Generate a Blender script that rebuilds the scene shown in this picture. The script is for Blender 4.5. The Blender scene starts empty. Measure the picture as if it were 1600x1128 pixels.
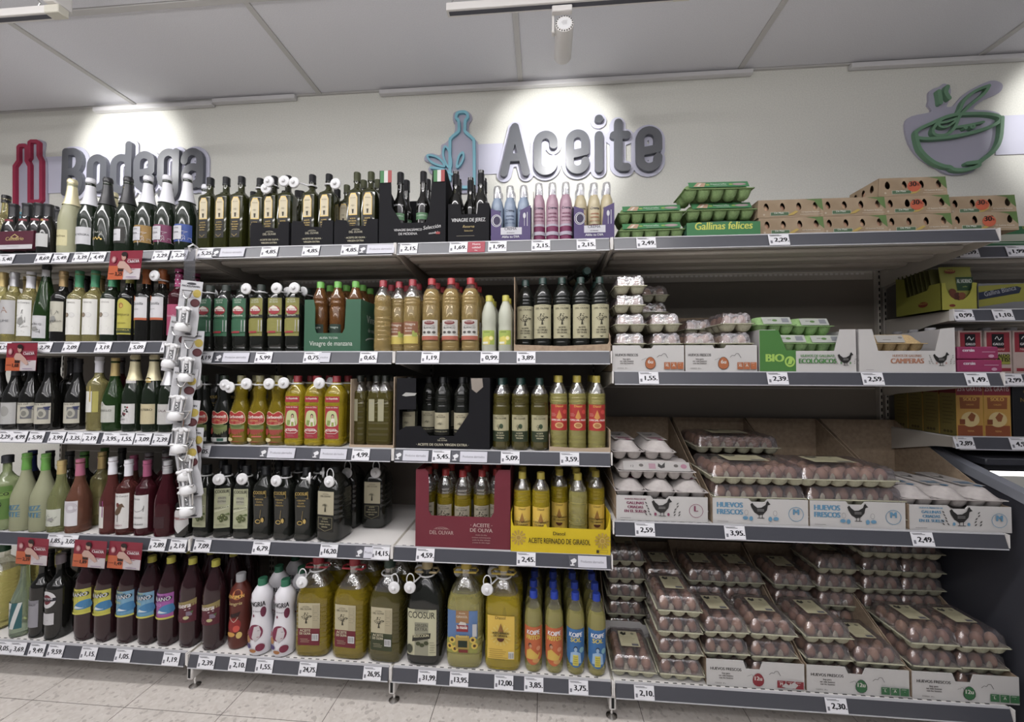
import bpy, math, random
import numpy as np
from mathutils import Vector, Matrix
from mathutils.geometry import tessellate_polygon
SC = bpy.context.scene
COL = SC.collection
rnd = random.Random(11)
pi, sin, cos = math.pi, math.sin, math.cos

# ------------------------------------------------------------------ camera
FPX, YAW, PITCH, ROLL = 606.45, .0803, .0264, .003
EYE = Vector((-.2755, -1.5767, 1.3854))
FW = Vector((-sin(YAW)*cos(PITCH), cos(YAW)*cos(PITCH), sin(PITCH)))
_r = Vector((cos(YAW), sin(YAW), 0)); _u = _r.cross(FW)
RT = cos(ROLL)*_r + sin(ROLL)*_u; UP = -sin(ROLL)*_r + cos(ROLL)*_u
cam = bpy.data.cameras.new('camera'); camo = bpy.data.objects.new('camera', cam); COL.objects.link(camo)
camo.matrix_world = Matrix(((RT.x, UP.x, -FW.x, EYE.x), (RT.y, UP.y, -FW.y, EYE.y), (RT.z, UP.z, -FW.z, EYE.z), (0, 0, 0, 1)))
cam.sensor_fit = 'HORIZONTAL'; cam.sensor_width = 36; cam.lens = FPX/1600*36
cam.clip_start = .02
SC.camera = camo

# ------------------------------------------------------------------ light and exposure
SC.view_settings.view_transform = 'Standard'; SC.view_settings.look = 'None'
SC.view_settings.gamma = 1; SC.view_settings.use_curve_mapping = False
SC.view_settings.exposure = 0
W = bpy.data.worlds.new('world'); SC.world = W; W.use_nodes = True
W.node_tree.nodes['Background'].inputs[0].default_value = (.93, .93, 1, 1)
W.node_tree.nodes['Background'].inputs[1].default_value = .13
def area(name, loc, sx, sy, power, rot=(0, 0, 0), col=(1, .98, .97)):
    l = bpy.data.lights.new(name, 'AREA'); l.shape = 'RECTANGLE'; l.size = sx; l.size_y = sy; l.energy = power; l.color = col
    o = bpy.data.objects.new(name, l); o.location = loc; o.rotation_euler = rot; COL.objects.link(o); return o
# rows of ceiling luminaires over the aisle behind the photographer
area('aisle_light', (-1.6, -1.0, 2.97), 4.4, .16, 54)
area('aisle_light', (-1.7, -2.5, 2.97), 5.2, .16, 46)
area('aisle_light', (-1.7, -4.0, 2.97), 5.2, .16, 38)
# upward fill lights without fixtures, added to brighten the ceiling and upper wall
area('ceiling_fill', (-.9, -1.5, 2.55), 5.5,   .2, 62, (pi, 0, 0))
area('ceiling_fill', (-.9, -3.4, 2.55), 6.0, .2, 88, (pi, 0, 0))
def spot(loc, to, power, ang, blend=.35):
    l = bpy.data.lights.new('sign_spot_light', 'SPOT'); l.energy = power; l.spot_size = ang; l.spot_blend = blend; l.shadow_soft_size = .03
    l.color = (1, .99, .97)
    o = bpy.data.objects.new('sign_spot_light', l); o.location = loc
    o.rotation_euler = (Vector(to)-Vector(loc)).to_track_quat('-Z', 'Y').to_euler(); COL.objects.link(o)
spot((-.193, .10, 2.775), (-.20, .59, 2.68), 17, math.radians(88), .45)
spot((-2.83, .10, 2.79), (-2.83, .59, 2.72), 17, math.radians(86), .45)
spot((2.45, .10, 2.78), (2.45, .59, 2.68), 15, math.radians(86), .45)
SC.cycles.max_bounces = 7; SC.cycles.diffuse_bounces = 3; SC.cycles.glossy_bounces = 3
SC.cycles.transmission_bounces = 5; SC.cycles.transparent_max_bounces = 24
SC.cycles.caustics_reflective = False; SC.cycles.caustics_refractive = False
SC.cycles.use_denoising = True
SC.cycles.sample_clamp_indirect = 4

# ------------------------------------------------------------------ pixel helpers (1600 x 1128 frame)
def ray(x, y): return (x-800)*RT + (564-y)*UP + FPX*FW
def onY(x, y, Y):
    d = ray(x, y); return EYE + d*((Y-EYE.y)/d.y)
def onZ(x, y, Z):
    d = ray(x, y); return EYE + d*((Z-EYE.z)/d.z)
def PX(px, Y, z):            # world X of picture column px at depth Y and height z
    k = (px-800)/FPX; a = RT - k*FW
    return EYE.x - (a.y*(Y-EYE.y) + a.z*(z-EYE.z))/a.x

# ------------------------------------------------------------------ materials
MATS = {}
def mat(name, col, rough=.5, metal=0, trans=0, ior=1.45, coat=0, emit=0, spec=.5, alpha=1):
    if name in MATS: return MATS[name]
    m = bpy.data.materials.new(name); m.use_nodes = True
    b = m.node_tree.nodes['Principled BSDF']
    b.inputs['Base Color'].default_value = (*col, 1); b.inputs['Roughness'].default_value = rough
    b.inputs['Metallic'].default_value = metal; b.inputs['Transmission Weight'].default_value = trans
    b.inputs['IOR'].default_value = ior; b.inputs['Coat Weight'].default_value = coat; b.inputs['Coat Roughness'].default_value = .06
    b.inputs['Specular IOR Level'].default_value = spec
    if alpha < 1: b.inputs['Alpha'].default_value = alpha
    if emit: b.inputs['Emission Color'].default_value = (*col, 1); b.inputs['Emission Strength'].default_value = emit
    m.diffuse_color = (*col, 1)
    MATS[name] = m; return m
def noisy(m, scale, c1, c2, kind='noise', lo=.35, hi=.65, bump=0, detail=3):
    nt = m.node_tree; b = nt.nodes['Principled BSDF']
    tc = nt.nodes.new('ShaderNodeTexCoord')
    n = nt.nodes.new('ShaderNodeTexNoise'); n.inputs['Scale'].default_value = scale; n.inputs['Detail'].default_value = detail
    nt.links.new(tc.outputs['Object'], n.inputs['Vector'])
    r = nt.nodes.new('ShaderNodeValToRGB'); r.color_ramp.elements[0].position = lo; r.color_ramp.elements[1].position = hi
    r.color_ramp.elements[0].color = (*c1, 1); r.color_ramp.elements[1].color = (*c2, 1)
    nt.links.new(n.outputs['Fac'], r.inputs['Fac']); nt.links.new(r.outputs['Color'], b.inputs['Base Color'])
    if bump:
        bp = nt.nodes.new('ShaderNodeBump'); bp.inputs['Strength'].default_value = bump; bp.inputs['Distance'].default_value = .002
        nt.links.new(n.outputs['Fac'], bp.inputs['Height']); nt.links.new(bp.outputs['Normal'], b.inputs['Normal'])
    return m
def film(name, tint, gloss=.16, rough=.12, bump=0, bscale=60, haze=0):
    """clear thin plastic: mostly see-through, a little glossy, same for every kind of ray"""
    if name in MATS: return MATS[name]
    m = bpy.data.materials.new(name); m.use_nodes = True; nt = m.node_tree; nt.nodes.clear()
    out = nt.nodes.new('ShaderNodeOutputMaterial'); mx = nt.nodes.new('ShaderNodeMixShader')
    tr = nt.nodes.new('ShaderNodeBsdfTransparent'); tr.inputs[0].default_value = (*tint, 1)
    gl = nt.nodes.new('ShaderNodeBsdfGlossy'); gl.inputs['Roughness'].default_value = rough; gl.inputs[0].default_value = (1, 1, 1, 1)
    lw = nt.nodes.new('ShaderNodeLayerWeight'); lw.inputs[0].default_value = .3
    mm = nt.nodes.new('ShaderNodeMath'); mm.operation = 'MULTIPLY_ADD'; mm.inputs[1].default_value = .5; mm.inputs[2].default_value = gloss
    nt.links.new(lw.outputs['Facing'], mm.inputs[0]); nt.links.new(mm.outputs[0], mx.inputs[0])
    df = nt.nodes.new('ShaderNodeBsdfDiffuse'); df.inputs[0].default_value = (.60, .55, .60, 1); hz = nt.nodes.new('ShaderNodeMixShader'); hz.inputs[0].default_value = haze
    nt.links.new(tr.outputs[0], hz.inputs[1]); nt.links.new(df.outputs[0], hz.inputs[2]); nt.links.new(hz.outputs[0], mx.inputs[1]); nt.links.new(gl.outputs[0], mx.inputs[2]); nt.links.new(mx.outputs[0], out.inputs[0])
    if bump:
        tc = nt.nodes.new('ShaderNodeTexCoord'); n = nt.nodes.new('ShaderNodeTexNoise'); n.inputs['Scale'].default_value = bscale
        bp = nt.nodes.new('ShaderNodeBump'); bp.inputs['Strength'].default_value = bump; bp.inputs['Distance'].default_value = .004
        nt.links.new(tc.outputs['Object'], n.inputs['Vector']); nt.links.new(n.outputs['Fac'], bp.inputs['Height']); nt.links.new(bp.outputs['Normal'], gl.inputs['Normal'])
    m.diffuse_color = (*tint, .3); MATS[name] = m; return m
def flat(c, rough=.55): 
    """paint or print of hex colour c"""
    n = 'print_'+c
    if n in MATS: return MATS[n]
    v = [int(c[i:i+2], 16)/255 for i in (0, 2, 4)]
    v = [x/12.92 if x <= .04045 else ((x+.055)/1.055)**2.4 for x in v]
    g = .3*v[0]+.6*v[1]+.1*v[2]; v = [(g+(x-g)*.82)*.86 for x in v]
    return mat(n, v, rough)

wallm = noisy(mat('wall_paint', (.74, .735, .68), .85), 140, (.70, .70, .645), (.77, .765, .71), bump=.15)
ceilm = noisy(mat('ceiling_tile', (.5, .5, .55), .9), 300, (.66, .66, .70), (.74, .74, .78), bump=.1)
gridm = mat('grid_bar', (.52, .51, .50), .6)
trimm = mat('trim_white', (.66, .65, .66), .5)
steel = mat('shelf_steel', (.46, .43, .38), .45)
steelw = mat('shelf_top', (.66, .64, .62), .4)
steeld = mat('back_panel_steel', (.22, .195, .165), .5)
rail = mat('price_rail_grey', (.060, .062, .074), .30)
railedge = mat('rail_edge', (.42, .42, .44), .35)
chrome = mat('chrome', (.7, .7, .7), .2, 1)
whitep = mat('white_plastic', (.78, .78, .79), .35)
tagw = mat('tag_plastic', (.62, .62, .63), .4)
dark = mat('dark_gap', (.01, .01, .01), .8)
darkg = mat('dark_panel', (.035, .036, .045), .5)

# ------------------------------------------------------------------ mesh builder
class MB:
    def __init__(s): s.v = []; s.f = []; s.mi = []; s.mats = []
    def m(s, mt):
        if mt not in s.mats: s.mats.append(mt)
        return s.mats.index(mt)
    def add(s, vs, fs, mt):
        b = len(s.v); k = s.m(mt); s.v += [tuple(v) for v in vs]
        for f in fs: s.f.append([b+i for i in f]); s.mi.append(k)
        return s
    def build(s, name, ang=38):
        me = bpy.data.meshes.new(name); me.from_pydata(s.v, [], s.f)
        for x in s.mats: me.materials.append(x)
        me.polygons.foreach_set('material_index', s.mi)
        me.polygons.foreach_set('use_smooth', [bool(ang)]*len(s.f)); me.update()
        if ang: me.set_sharp_from_angle(angle=math.radians(ang))
        return me
    def box(s, x0, y0, z0, x1, y1, z1, mt, bev=0):
        if bev:
            e = bev; vs = []; ids = {}
            for i, (X, sx) in enumerate(((x0, 1), (x1, -1))):
                for j, (Y, sy) in enumerate(((y0, 1), (y1, -1))):
                    for k, (Z, sz) in enumerate(((z0, 1), (z1, -1))):
                        for a in range(3):
                            ids[i, j, k, a] = len(vs)
                            vs.append((X+(0 if a == 0 else sx*e), Y+(0 if a == 1 else sy*e), Z+(0 if a == 2 else sz*e)))
            fs = []
            I = ids
            for i in (0, 1): fs.append([I[i, 0, 0, 0], I[i, 0, 1, 0], I[i, 1, 1, 0], I[i, 1, 0, 0]][::(1 if i == 0 else -1)])
            for j in (0, 1): fs.append([I[0, j, 0, 1], I[1, j, 0, 1], I[1, j, 1, 1], I[0, j, 1, 1]][::(1 if j == 0 else -1)])
            for k in (0, 1): fs.append([I[0, 0, k, 2], I[0, 1, k, 2], I[1, 1, k, 2], I[1, 0, k, 2]][::(1 if k == 0 else -1)])
            for j in (0, 1):
                for k in (0, 1): fs.append([I[0, j, k, 1], I[1, j, k, 1], I[1, j, k, 2], I[0, j, k, 2]][::(1 if j != k else -1)])
            for i in (0, 1):
                for k in (0, 1): fs.append([I[i, 0, k, 0], I[i, 1, k, 0], I[i, 1, k, 2], I[i, 0, k, 2]][::(1 if i == k else -1)])
                for j in (0, 1): fs.append([I[i, j, 0, 0], I[i, j, 1, 0], I[i, j, 1, 1], I[i, j, 0, 1]][::(1 if i != j else -1)])
                for j in (0, 1):
                    for k in (0, 1): fs.append([I[i, j, k, 0], I[i, j, k, 1], I[i, j, k, 2]][::(1 if (i+j+k) % 2 == 1 else -1)])
            return s.add(vs, fs, mt)
        v = [(x, y, z) for x in (x0, x1) for y in (y0, y1) for z in (z0, z1)]
        return s.add(v, [(0, 1, 3, 2), (4, 6, 7, 5), (0, 4, 5, 1), (2, 3, 7, 6), (0, 2, 6, 4), (1, 5, 7, 3)], mt)
    def rings(s, R, mt, seg=24, c0=True, c1=True, off=(0, 0, 0)):
        """loft of superellipse rings (hx, hy, z, n)"""
        vs = []; fs = []
        for hx, hy, z, n in R:
            for i in range(seg):
                t = 2*pi*i/seg; c, q = cos(t), sin(t)
                k = (abs(c)**n+abs(q)**n)**(-1/n) if n != 2 else 1
                vs.append((off[0]+hx*c*k, off[1]+hy*q*k, off[2]+z))
        for j in range(len(R)-1):
            for i in range(seg):
                a = j*seg+i; b = j*seg+(i+1) % seg; fs.append((a, b, b+seg, a+seg))
        if c0: fs.append(list(range(seg))[::-1])
        if c1: fs.append([(len(R)-1)*seg+i for i in range(seg)])
        return s.add(vs, fs, mt)
    def lathe(s, P, mt, seg=20, off=(0, 0, 0), c0=True, c1=True): return s.rings([(r, r, z, 2) for r, z in P], mt, seg, c0, c1, off)
    def tube(s, pts, r, mt, seg=6, closed=False):
        pts = [Vector(p) for p in pts]; n = len(pts); vs = []; fs = []
        prev = None
        for i, p in enumerate(pts):
            if closed: t = pts[(i+1) % n]-pts[i-1]
            else: t = pts[min(i+1, n-1)]-pts[max(i-1, 0)]
            t.normalize()
            if prev is None: prev = t.orthogonal().normalized()
            a = (prev-t*prev.dot(t)).normalized(); b = t.cross(a); prev = a
            for k in range(seg):
                w = 2*pi*k/seg; vs.append(p+(a*cos(w)+b*sin(w))*r)
        for i in range(n if closed else n-1):
            for k in range(seg):
                a = i*seg+k; b = i*seg+(k+1) % seg; c = ((i+1) % n)*seg
                fs.append((a, b, c+(k+1) % seg, c+k))
        if not closed: fs.append(list(range(seg))[::-1]); fs.append([(n-1)*seg+i for i in range(seg)])
        return s.add(vs, fs, mt)
    def prism(s, poly, y0, y1, mt, mp=None):
        """poly in x,z extruded from y0 (front) to y1; mp maps (x,y,z)"""
        mp = mp or (lambda x, y, z: (x, y, z)); n = len(poly)
        tr = tessellate_polygon([[Vector((x, z, 0)) for x, z in poly]])
        vs = [mp(x, y0, z) for x, z in poly]+[mp(x, y1, z) for x, z in poly]
        fs = [list(t) for t in tr]+[[i+n for i in t][::-1] for t in tr]
        fs += [(i, (i+1) % n, (i+1) % n+n, i+n) for i in range(n)]
        return s.add(vs, fs, mt)
    def stroke(s, pts, w, y0, y1, mt, closed=False, mp=None, caps=True):
        """ribbon of width w along a path in x,z, extruded y0..y1, round ends"""
        mp = mp or (lambda x, y, z: (x, y, z)); P = [Vector(p) for p in pts]; n = len(P); L = []; R_ = []
        for i in range(n):
            a = P[i-1] if (closed or i) else P[i]; b = P[(i+1) % n] if (closed or i < n-1) else P[i]
            d1 = (P[i]-a); d2 = (b-P[i])
            if d1.length < 1e-9: d1 = d2
            if d2.length < 1e-9: d2 = d1
            d1.normalize(); d2.normalize(); t = (d1+d2)
            if t.length < 1e-6: t = d1
            t.normalize(); nn = Vector((-t.y, t.x)); c = max(.5, nn.dot(Vector((-d1.y, d1.x))))
            L.append(P[i]+nn*w/2/c); R_.append(P[i]-nn*w/2/c)
        if not closed and caps:
            def cap(c, t):
                a0 = math.atan2(t.y, t.x); return [c+Vector((cos(a0+q), sin(a0+q)))*w/2 for q in (pi/3, pi/6, 0, -pi/6, -pi/3)]
            e = cap(P[-1], (P[-1]-P[-2])); b = cap(P[0], (P[0]-P[1]))
            poly = L+e+R_[::-1]+b
            m = len(poly); vs = [mp(p.x, y0, p.y) for p in poly]+[mp(p.x, y1, p.y) for p in poly]
            fs = [(i, i+1, m-6-i+0, m-5-i-0-0) for i in ()]
            idx = list(range(n)); ridx = [n+5+(n-1-i) for i in range(n)]
            for o in (0, m):
                q = []
                for i in range(n-1): q.append([idx[i]+o, idx[i+1]+o, ridx[i+1]+o, ridx[i]+o])
                q.append([n-1+o]+[n+j+o for j in range(5)]+[n+5+o])
                q.append([0+o, ridx[0]+o]+[2*n+5+j+o for j in range(5)])
                fs += q
            fs += [(i, (i+1) % m, (i+1) % m+m, i+m) for i in range(m)]
            return s.add(vs, fs, mt)
        vs = [mp(p.x, y0, p.y) for p in L]+[mp(p.x, y0, p.y) for p in R_]+[mp(p.x, y1, p.y) for p in L]+[mp(p.x, y1, p.y) for p in R_]
        fs = []
        for i in range(n if closed else n-1):
            j = (i+1) % n
            fs += [(i, j, n+j, n+i), (2*n+i, 3*n+i, 3*n+j, 2*n+j), (i, 2*n+i, 2*n+j, j), (n+i, n+j, 3*n+j, 3*n+i)]
        if not closed: fs += [(0, n, 3*n, 2*n), (n-1, 3*n-1, 4*n-1, 2*n-1)]
        return s.add(vs, fs, mt)

def arc(cx, cz, rx, rz, a0, a1, n=10):
    return [(cx+rx*cos(math.radians(a0+(a1-a0)*i/n)), cz+rz*sin(math.radians(a0+(a1-a0)*i/n))) for i in range(n+1)]
def spl(pts, n=6, closed=False):
    """Catmull-Rom through 2-D points"""
    P = [Vector(p) for p in pts]; m = len(P); out = []
    for i in range(m if closed else m-1):
        p0 = P[(i-1) % m] if closed or i else P[0]; p1 = P[i]; p2 = P[(i+1) % m]; p3 = P[(i+2) % m] if closed or i < m-2 else P[-1]
        for k in range(n):
            t = k/n; out.append(tuple(.5*((2*p1)+(p2-p0)*t+(2*p0-5*p1+4*p2-p3)*t*t+(3*p1-p0-3*p2+p3)*t**3)))
    if not closed: out.append(tuple(P[-1]))
    return out

# ------------------------------------------------------------------ lettering
_TX = {}
def text_geo(s, bold):
    k = (s, bold)
    if k not in _TX:
        c = bpy.data.curves.new('t', 'FONT'); c.body = s; c.resolution_u = 3; c.offset = 0; c.align_x = 'CENTER'
        o = bpy.data.objects.new('t', c); me = o.to_mesh()
        vs = [(v.co.x, v.co.y) for v in me.vertices]; fs = [list(p.vertices) for p in me.polygons]
        xs = [v[0] for v in vs] or [0]; w = (min(xs), max(xs))
        o.to_mesh_clear(); bpy.data.objects.remove(o); bpy.data.curves.remove(c)
        _TX[k] = (vs, fs, w)
    return _TX[k]
class Art:
    """flat print laid on a mapped surface mp(u, v, off)"""
    def __init__(s, mb, mp, o=.0004, dh=.00018): s.mb, s.mp, s.o, s.dh = mb, mp, o, dh
    def up(s): s.o += s.dh; return s.o
    def cols(s, xs, lo, hi, mt, nz=1):
        o = s.up(); vs = []; fs = []
        for x in xs:
            a, b = lo(x), hi(x)
            for k in range(nz+1): vs.append(s.mp(x, a+(b-a)*k/nz, o))
        for i in range(len(xs)-1):
            for k in range(nz):
                a = i*(nz+1)+k; b = a+nz+1; fs.append((a, b, b+1, a+1))
        s.mb.add(vs, fs, mt if not isinstance(mt, str) else flat(mt))
    def rect(s, x0, y0, x1, y1, mt, n=None, nz=1):
        n = n or max(1, int(abs(x1-x0)/.008)); s.cols([x0+(x1-x0)*i/n for i in range(n+1)], lambda x: y0, lambda x: y1, mt, nz)
    def ell(s, cx, cy, rx, ry, mt, n=12):
        f = lambda x: ry*math.sqrt(max(0, 1-((x-cx)/rx)**2)); s.cols([cx-rx*cos(pi*i/n) for i in range(n+1)], lambda x: cy-f(x), lambda x: cy+f(x), mt)
    def poly(s, pts, mt):
        o = s.up(); tr = [list(t) for t in tessellate_polygon([[Vector((x, y, 0)) for x, y in pts]])]; pts = list(pts); k = 0; mid = {}
        while k < len(tr) and len(tr) < 600:      # split wide triangles so the print follows curved skins
            t = tr[k]; e = max(((abs(pts[t[i]][0]-pts[t[(i+1) % 3]][0]), i) for i in range(3)))
            if e[0] > .009:
                i = e[1]; a, b, c = t[i], t[(i+1) % 3], t[(i+2) % 3]; q = (min(a, b), max(a, b))
                if q not in mid: mid[q] = len(pts); pts.append(((pts[a][0]+pts[b][0])/2, (pts[a][1]+pts[b][1])/2))
                m = mid[q]; tr[k] = [a, m, c]; tr.append([m, b, c])
            else: k += 1
        s.mb.add([s.mp(x, y, o) for x, y in pts], tr, mt if not isinstance(mt, str) else flat(mt))
    def line(s, pts, w, mt, closed=False):
        o = s.up(); t = MB(); t.stroke(pts, w, 0, 0, dark, closed, caps=False); n = len(pts)
        fs = [(i, (i+1) % n, n+(i+1) % n, n+i) for i in range(n if closed else n-1)]
        s.mb.add([s.mp(v[0], v[2], o) for v in t.v[:2*n]], fs, mt if not isinstance(mt, str) else flat(mt))
    def text(s, t, cx, cy, h, mt, w=None, al='c', bold=.012, rot=0, sl=0, sx=1):
        if bold > 0:   # heavier strokes: the same letters laid two or three times, slightly shifted
            b = min(bold, .06)*1.5*h
            for d in ((-1, 0, 1) if bold > .016 else (-.8, .8)): s.text(t, cx+d*b*cos(rot), cy+d*b*sin(rot), h, mt, w, al, 0, rot, sl, sx)
            return
        vs, fs, (a, b) = text_geo(t, bold); k = h/.70; kx = k*sx
        if w and (b-a)*kx > w: kx = w/(b-a)
        mid = (a+b)/2 if al == 'c' else (a if al == 'l' else b); o = s.up(); cr, sr = cos(rot), sin(rot); out = []
        for x, y in vs:
            X = (x-mid)*kx+y*k*sl; Y = y*k; out.append(s.mp(cx+X*cr-Y*sr, cy+X*sr+Y*cr, o))
        s.mb.add(out, fs, mt if not isinstance(mt, str) else flat(mt))
    def lines(s, x0, x1, y, n, dy, mt, h=.0012, seed=1):
        """rows of unreadably small print"""
        r = random.Random(seed)
        for i in range(n):
            s.o -= s.dh*.9; s.rect(x0+r.random()*.1*(x1-x0), y-i*dy-h, x1-r.random()*.3*(x1-x0), y-i*dy, mt, 1)
def plane_map(O, U, V, N):
    O, U, V, N = map(Vector, (O, U, V, N)); return lambda u, v, o: tuple(O+U*u+V*v+N*o)

# ------------------------------------------------------------------ objects
def ob(name, me, parent=None, loc=(0, 0, 0), rot=(0, 0, 0), label=None, kind=None):
    o = bpy.data.objects.new(name, me); COL.objects.link(o); o.location = loc; o.rotation_euler = rot
    if parent: o.parent = parent
    if label: o['label'] = label
    if kind: o['kind'] = kind
    return o
def tag(o, label, cat, group=None):
    o['label'] = label; o['category'] = cat
    if group: o['group'] = group
    return o
def thing(name, label, cat, loc=(0, 0, 0), rot=(0, 0, 0), group=None, parts=None, sc=(1, 1, 1)):
    """a thing at loc; parts = [(name, mesh, [subparts]) or (name, mesh, [subparts], label)] share mesh data between copies"""
    t = ob(name, None, None, loc, rot); tag(t, label, cat, group); t.scale = sc
    for p in parts or []:
        c = ob(p[0], p[1], t, label=p[3] if len(p) > 3 else None)
        for q in p[2]: ob(q[0], q[1], c)
    return t
def single(name, me, label, cat, loc=(0, 0, 0), rot=(0, 0, 0), group=None):
    return tag(ob(name, me, None, loc, rot), label, cat, group)

# ================================================================== room
def struct(name, me, parent=None, loc=(0, 0, 0)): 
    o = ob(name, me, parent, loc)
    if not parent: o['kind'] = 'structure'
    return o
FX0, FX1, FY0 = -5.2, 3.6, -4.9
WY = .60; CZ = 3.03
struct('wall_back', MB().box(FX0, WY, 0, FX1, WY+.1, CZ+.1, wallm).build('wall'))
# ceiling: lay-in tiles in a grid of bars
ceil = struct('ceiling', MB().box(FX0, FY0, CZ+.03, FX1, WY+.1, CZ+.06, ceilm).build('ceiling'))
tile = MB().box(-.585, -.285, 0, .585, .285, .02, ceilm, .002).build('ceiling_tile')
bary = MB().box(-.0135, -.6, -.002, .0135, .6, .02, gridm).build('bar')
for i in range(-4, 4):
    x = .79+1.196*i
    if x < FX1: 
        for j in range(5): ob('ceiling_bar', bary, ceil, (x, WY-.6-1.2*j, CZ-.001))
    for j in range(9):
        if FX0+.1 < x+.598 < FX1: ob('ceiling_tile', tile, ceil, (x+.598, WY-.3-.6*j, CZ+.001+rnd.uniform(0, .003)))
for j in range(9):
    ob('ceiling_cross_bar', MB().box(FX0, -.0135, -.002, FX1, .0135, .019, gridm).build('bar') if j == 0 else bpy.data.objects['ceiling_cross_bar'].data, ceil, (0, WY-.6*j, CZ-.002))
# worn edge trims between wall and ceiling
def topx(px): return onY(px, 150, WY-.03).x
for n, (a, b, dz) in enumerate(((145, 331, -.03), (331, 460, -.018), (592, 1178, -.022), (1332, 1680, -.022))):
    struct('trim_%d' % (n+1), MB().box(topx(a), WY-.032, CZ-.028+dz+.016, topx(b), WY-.002, CZ+.002+dz+.012, trimm, .003).build('trim'))
# floor: vinyl stone-chip tiles
fl = mat('floor_vinyl', (.5, .46, .42), .38)
nt = fl.node_tree; b = nt.nodes['Principled BSDF']; tc = nt.nodes.new('ShaderNodeTexCoord')
vo = nt.nodes.new('ShaderNodeTexVoronoi'); vo.inputs['Scale'].default_value = 85; nt.links.new(tc.outputs['Object'], vo.inputs['Vector'])
r1 = nt.nodes.new('ShaderNodeValToRGB'); e = r1.color_ramp; e.interpolation = 'CONSTANT'
e.elements[0].position = 0; e.elements[0].color = (.16, .13, .11, 1); e.elements[1].position = .07; e.elements[1].color = (.42, .37, .33, 1)
for p, c in ((.18, (.50, .455, .41)), (.5, (.56, .52, .475)), (.82, (.62, .58, .54))):
    q = e.elements.new(p); q.color = (*c, 1)
sp = nt.nodes.new('ShaderNodeSeparateColor'); nt.links.new(vo.outputs['Color'], sp.inputs[0]); nt.links.new(sp.outputs[0], r1.inputs[0])
no = nt.nodes.new('ShaderNodeTexNoise'); no.inputs['Scale'].default_value = 9; nt.links.new(tc.outputs['Object'], no.inputs['Vector'])
mx = nt.nodes.new('ShaderNodeMix'); mx.data_type = 'RGBA'; mx.blend_type = 'MULTIPLY'; mx.inputs[0].default_value = .35
nt.links.new(r1.outputs[0], mx.inputs[6]); nt.links.new(no.outputs['Fac'], mx.inputs[7])
ms = nt.nodes.new('ShaderNodeMix'); ms.data_type = 'RGBA'; ms.inputs[0].default_value = .55; ms.inputs[7].default_value = (.64, .60, .56, 1)
nt.links.new(mx.outputs[2], ms.inputs[6]); nt.links.new(ms.outputs[2], b.inputs['Base Color'])
joint = mat('floor_joint', (.07, .06, .05), .7)
floor = struct('floor', MB().box(FX0, FY0, -.05, FX1, WY+.1, -.0012, joint).build('floor'))
TS = .4225
for i in range(-8, 9):
    for j in range(-11, 3):
        w = TS/2-.0014; x = -1.989+TS*(i+.5); y = -.077+TS*(j+.5)
        if FX0 < x < FX1 and FY0 < y < WY: 
            # chips must differ from tile to tile, so each tile keeps its own place in object space
            ob('floor_tile', MB().box(x-w, y-w, -.004, x+w, min(y+w, WY), 0, fl).build('floor_tile'), floor)

# ================================================================== wall signs
lav = mat('sign_lavender', (.46, .45, .55), .6)
lav2 = mat('sign_band', (.60, .60, .72), .6)
slate = mat('sign_slate', (.10, .105, .12), .38, spec=.9)
SY = WY-.001
def S(p): v = onY(p[0], p[1], SY-.02); return (v.x, v.z)
def letter(parent, paths, w=.044): ob('letter', solid(paths, w, SY-.030, SY-.008, slate).build('letter', 0), parent)
def solid(paths, w, y0, y1, mt, res=.0035):
    """one clean plate covering all strokes of width w: contour of their distance field"""
    P = []
    for pts, cl in paths:
        q = list(pts)+([pts[0]] if cl else []); P += [(q[i], q[i+1]) for i in range(len(q)-1)]
    A_ = np.array([p[0] for p in P]); B_ = np.array([p[1] for p in P]); r = w/2
    lo = np.minimum(A_.min(0), B_.min(0))-r-2*res; hi = np.maximum(A_.max(0), B_.max(0))+r+2*res
    X = np.arange(lo[0], hi[0]+res, res); Z = np.arange(lo[1], hi[1]+res, res); gx, gz = np.meshgrid(X, Z, indexing='ij'); D = np.full(gx.shape, 9.)
    for a, b in zip(A_, B_):
        d = b-a; L = max(1e-12, d@d); t = np.clip(((gx-a[0])*d[0]+(gz-a[1])*d[1])/L, 0, 1); D = np.minimum(D, np.hypot(gx-a[0]-t*d[0], gz-a[1]-t*d[1]))
    F = r-D; vs = []; ids = {}; fs = []
    def gv(i, j):
        k = (i, j)
        if k not in ids: ids[k] = len(vs); vs.append((X[i], Z[j]))
        return ids[k]
    def ev(a, b):
        k = (a, b) if a < b else (b, a)
        if k not in ids: t = F[a]/(F[a]-F[b]); ids[k] = len(vs); vs.append((X[a[0]]+(X[b[0]]-X[a[0]])*t, Z[a[1]]+(Z[b[1]]-Z[a[1]])*t))
        return ids[k]
    walls = []
    for i in range(len(X)-1):
        for j in range(len(Z)-1):
            c = [(i, j), (i+1, j), (i+1, j+1), (i, j+1)]; s_ = [F[k] > 0 for k in c]
            if not any(s_): continue
            poly = []; cut = []
            for k in range(4):
                a, b = c[k], c[(k+1) % 4]
                if s_[k]: poly.append(gv(*a))
                if s_[k] != s_[(k+1) % 4]: e = ev(a, b); poly.append(e); cut.append(e)
            if len(poly) > 2: fs.append(poly)
            if len(cut) == 2: walls.append(tuple(cut))
    n = len(vs); V = [(x, y0, z) for x, z in vs]+[(x, y1, z) for x, z in vs]
    return MB().add(V, fs+[(a, b, b+n, a+n) for a, b in walls], mt)
def LP(x0, x1, zb, zt):   # glyph frame -> pixel-free local mapping: u in 0..1, v in 0..1
    return lambda u, v: (x0+(x1-x0)*u, zb+(zt-zb)*v)
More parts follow.
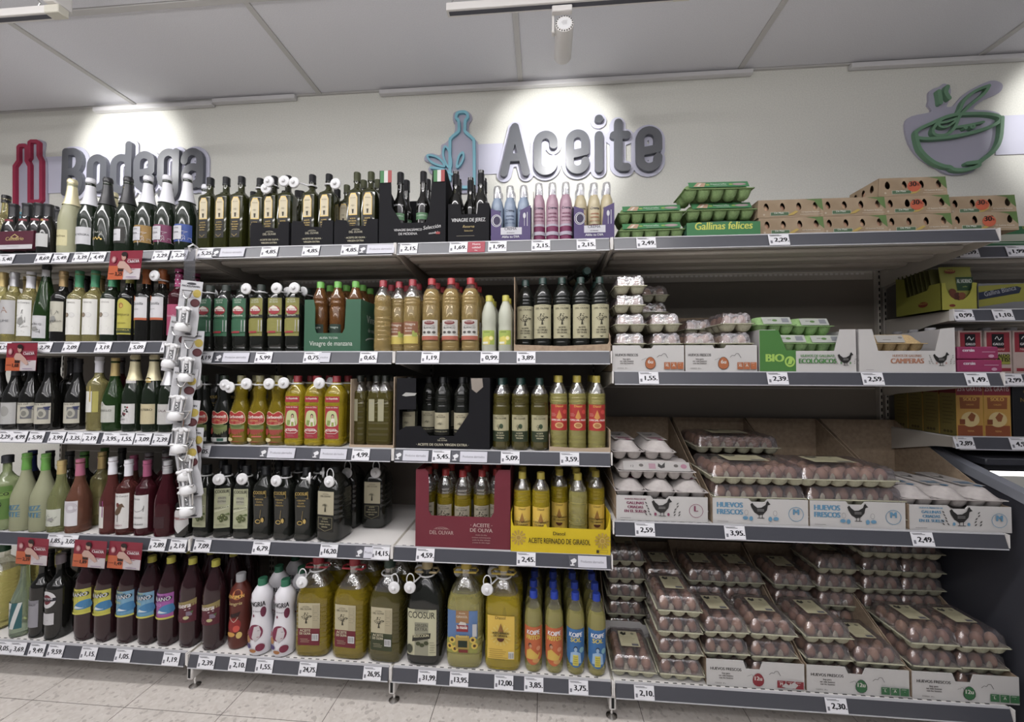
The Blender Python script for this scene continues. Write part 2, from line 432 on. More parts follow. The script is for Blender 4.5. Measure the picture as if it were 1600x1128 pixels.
def glyph(ch, x0, x1, zb, zt, w=.044):
    a = w/2; x0 += a; x1 -= a; zb += a; zt -= a; cx = (x0+x1)/2; rx = (x1-x0)/2; cz = (zb+zt)/2
    def loop(xa, xb, za, zb_): 
        c = (xa+xb)/2; r = (xb-xa)/2; return arc(c, zb_-r, r, r, 0, 180, 10)+arc(c, za+r, r, r, 180, 360, 10)
    if ch == 'A': return [([(x0, zb), (cx, zt), (x1, zb)], False), ([(x0+rx*.42, zb+(zt-zb)*.33), (x1-rx*.42, zb+(zt-zb)*.33)], False)]
    if ch == 'c': return [([(x1, zt-rx*1.35)]+arc(cx, zt-rx, rx, rx, 0, 180, 12)+arc(cx, zb+rx, rx, rx, 180, 360, 12)+[(x1, zb+rx*1.3)], False)]
    if ch == 'e': return [([(x1, zb+rx*1.15)]+arc(cx, zb+rx, rx, rx, 0, -180, 12)+arc(cx, zt-rx, rx, rx, 180, 0, 12)+[(x1, cz-.0), (x0+.02, cz-.012)], False)]
    if ch == 'i': return [([(cx, zb), (cx, zb+(zt-zb)*.66)], False), ([(cx-.001, zt-.004), (cx+.001, zt-.004)], False)]
    if ch == 't': return [([(cx-rx*.3, zt), (cx-rx*.3, zb+rx*.8)]+arc(cx+rx*.35, zb+rx*.65, rx*.65, rx*.65, 180, 270, 6)+[(x1, zb)], False), ([(x0, zb+(zt-zb)*.72), (x1, zb+(zt-zb)*.72)], False)]
    if ch == 'B': return [([(x0, zb), (x0, zt), (cx, zt)]+arc(cx, zt-(zt-cz)/2, rx*.9, (zt-cz)/2, 90, -90, 10)+[(x0+.01, cz)], False), ([(cx, cz)]+arc(cx, zb+(cz-zb)/2, rx, (cz-zb)/2, 90, -90, 10)+[(x0, zb)], False)]
    if ch == 'o': return [(loop(x0, x1, zb, zt), True)]
    zm = zb+(zt-zb)*.72
    if ch == 'd': return [(loop(x0, x1, zb, zm), True), ([(x1, zb), (x1, zt)], False)]
    if ch == 'g': return [(loop(x0, x1, zb+(zt-zb)*.27, zt), True), ([(x1, zt), (x1, zb+rx)]+arc(cx, zb+rx, rx, rx, 0, -150, 10), False)]
    if ch == 'a': return [([(x0, zt-rx*1.1)]+arc(cx, zt-rx, rx, rx, 180, 0, 10)+[(x1, zb)], False), (arc(cx+.004, zb+(zt-zb)*.27, rx, (zt-zb)*.27, 60, 330, 14), False)]
def word(name, label, spec, deco):
    t = thing(name, label, 'sign')
    deco(t); al = []
    for ch, xa, xb, yt, yb in spec:
        v0 = onY((xa+xb)/2, yb, SY-.03); v1 = onY((xa+xb)/2, yt, SY-.03)
        g = glyph(ch, onY(xa, (yt+yb)/2, SY-.03).x, onY(xb, (yt+yb)/2, SY-.03).x, v0.z, v1.z); letter(t, g); al += g
    ob('halo_plate', solid(al, .086, SY-.009, SY, lav2, .006).build('halo_plate', 0), t)
    return t
def band(t, a, b, y0, y1):
    p = S((a, y0)); q = S((b, y1)); ob('band', MB().box(p[0], SY-.004, q[1], q[0], SY-.0002, p[1], lav2).build('band'), t)
cyan = mat('sign_cyan', (.25, .55, .66), .45); crim = mat('sign_crimson', (.36, .03, .075), .45); sage = mat('sign_green', (.17, .32, .20), .5)
def out(t, paths, w, mt, halo, hm=None):
    h = MB(); 
    for i, (pts, cl) in enumerate(paths): h.prism([S(p) for p in pts], SY-.012-.0007*i, SY, hm or lav)
    for i, (pts, cl) in enumerate(halo): h.prism([S(p) for p in pts], SY-.0115-.0007*i, SY, hm or lav)
    if h.v: ob('backing_plate', h.build('backing_plate', 0), t)
def deco_aceite(t):
    band(t, 742, 785, 223, 269)
    Z = lambda px, py: (640+px/3.81, 150+py/3.81)
    plate = [Z(*p) for p in ((258, 100), (275, 85), (305, 78), (345, 85), (368, 110), (368, 135), (352, 160), (352, 215), (395, 260), (405, 300), (405, 555), (400, 570), (235, 570), (235, 520), (150, 475), (110, 440), (112, 420), (128, 400), (85, 375), (95, 345), (130, 335), (180, 345), (185, 290), (215, 270), (262, 215), (268, 165), (256, 140))]
    ob('backing_plate', MB().prism([S(p) for p in spl(plate, 4, True)], SY-.01, SY, lav).build('backing_plate', 0), t)
    bot = [(295, 190), (292, 150), (278, 132), (283, 108), (300, 98), (330, 98), (345, 112), (345, 132), (332, 150), (330, 190), (332, 215), (375, 255), (384, 290), (384, 525), (372, 542), (300, 545)]
    left = [(295, 190), (290, 215), (250, 250), (241, 285), (241, 500)]
    mb = solid([([S(Z(*p)) for p in spl(bot, 4)], False), ([S(Z(*p)) for p in spl(left, 4)], False)], .016, SY-.026, SY-.01, cyan)
    ob('bottle_outline', mb.build('bottle_outline', 0), t)
    for lf in (((212, 303), (200, 350), (220, 410), (243, 430), (248, 390), (235, 330)), ((107, 357), (125, 390), (165, 412), (208, 420), (190, 385), (150, 360)), ((318, 338), (292, 365), (282, 425), (302, 410), (320, 375))):
        ob('leaf_outline', solid([([S(Z(*p)) for p in spl(lf, 4, True)], True)], .011, SY-.0265, SY-.01, cyan).build('leaf', 0), t)
    ob('leaf_outline', MB().stroke([S(Z(*p)) for p in spl(((130, 430), (200, 440), (250, 468), (272, 470)), 4)], .013, SY-.029, SY-.01, cyan).build('leaf', 0), t)
def deco_bodega(t):
    Z = lambda px, py: (px/4.706, 190+py/4.706)
    band(t, 66, 100, 243, 299)
    plate = [(132, 165), (160, 152), (215, 160), (225, 135), (255, 125), (300, 132), (312, 155), (305, 240), (330, 300), (330, 590), (315, 620), (100, 620), (95, 320), (130, 280)]
    ob('backing_plate', MB().prism([S(Z(*p)) for p in spl(plate, 3, True)], SY-.01, SY, lav).build('backing_plate', 0), t)
    b2 = [(222, 600), (222, 320), (205, 285), (222, 265), (222, 155), (235, 147), (275, 147), (288, 158), (288, 250), (308, 290), (308, 575), (295, 588), (232, 588)]
    b1 = [(112, 640), (112, 330), (140, 290), (140, 190), (152, 178), (190, 178), (200, 190), (200, 290), (222, 330), (222, 640)]
    for b in (b2, b1): ob('bottle_outline', solid([([S(Z(*p)) for p in b], False)], .021, SY-.026 if b is b1 else SY-.0264, SY-.01, crim).build('bottle_outline', 0), t)
word('wine_sign', 'slate grey wall lettering reading Bodega with crimson double bottle outline', (('B', 96, 129, 231, 305), ('o', 135, 166, 241, 299), ('d', 172, 205, 221, 302), ('e', 208, 241, 236, 298), ('g', 245, 279, 232, 314), ('a', 282, 317, 231, 294)), deco_bodega)
word('oil_sign', 'slate grey wall lettering reading Aceite with pale blue bottle and leaf outline', (('A', 781, 828, 192, 275), ('c', 834, 871, 204, 273), ('e', 884, 921, 202, 271), ('i', 928, 944, 178, 269), ('t', 953, 986, 185, 267), ('e', 994, 1035, 197, 267)), deco_aceite)
def deco_bowl():
    t = thing('soup_sign', 'green steaming soup bowl and spoon outline on lavender wall plate', 'sign')
    Z = lambda px, py: (1400+px/5.64, 100+py/5.64)
    band(t, 1560, 1700, 178, 234)
    pl = [(95, 520), (150, 450), (325, 410), (295, 350), (305, 310), (305, 240), (345, 205), (390, 190), (440, 160), (490, 185), (500, 240), (480, 320), (465, 365), (525, 355), (600, 270), (700, 200), (850, 135), (930, 145), (962, 180), (930, 240), (800, 300), (700, 385), (850, 400), (950, 450), (935, 650), (900, 760), (740, 880), (700, 940), (560, 968), (450, 955), (370, 905), (230, 820), (130, 690)]
    ob('backing_plate', MB().prism([S(Z(*p)) for p in spl(pl, 3, True)], SY-.01, SY, lav).build('backing_plate', 0), t)
    ob('backing_plate', MB().prism([S(Z(*p)) for p in ((465, 366), (700, 386), (600, 420), (325, 412))], SY-.009, SY, lav).build('backing_plate', 0), t)
    def st(n, pts, cl=False, w=.017): ob(n, solid([([S(Z(*p)) for p in spl(pts, 4, cl)], cl)], w, SY-.030-rnd.random()*.001, SY-.01, sage, .003).build(n, 0), t)
    st('bowl_outline', [(165, 640), (200, 760), (300, 860), (400, 905), (460, 915), (500, 938), (600, 938), (710, 905), (725, 870), (850, 770), (905, 660), (920, 480)])
    st('bowl_foot', [(610, 883), (725, 868)], w=.018)
    st('rim_outline', [(165, 640), (180, 590), (300, 530), (460, 465), (620, 447), (800, 450), (905, 480), (860, 540), (700, 600), (500, 645), (300, 665), (190, 660)], True, .016)
    st('spoon_outline', [(805, 200), (680, 250), (580, 340), (530, 440), (400, 490), (340, 540), (310, 600), (340, 635), (430, 630), (500, 570), (545, 470), (640, 370), (760, 270), (805, 200)], False, .014)
    st('spoon_bowl', [(510, 490), (430, 520), (365, 530), (375, 560), (440, 560), (510, 510)], False, .011)
    st('steam', [(440, 210), (425, 260), (455, 310)], w=.02); st('steam', [(365, 250), (375, 300), (380, 350)], w=.02)
    st('broth_line', [(520, 565), (640, 545), (755, 520)], w=.012); st('bubble', [(640, 560), (658, 545), (676, 560), (658, 575)], True, .01); st('bubble', [(585, 568), (597, 558), (609, 568), (597, 580)], True, .008)
deco_bowl()

# ================================================================== track lights
t = thing('track_light', 'white track spotlight hanging over the oil lettering', 'lamp', (0, 0, 0))
wl = mat('lamp_white', (.72, .70, .68), .45)
L0 = Vector((-.192, -.05, 2.777)); ax = Vector((0, 1, -.10)).normalized()
q = ax.to_track_quat('Z', 'Y').to_matrix()
def tmap(mb, M, o): mb.v = [tuple(M @ Vector(v)+o) for v in mb.v]; return mb
hd = MB().lathe([(.030, 0), (.036, .003), (.037, .01), (.037, .15), (.034, .155), (.031, .15), (.029, .12)], wl, 32)
ob('lamp_head', tmap(hd, q, L0).build('lamp_head'), t)
fc = MB(); fc.rings([(.028, .028, -.0012, 2), (.028, .028, 0, 2)], whitep, 28)
for k in range(20):
    a = 2*pi*k/20; fc.box(.0325*cos(a)-.002, .0325*sin(a)-.002, -.0004, .0325*cos(a)+.002, .0325*sin(a)+.002, .002, dark)
lc = ob('end_cap', tmap(fc, q, L0).build('end_cap'), t)
aa = MB(); A_ = Art(aa, lambda u, v, o: tuple(q @ Vector((u, v, -.0014-o))+L0)); A_.lines(-.012, .014, .01, 4, .005, flat('888888'), .001)
ob('cap_print', aa.build('cap_print'), lc)
TZ = 2.845; TY0 = onZ(698, 22, TZ).y
tx0, tx1 = onZ(699, 24, TZ).x, onZ(1062, 4, TZ).x
ob('bracket', MB().box(L0.x-.05, L0.y+.005, L0.z-.03, L0.x-.04, L0.y+.03, TZ-.0, wl, .003).box(L0.x-.05, TY0-.012, TZ-.03, L0.x+.03, TY0+.012, TZ-.005, wl, .003).tube([(L0.x-.05, L0.y+.02, L0.z-.01), (L0.x-.02, L0.y+.04, L0.z-.02)], .006, wl).build('bracket'), t)
def track(label, x0, x1, y, z, endbox=False):
    t = thing('lighting_track', label, 'light track')
    ob('rail', MB().box(x0, y-.018, z, x1, y+.018, z+.032, wl, .002).build('rail'), t)
    ob('slot', MB().box(x0+.01, y-.009, z-.001, x1-.03, y+.009, z+.001, flat('555560')).build('slot'), t)
    ob('end_cap', MB().box(x1-.03, y-.019, z-.001, x1+.035, y+.019, z+.033, mat('cream_plastic', (.62, .60, .52), .5), .003).build('end_cap'), t)
    for x in ((x0+.02, x1-.1) if not endbox else (x1-.08,)): ob('hanger', MB().tube([(x, y, z+.03), (x, y, z+.05), (x+.008, y, z+.06), (x-.006, y, z+.075), (x, y, z+.09), (x, y, CZ)], .003, chrome).build('hanger'), t)
    if endbox: ob('feed_box', MB().box(x1-.02, y-.035, z+.033, x1+.03, y+.035, CZ-.01, wl, .006).build('feed_box'), t)
track('white lighting track over the oil lettering with its spotlight', tx0, tx1, TY0, TZ)
v = onZ(86, 66, 2.72)
track('white lighting track ending in a feed box, upper corner over the wine', -5.0, v.x, v.y, 2.83, True)

# ================================================================== shelving
ZW = [1.868, 1.461, 1.056, .600, .117]
ZO = [1.874, 1.415, 1.008, .604, .113]
ZE = [1.875, 1.334, .738, .110]
ZD = [1.866, 1.600, 1.329, 1.066]
LIP = .052; LT = .014     # lip height, and how far its top leans back
BACK = .55
def lip_map(x, z, Y=0): # u to the right from x, v up the rail from z
    h = math.hypot(LIP, LT); return plane_map((x, Y, z), (1, 0, 0), (0, LT/h, LIP/h), (0, -LIP/h, LT/h))
def bay(name, label, x0, x1, zs, depth=.47, Y=0, dark_below=False, rib=True, skipback=False, feet=True):
    t = thing(name, label, 'shelving')
    lo = 0 if Y == 0 else 1.0
    bk = ob('back_panel', MB().box(x0+.004, BACK, lo+.02, x1-.004, BACK+.02, max(zs)+.13, steeld, .002).build('back_panel'), t)
    # joints between back sheets, and the perforated strip above
    for z in [z for z in (.45, .9, 1.3, 1.9) if lo < z < max(zs)]: ob('panel_joint', MB().box(x0+.02, BACK-.002, z, x1-.02, BACK, z+.005, steel).build('joint'), bk)
    mb = MB()
    n = int((x1-x0-.06)/.025)
    for k in range(n): mb.box(x0+.03+k*.025, BACK-.0035, max(zs)+.013-.0, x0+.044+k*.025, BACK-.003, max(zs)+.023, steelw)
    st = ob('perforated_strip', MB().box(x0+.02, BACK-.003, max(zs)-.012, x1-.02, BACK, max(zs)+.03, steel).build('strip'), t); o = ob('strip_holes', mb.build('holes'), st); o['kind'] = 'stuff'
    for x in (x0, x1):
        xa, xb = (x+.0005, x+.015) if x == x0 else (x-.015, x-.0005)
        mb = MB().box(xa, BACK-.025, lo, xb, BACK+.02, max(zs)+.12, steel, .002); u = ob('upright', mb.build('upright'), t)
        mb = MB(); z = .1+lo
        while z < max(zs)+.1: mb.box((xa+xb)/2-.003, BACK-.0256, z, (xa+xb)/2+.003, BACK-.0249, z+.018, dark); z += .032
        o = ob('upright_slots', mb.build('slots'), u); o['kind'] = 'stuff'
    for i, z in enumerate(zs):
        zt = z+LIP-.002; a, b = x0+.006, x1-.006
        mb = MB().box(a, Y+LT+.004, zt-.026, b, BACK-.03, zt, steelw, .002)
        if rib:
            for k, yy in enumerate((.10, .22, .34)): mb.box(a+.02, Y+yy, zt-.046, b-.02, Y+yy+.07, zt-.024, steel, .008)
        sh = ob('shelf', mb.build('shelf'), t)
        h = MB(); e = .004
        P = [(Y+0, z), (Y+LT, z+LIP), (Y+LT+.005, z+LIP), (Y+.006, z)]
        def pr(xa, xb, P, mt):
            vs = [(xa, y, q) for y, q in P]+[(xb, y, q) for y, q in P]; n = len(P)
            h.add(vs, [list(range(n)), [n+k for k in range(n)][::-1]]+[(k, k+n, (k+1) % n+n, (k+1) % n) for k in range(n)], mt)
        pr(a+.003, b-.003, P, rail)
        k = .05
        pr(a+.003, b-.003, [(Y-.0012, z-.001), (Y+LT*k-.0012, z+LIP*k), (Y+LT*k+.002, z+LIP*k), (Y+.006, z-.001)], railedge)
        pr(a+.003, b-.003, [(Y+LT*.955-.0015, z+LIP*.955), (Y+LT-.0015, z+LIP+.002), (Y+LT+.006, z+LIP+.002), (Y+LT+.002, z+LIP*.955)], railedge)
        ob('price_rail', h.build('price_rail'), sh)
        mb = MB(); x = a+.03
        if z < 1.2:
            while x < b-.04: mb.box(x, Y+LT+.014, zt, x+.016, Y+LT+.018, zt+.0004, dark); x += .033
            o = ob('shelf_slots', mb.build('slots'), sh); o['kind'] = 'stuff'
        for x, s in ((x0, 1), (x1, -1)):
            q = [(Y+.02, z+LIP-.004), (Y+.02, z+.006), (Y+.10, z-.004), (BACK-.03, z-.062), (BACK-.03, z+LIP-.004)]
            mb = MB().prism([(y, zz) for y, zz in q], x+s*.001, x+s*.005, steel, mp=lambda X, y, Z: (y, X, Z))
            mb.box(x+min(s*.0005, s*.0055), Y+.004, z+.004, x+max(s*.0005, s*.0055), Y+.02, z+LIP+.001, steelw)
            ob('shelf_bracket', mb.build('bracket'), sh)
    if feet:
        for x in (x0, x1): 
            if name == 'shelving_bay' and x == x1 and x1 < 0 or x == x0 and x0 in (-3.15,): pass
    return t
def foot(x, label):
    t = thing('shelf_foot', label, 'foot', (x, 0, 0))
    ob('base_arm', MB().box(-.014, .02, .045, .014, BACK-.03, .108, steelw, .005).box(-.0055, .0188, .055, .0055, .0202, .095, dark).build('base_arm'), t)
    ob('levelling_screw', MB().lathe([(.022, 0), (.022, .003), (.012, .008), (.005, .012), (.005, .05)], chrome, 16, (0, .05, 0)).build('screw'), t)
X0, X1, X2, X3 = -1.8, -.9, 0., 1.431
bay('shelving_bay', 'beige steel shelving bay holding the wine and sparkling bottles', -3.15, X0, ZW)
bay('shelving_bay', 'beige steel shelving bay beside the wine, with square oil bottles on top', X0, X1, ZO)
bay('shelving_bay', 'beige steel shelving bay between the first oil bay and the eggs', X1, X2, ZO)
bay('shelving_bay', 'wide beige steel shelving bay holding all the eggs', X2, X3, ZE)
bay('shelving_bay', 'recessed shelving bay with food cartons beyond the eggs', X3+.012, 2.9, ZD, Y=.19, feet=False)
for x, l in ((X0, 'shelf foot below the joint of wine and oil bays'), (X1, 'shelf foot between the two oil bays'), (X2, 'shelf foot between oil bay and egg bay')): foot(x, l)
# lit refrigerated chest beyond the eggs
t = thing('chest_cabinet', 'dark grey cabinet side with pale top trim beyond the egg shelves', 'cabinet')
PXm = lambda X, y, Z: (y, X, Z)
ob('side_panel', MB().prism([(.54, 0), (.54, 1.09), (-.3, .83), (-.3, 0)], 1.50, 1.53, darkg, mp=PXm).build('side_panel'), t)
ob('top_trim', MB().prism([(.54, 1.06), (.54, 1.098), (-.31, .838), (-.31, .80)], 1.494, 1.54, mat('trim_grey', (.20, .21, .24), .4), mp=PXm).build('top_trim'), t)
ob('inner_back', MB().box(1.53, .50, .5, 2.9, .54, 1.0, steelw).build('inner_back'), t)
ob('front_panel', MB().box(1.53, -.3, 0, 2.9, -.27, .80, darkg).build('front_panel'), t)
t = thing('tube_light', 'glowing white tube light under the last shelf beyond the eggs', 'lamp')
ob('tube', MB().tube([(1.66, .33, .945), (2.8, .33, .945)], .017, mat('tube_glow', (1, .98, .93), .5, emit=3.2), 12).build('tube'), t)
ob('housing', MB().box(1.60, .25, .965, 2.85, .42, 1.0, mat('housing_dark', (.05, .05, .06), .4), .006).box(1.56, .2, 1.0, 2.9, .5, 1.03, darkg, .004).build('housing'), t)

# ================================================================== price tickets
ink = flat('16161e'); paper = mat('ticket_paper', (.66, .66, .69), .6)
def ticket(px, row, s, where, w=.076, Y=0, bar=True, h=.048, cover=0, drop=0):
    zs, n = row; z = zs[n]; x = PX(px, Y, z+.025)
    mb = MB(); A = Art(mb, lip_map(x, z+.003-drop, Y), .0026)
    mb2 = MB(); mp = lip_map(x, z+.003-drop, Y)
    mb2.add([mp(-w/2, 0, .0022), mp(w/2, 0, .0022), mp(w/2, h, .0022), mp(-w/2, h, .0022), mp(-w/2, 0, .0034), mp(w/2, 0, .0034), mp(w/2, h, .0034), mp(-w/2, h, .0034)],
            [(0, 3, 2, 1), (4, 5, 6, 7), (0, 1, 5, 4), (1, 2, 6, 5), (2, 3, 7, 6), (3, 0, 4, 7)], paper)
    A.o = .0036
    A.text(s+'.', .009, h*.30, h*.37, ink, w*.74, bold=.05, sx=1.12)
    A.rect(-w*.44, h*.16, -w*.44+.008, h*.42, flat('777780'), 1); A.lines(-w*.46, w*.2, h*.93, 2, .0035, flat('55555c'), .0016)
    t = thing('price_ticket', '%s price ticket reading %s %s' % ('white', s, where), 'price tag')
    ob('ticket_card', mb2.build('ticket_card'), t); ob('price_print', mb.build('price_print'), t)
    return t
def strip(px0, px1, row, where, Y=0, txt='Productos alarmados', icon=True):
    zs, n = row; z = zs[n]; xa, xb = PX(px0, Y, z+.025), PX(px1, Y, z+.025); t = thing('alarm_notice', 'pale strip about alarmed products %s' % where, 'sign'); h = .042
    mp = lip_map(xa, z+.006, Y); w = xb-xa; mb = MB()
    def pl(a, b, mt): mb.add([mp(a, 0, .0022), mp(b, 0, .0022), mp(b, h, .0022), mp(a, h, .0022), mp(a, 0, .0032), mp(b, 0, .0032), mp(b, h, .0032), mp(a, h, .0032)], [(0, 3, 2, 1), (4, 5, 6, 7), (0, 1, 5, 4), (1, 2, 6, 5), (2, 3, 7, 6), (3, 0, 4, 7)], mt)
    k = .036 if icon else 0; pl(k, w, mat('notice_paper', (.50, .50, .55), .6))
    if icon: pl(0, k, flat('55565e'))
    ob('notice_card', mb.build('notice_card'), t); mb = MB(); A = Art(mb, mp, .0033)
    A.text(txt, (k+w)/2, h*.4, h*.22, flat('6a6a72'), (w-k)*.8, bold=0)
    if icon: A.poly([(.006, .024), (.022, .032), (.03, .026), (.028, .018), (.014, .012)], 'd8d8dc'); A.rect(.012, .006, .017, .014, flat('d8d8dc')); A.rect(.005, .005, .022, .009, flat('d8d8dc'))
    ob('notice_print', mb.build('notice_print'), t)
W_, O_, E_, D_ = ZW, ZO, ZE, ZD
for r, l in (((W_, 0), ((8, '5,40', 'at far left under the bottle carrier'), (66, '8,69', 'under the small white labelled bottle'), (93, '5,49', 'just left below the frosted yellow bottle'), (125, '3,39', 'between frosted yellow and grey foil bottles'), (151, '4,49', 'just left of the hanging red card'), (250, '2,29', 'under the gold patterned cava label'), (279, '2,29', 'under the blue patterned cava label'))),
 ((O_, 0), ((320, '5,25', 'under the square oil bottles'), (420, '4,85', 'under the first black oil tray'), (485, '4,85', 'under the second black oil tray'), (546, '4,85', 'under the third black oil tray'), (638, '2,15', 'under the balsamic vinegar tray'), (716, '1,69', 'under the sherry vinegar tray'), (777, '1,99', 'under the first spray tray'), (845, '2,15', 'under the sprays without tray'), (916, '2,15', 'under the rightmost purple tray'))),
 ((W_, 1), ((2, '4,25', 'at far left of the second wine shelf'), (67, '2,79', 'under the tall green flute bottle'), (109, '2,09', 'under the bronze capped dark bottle'), (160, '3,19', 'under the green capped coin labels'), (213, '5,09', 'under the yellow labelled black bottle'), (263, '6,19', 'half behind the corkscrews'))),
 ((O_, 1), ((318, '4,19', 'under green labelled oil'), (411, '5,99', 'under the olive labelled oil'), (487, '0,75', 'under the green vinegar box'), (575, '0,65', 'under the unlabelled vinegar'), (672, '1,19', 'under the white labelled vinegars'), (765, '0,99', 'under the lemon bottles'), (822, '3,89', 'under the tree label bottles'))),
 ((W_, 2), ((5, '2,29', 'cut by the picture edge, third wine shelf'), (28, '4,99', 'under the grey crest label'), (55, '5,99', 'under the left cream map label'), (87, '3,99', 'under the right cream map label'), (114, '3,35', 'under the dark bottle standing apart'), (139, '2,19', 'just left below the letter label'), (171, '3,95', 'under the gold capped green bottle'), (195, '1,55', 'just left below the berry label'), (222, '3,09', 'between berry and cream sparkling labels'), (250, '2,39', 'beside the corkscrews, third wine shelf'))),
 ((O_, 2), ((314, '7,05', 'under the dark waisted oil bottles'), (563, '4,99', 'under the long cardboard tray'), (689, '5,45', 'under the black oil carton'), (797, '5,09', 'under the green capped oil'), (890, '3,59', 'under the red labelled oil'))),
 ((W_, 3), ((84, '1,85', 'right of the first hanging red card'), (107, '3,05', 'half covered by the middle red card'), (245, '2,89', 'under the dark red sparkling bottle'), (277, '2,19', 'under the short shield label bottle'))),
 ((O_, 3), ((315, '7,09', 'under cream labelled dark oil'), (407, '6,79', 'under black and gold labelled oil'), (513, '16,20', 'under the black jug'), (594, '14,15', 'under the further black jug'), (664, '4,59', 'under the maroon box'), (822, '2,45', 'under the yellow tray'))),
 ((W_, 4), ((3, '3,05', 'cut by the picture edge, bottom rail'), (26, '3,69', 'under the teal and white label'), (56, '9,49', 'under the long grey label'), (85, '9,59', 'under the oval vermouth label'), (137, '1,15', 'under the yellow labelled wine drinks'), (191, '1,05', 'under the blue labelled wine drinks'), (266, '1,19', 'under the purple labelled wine drink'))),
 ((O_, 4), ((321, '2,39', 'under the right maroon wine soda'), (370, '2,10', 'under the orange sleeve bottle'), (412, '1,55', 'under the white sangria bottles'), (480, '24,75', 'under the red capped jugs'), (581, '26,95', 'under the green capped jug'), (667, '31,99', 'under the big dark jug'), (717, '13,95', 'under the yellow jug with picture label'), (787, '12,00', 'under the yellow jug with yellow label'), (834, '3,85', 'under the orange labelled bottles'), (904, '3,75', 'under the blue labelled bottles'))),
 ((E_, 0), ((1010, '2,49', 'under green egg cartons'), (1218, '2,29', 'under kraft egg boxes'))),
 ((E_, 1), ((1014, '1,55', 'under wrapped half dozens'), (1216, '2,39', 'under the green egg tray'), (1365, '2,59', 'under the camp hen egg tray'), (1528, '1,49', 'at the right end of the second egg shelf'))),
 ((E_, 2), ((1008, '2,59', 'under the grey egg cartons'), (1149, '3,95', 'under the clear lidded egg trays'), (1443, '2,49', 'under the rightmost grey cartons'))),
 ((E_, 3), ((1007, '2,10', 'under the lone front egg pack'), (1308, '2,30', 'under the left green print egg box')))):
    for px, s, wh in l: ticket(px, r, s, wh)
for r, l in (((D_, 0), ((1515, '1,59', 'half hidden by the top egg shelf'), (1590, '1,99', 'under the flat dark green carton'))), ((D_, 1), ((1507, '0,99', 'under the yellow sachet box'), (1569, '1,10', 'beside the one for the sachet box'))),
             ((D_, 2), ((1584, '2,99', 'under the red square cartons'),)), ((D_, 3), ((1508, '2,89', 'under the orange cartons'), (1596, '4,95', 'under the dark carton')))):
    for px, s, wh in l: ticket(px, r, s, wh, Y=.19)
strip(331, 381, (O_, 0), 'beside the first square oil bottles'); strip(560, 616, (O_, 0), 'at the end of the first top oil shelf')
strip(335, 388, (O_, 1), 'under the green labelled oil'); 
strip(405, 460, (O_, 2), 'under the red heart labelled oil'); strip(487, 541, (O_, 2), 'under the red capped yellow oil')
strip(616, 669, (O_, 2), 'at the left of the black oil carton'); strip(705, 761, (O_, 2), 'at the right of the black oil carton')
strip(555, 582, (O_, 3), 'beside the ticket for the further jug', txt='Produ'); strip(889, 948, (O_, 3), 'at the right end under the yellow tray')
strip(497, 515, (O_, 1), 'half under the vinegar ticket', txt='mados', icon=False)
# small red notice
z = ZO[0]; x = PX(744, 0, z+.02); mb = MB(); mp = lip_map(x, z+.002)
mb.add([mp(a, b, c) for c in (.0022, .0032) for a, b in ((-.036, 0), (.036, 0), (.036, .05), (-.036, .05))], [(0, 3, 2, 1), (4, 5, 6, 7), (0, 1, 5, 4), (1, 2, 6, 5), (2, 3, 7, 6), (3, 0, 4, 7)], flat('a83246'))
A = Art(mb, mp, .0033); A.text('Nueva', 0, .034, .009, 'e8dcdc', .06); A.text('calidad', 0, .018, .009, 'e8dcdc', .06); A.text('Dia', 0, .005, .006, 'e8dcdc')
single('quality_notice', mb.build('notice'), 'small red notice on the rail between two tickets under sherry vinegar', 'sign')

# ================================================================== bottle materials
gdark = mat('glass_black', (.008, .008, .007), .07, coat=.3)
ggreen = mat('glass_deep_green', (.010, .016, .009), .06, coat=.3)
gmid = mat('glass_green', (.022, .055, .015), .06, trans=.45, ior=1.4)
golive = mat('glass_olive', (.022, .024, .006), .06, coat=.3)
gwhite = mat('wine_white', (.56, .50, .20), .05, trans=.74, ior=1.36, coat=.5)
gclear = mat('glass_clear', (.80, .84, .76), .04, trans=.9, ior=1.33)
gfrost = mat('glass_frosted', (.30, .31, .20), .5, trans=.2, ior=1.3)
gfrost2 = mat('glass_frosted_pale', (.38, .38, .25), .32, trans=.2, ior=1.3)
grose = mat('wine_rose', (.34, .15, .10), .05, trans=.7, ior=1.33)
grosed = mat('wine_dark_rose', (.055, .010, .015), .06, trans=.35, ior=1.33)
oily = mat('oil_yellow', (.66, .50, .03), .05, trans=.66, ior=1.36, coat=.6)
oilp = mat('oil_pale', (.70, .64, .22), .05, trans=.72, ior=1.36, coat=.6)
oilg = mat('oil_gold_green', (.34, .25, .015), .05, trans=.6, ior=1.36, coat=.6)
oild = mat('oil_dim_olive', (.10, .085, .02), .05, trans=.45, ior=1.36, coat=.6)
vinb = mat('vinegar_brown', (.30, .13, .04), .06, trans=.65, ior=1.36, coat=.6)
ving = mat('vinegar_gold', (.68, .50, .20), .05, trans=.7, ior=1.36, coat=.6)
lemo = mat('lemon_juice', (.70, .72, .60), .2, trans=.4, ior=1.33)
petd = mat('pet_black', (.011, .012, .010), .12, coat=.25)
pet = film('pet_clear', (.86, .86, .78), .16, .07, .35, 70, haze=.05)
cola = mat('cola_red_black', (.022, .008, .010), .1, coat=.3)
def cap_(c, r=.35): return flat(c, r)
wfoil = mat('foil_white', (.66, .66, .70), .4); sfoil = mat('foil_silver', (.62, .62, .64), .32, .6); gfoil = mat('foil_gold', (.62, .48, .22), .35, .6)
pgold = mat('foil_pale_gold', (.70, .64, .42), .35, .4); bfoil = mat('foil_black', (.022, .022, .025), .35)
goldp = mat('gold_print', (.50, .36, .12), .4, .5)

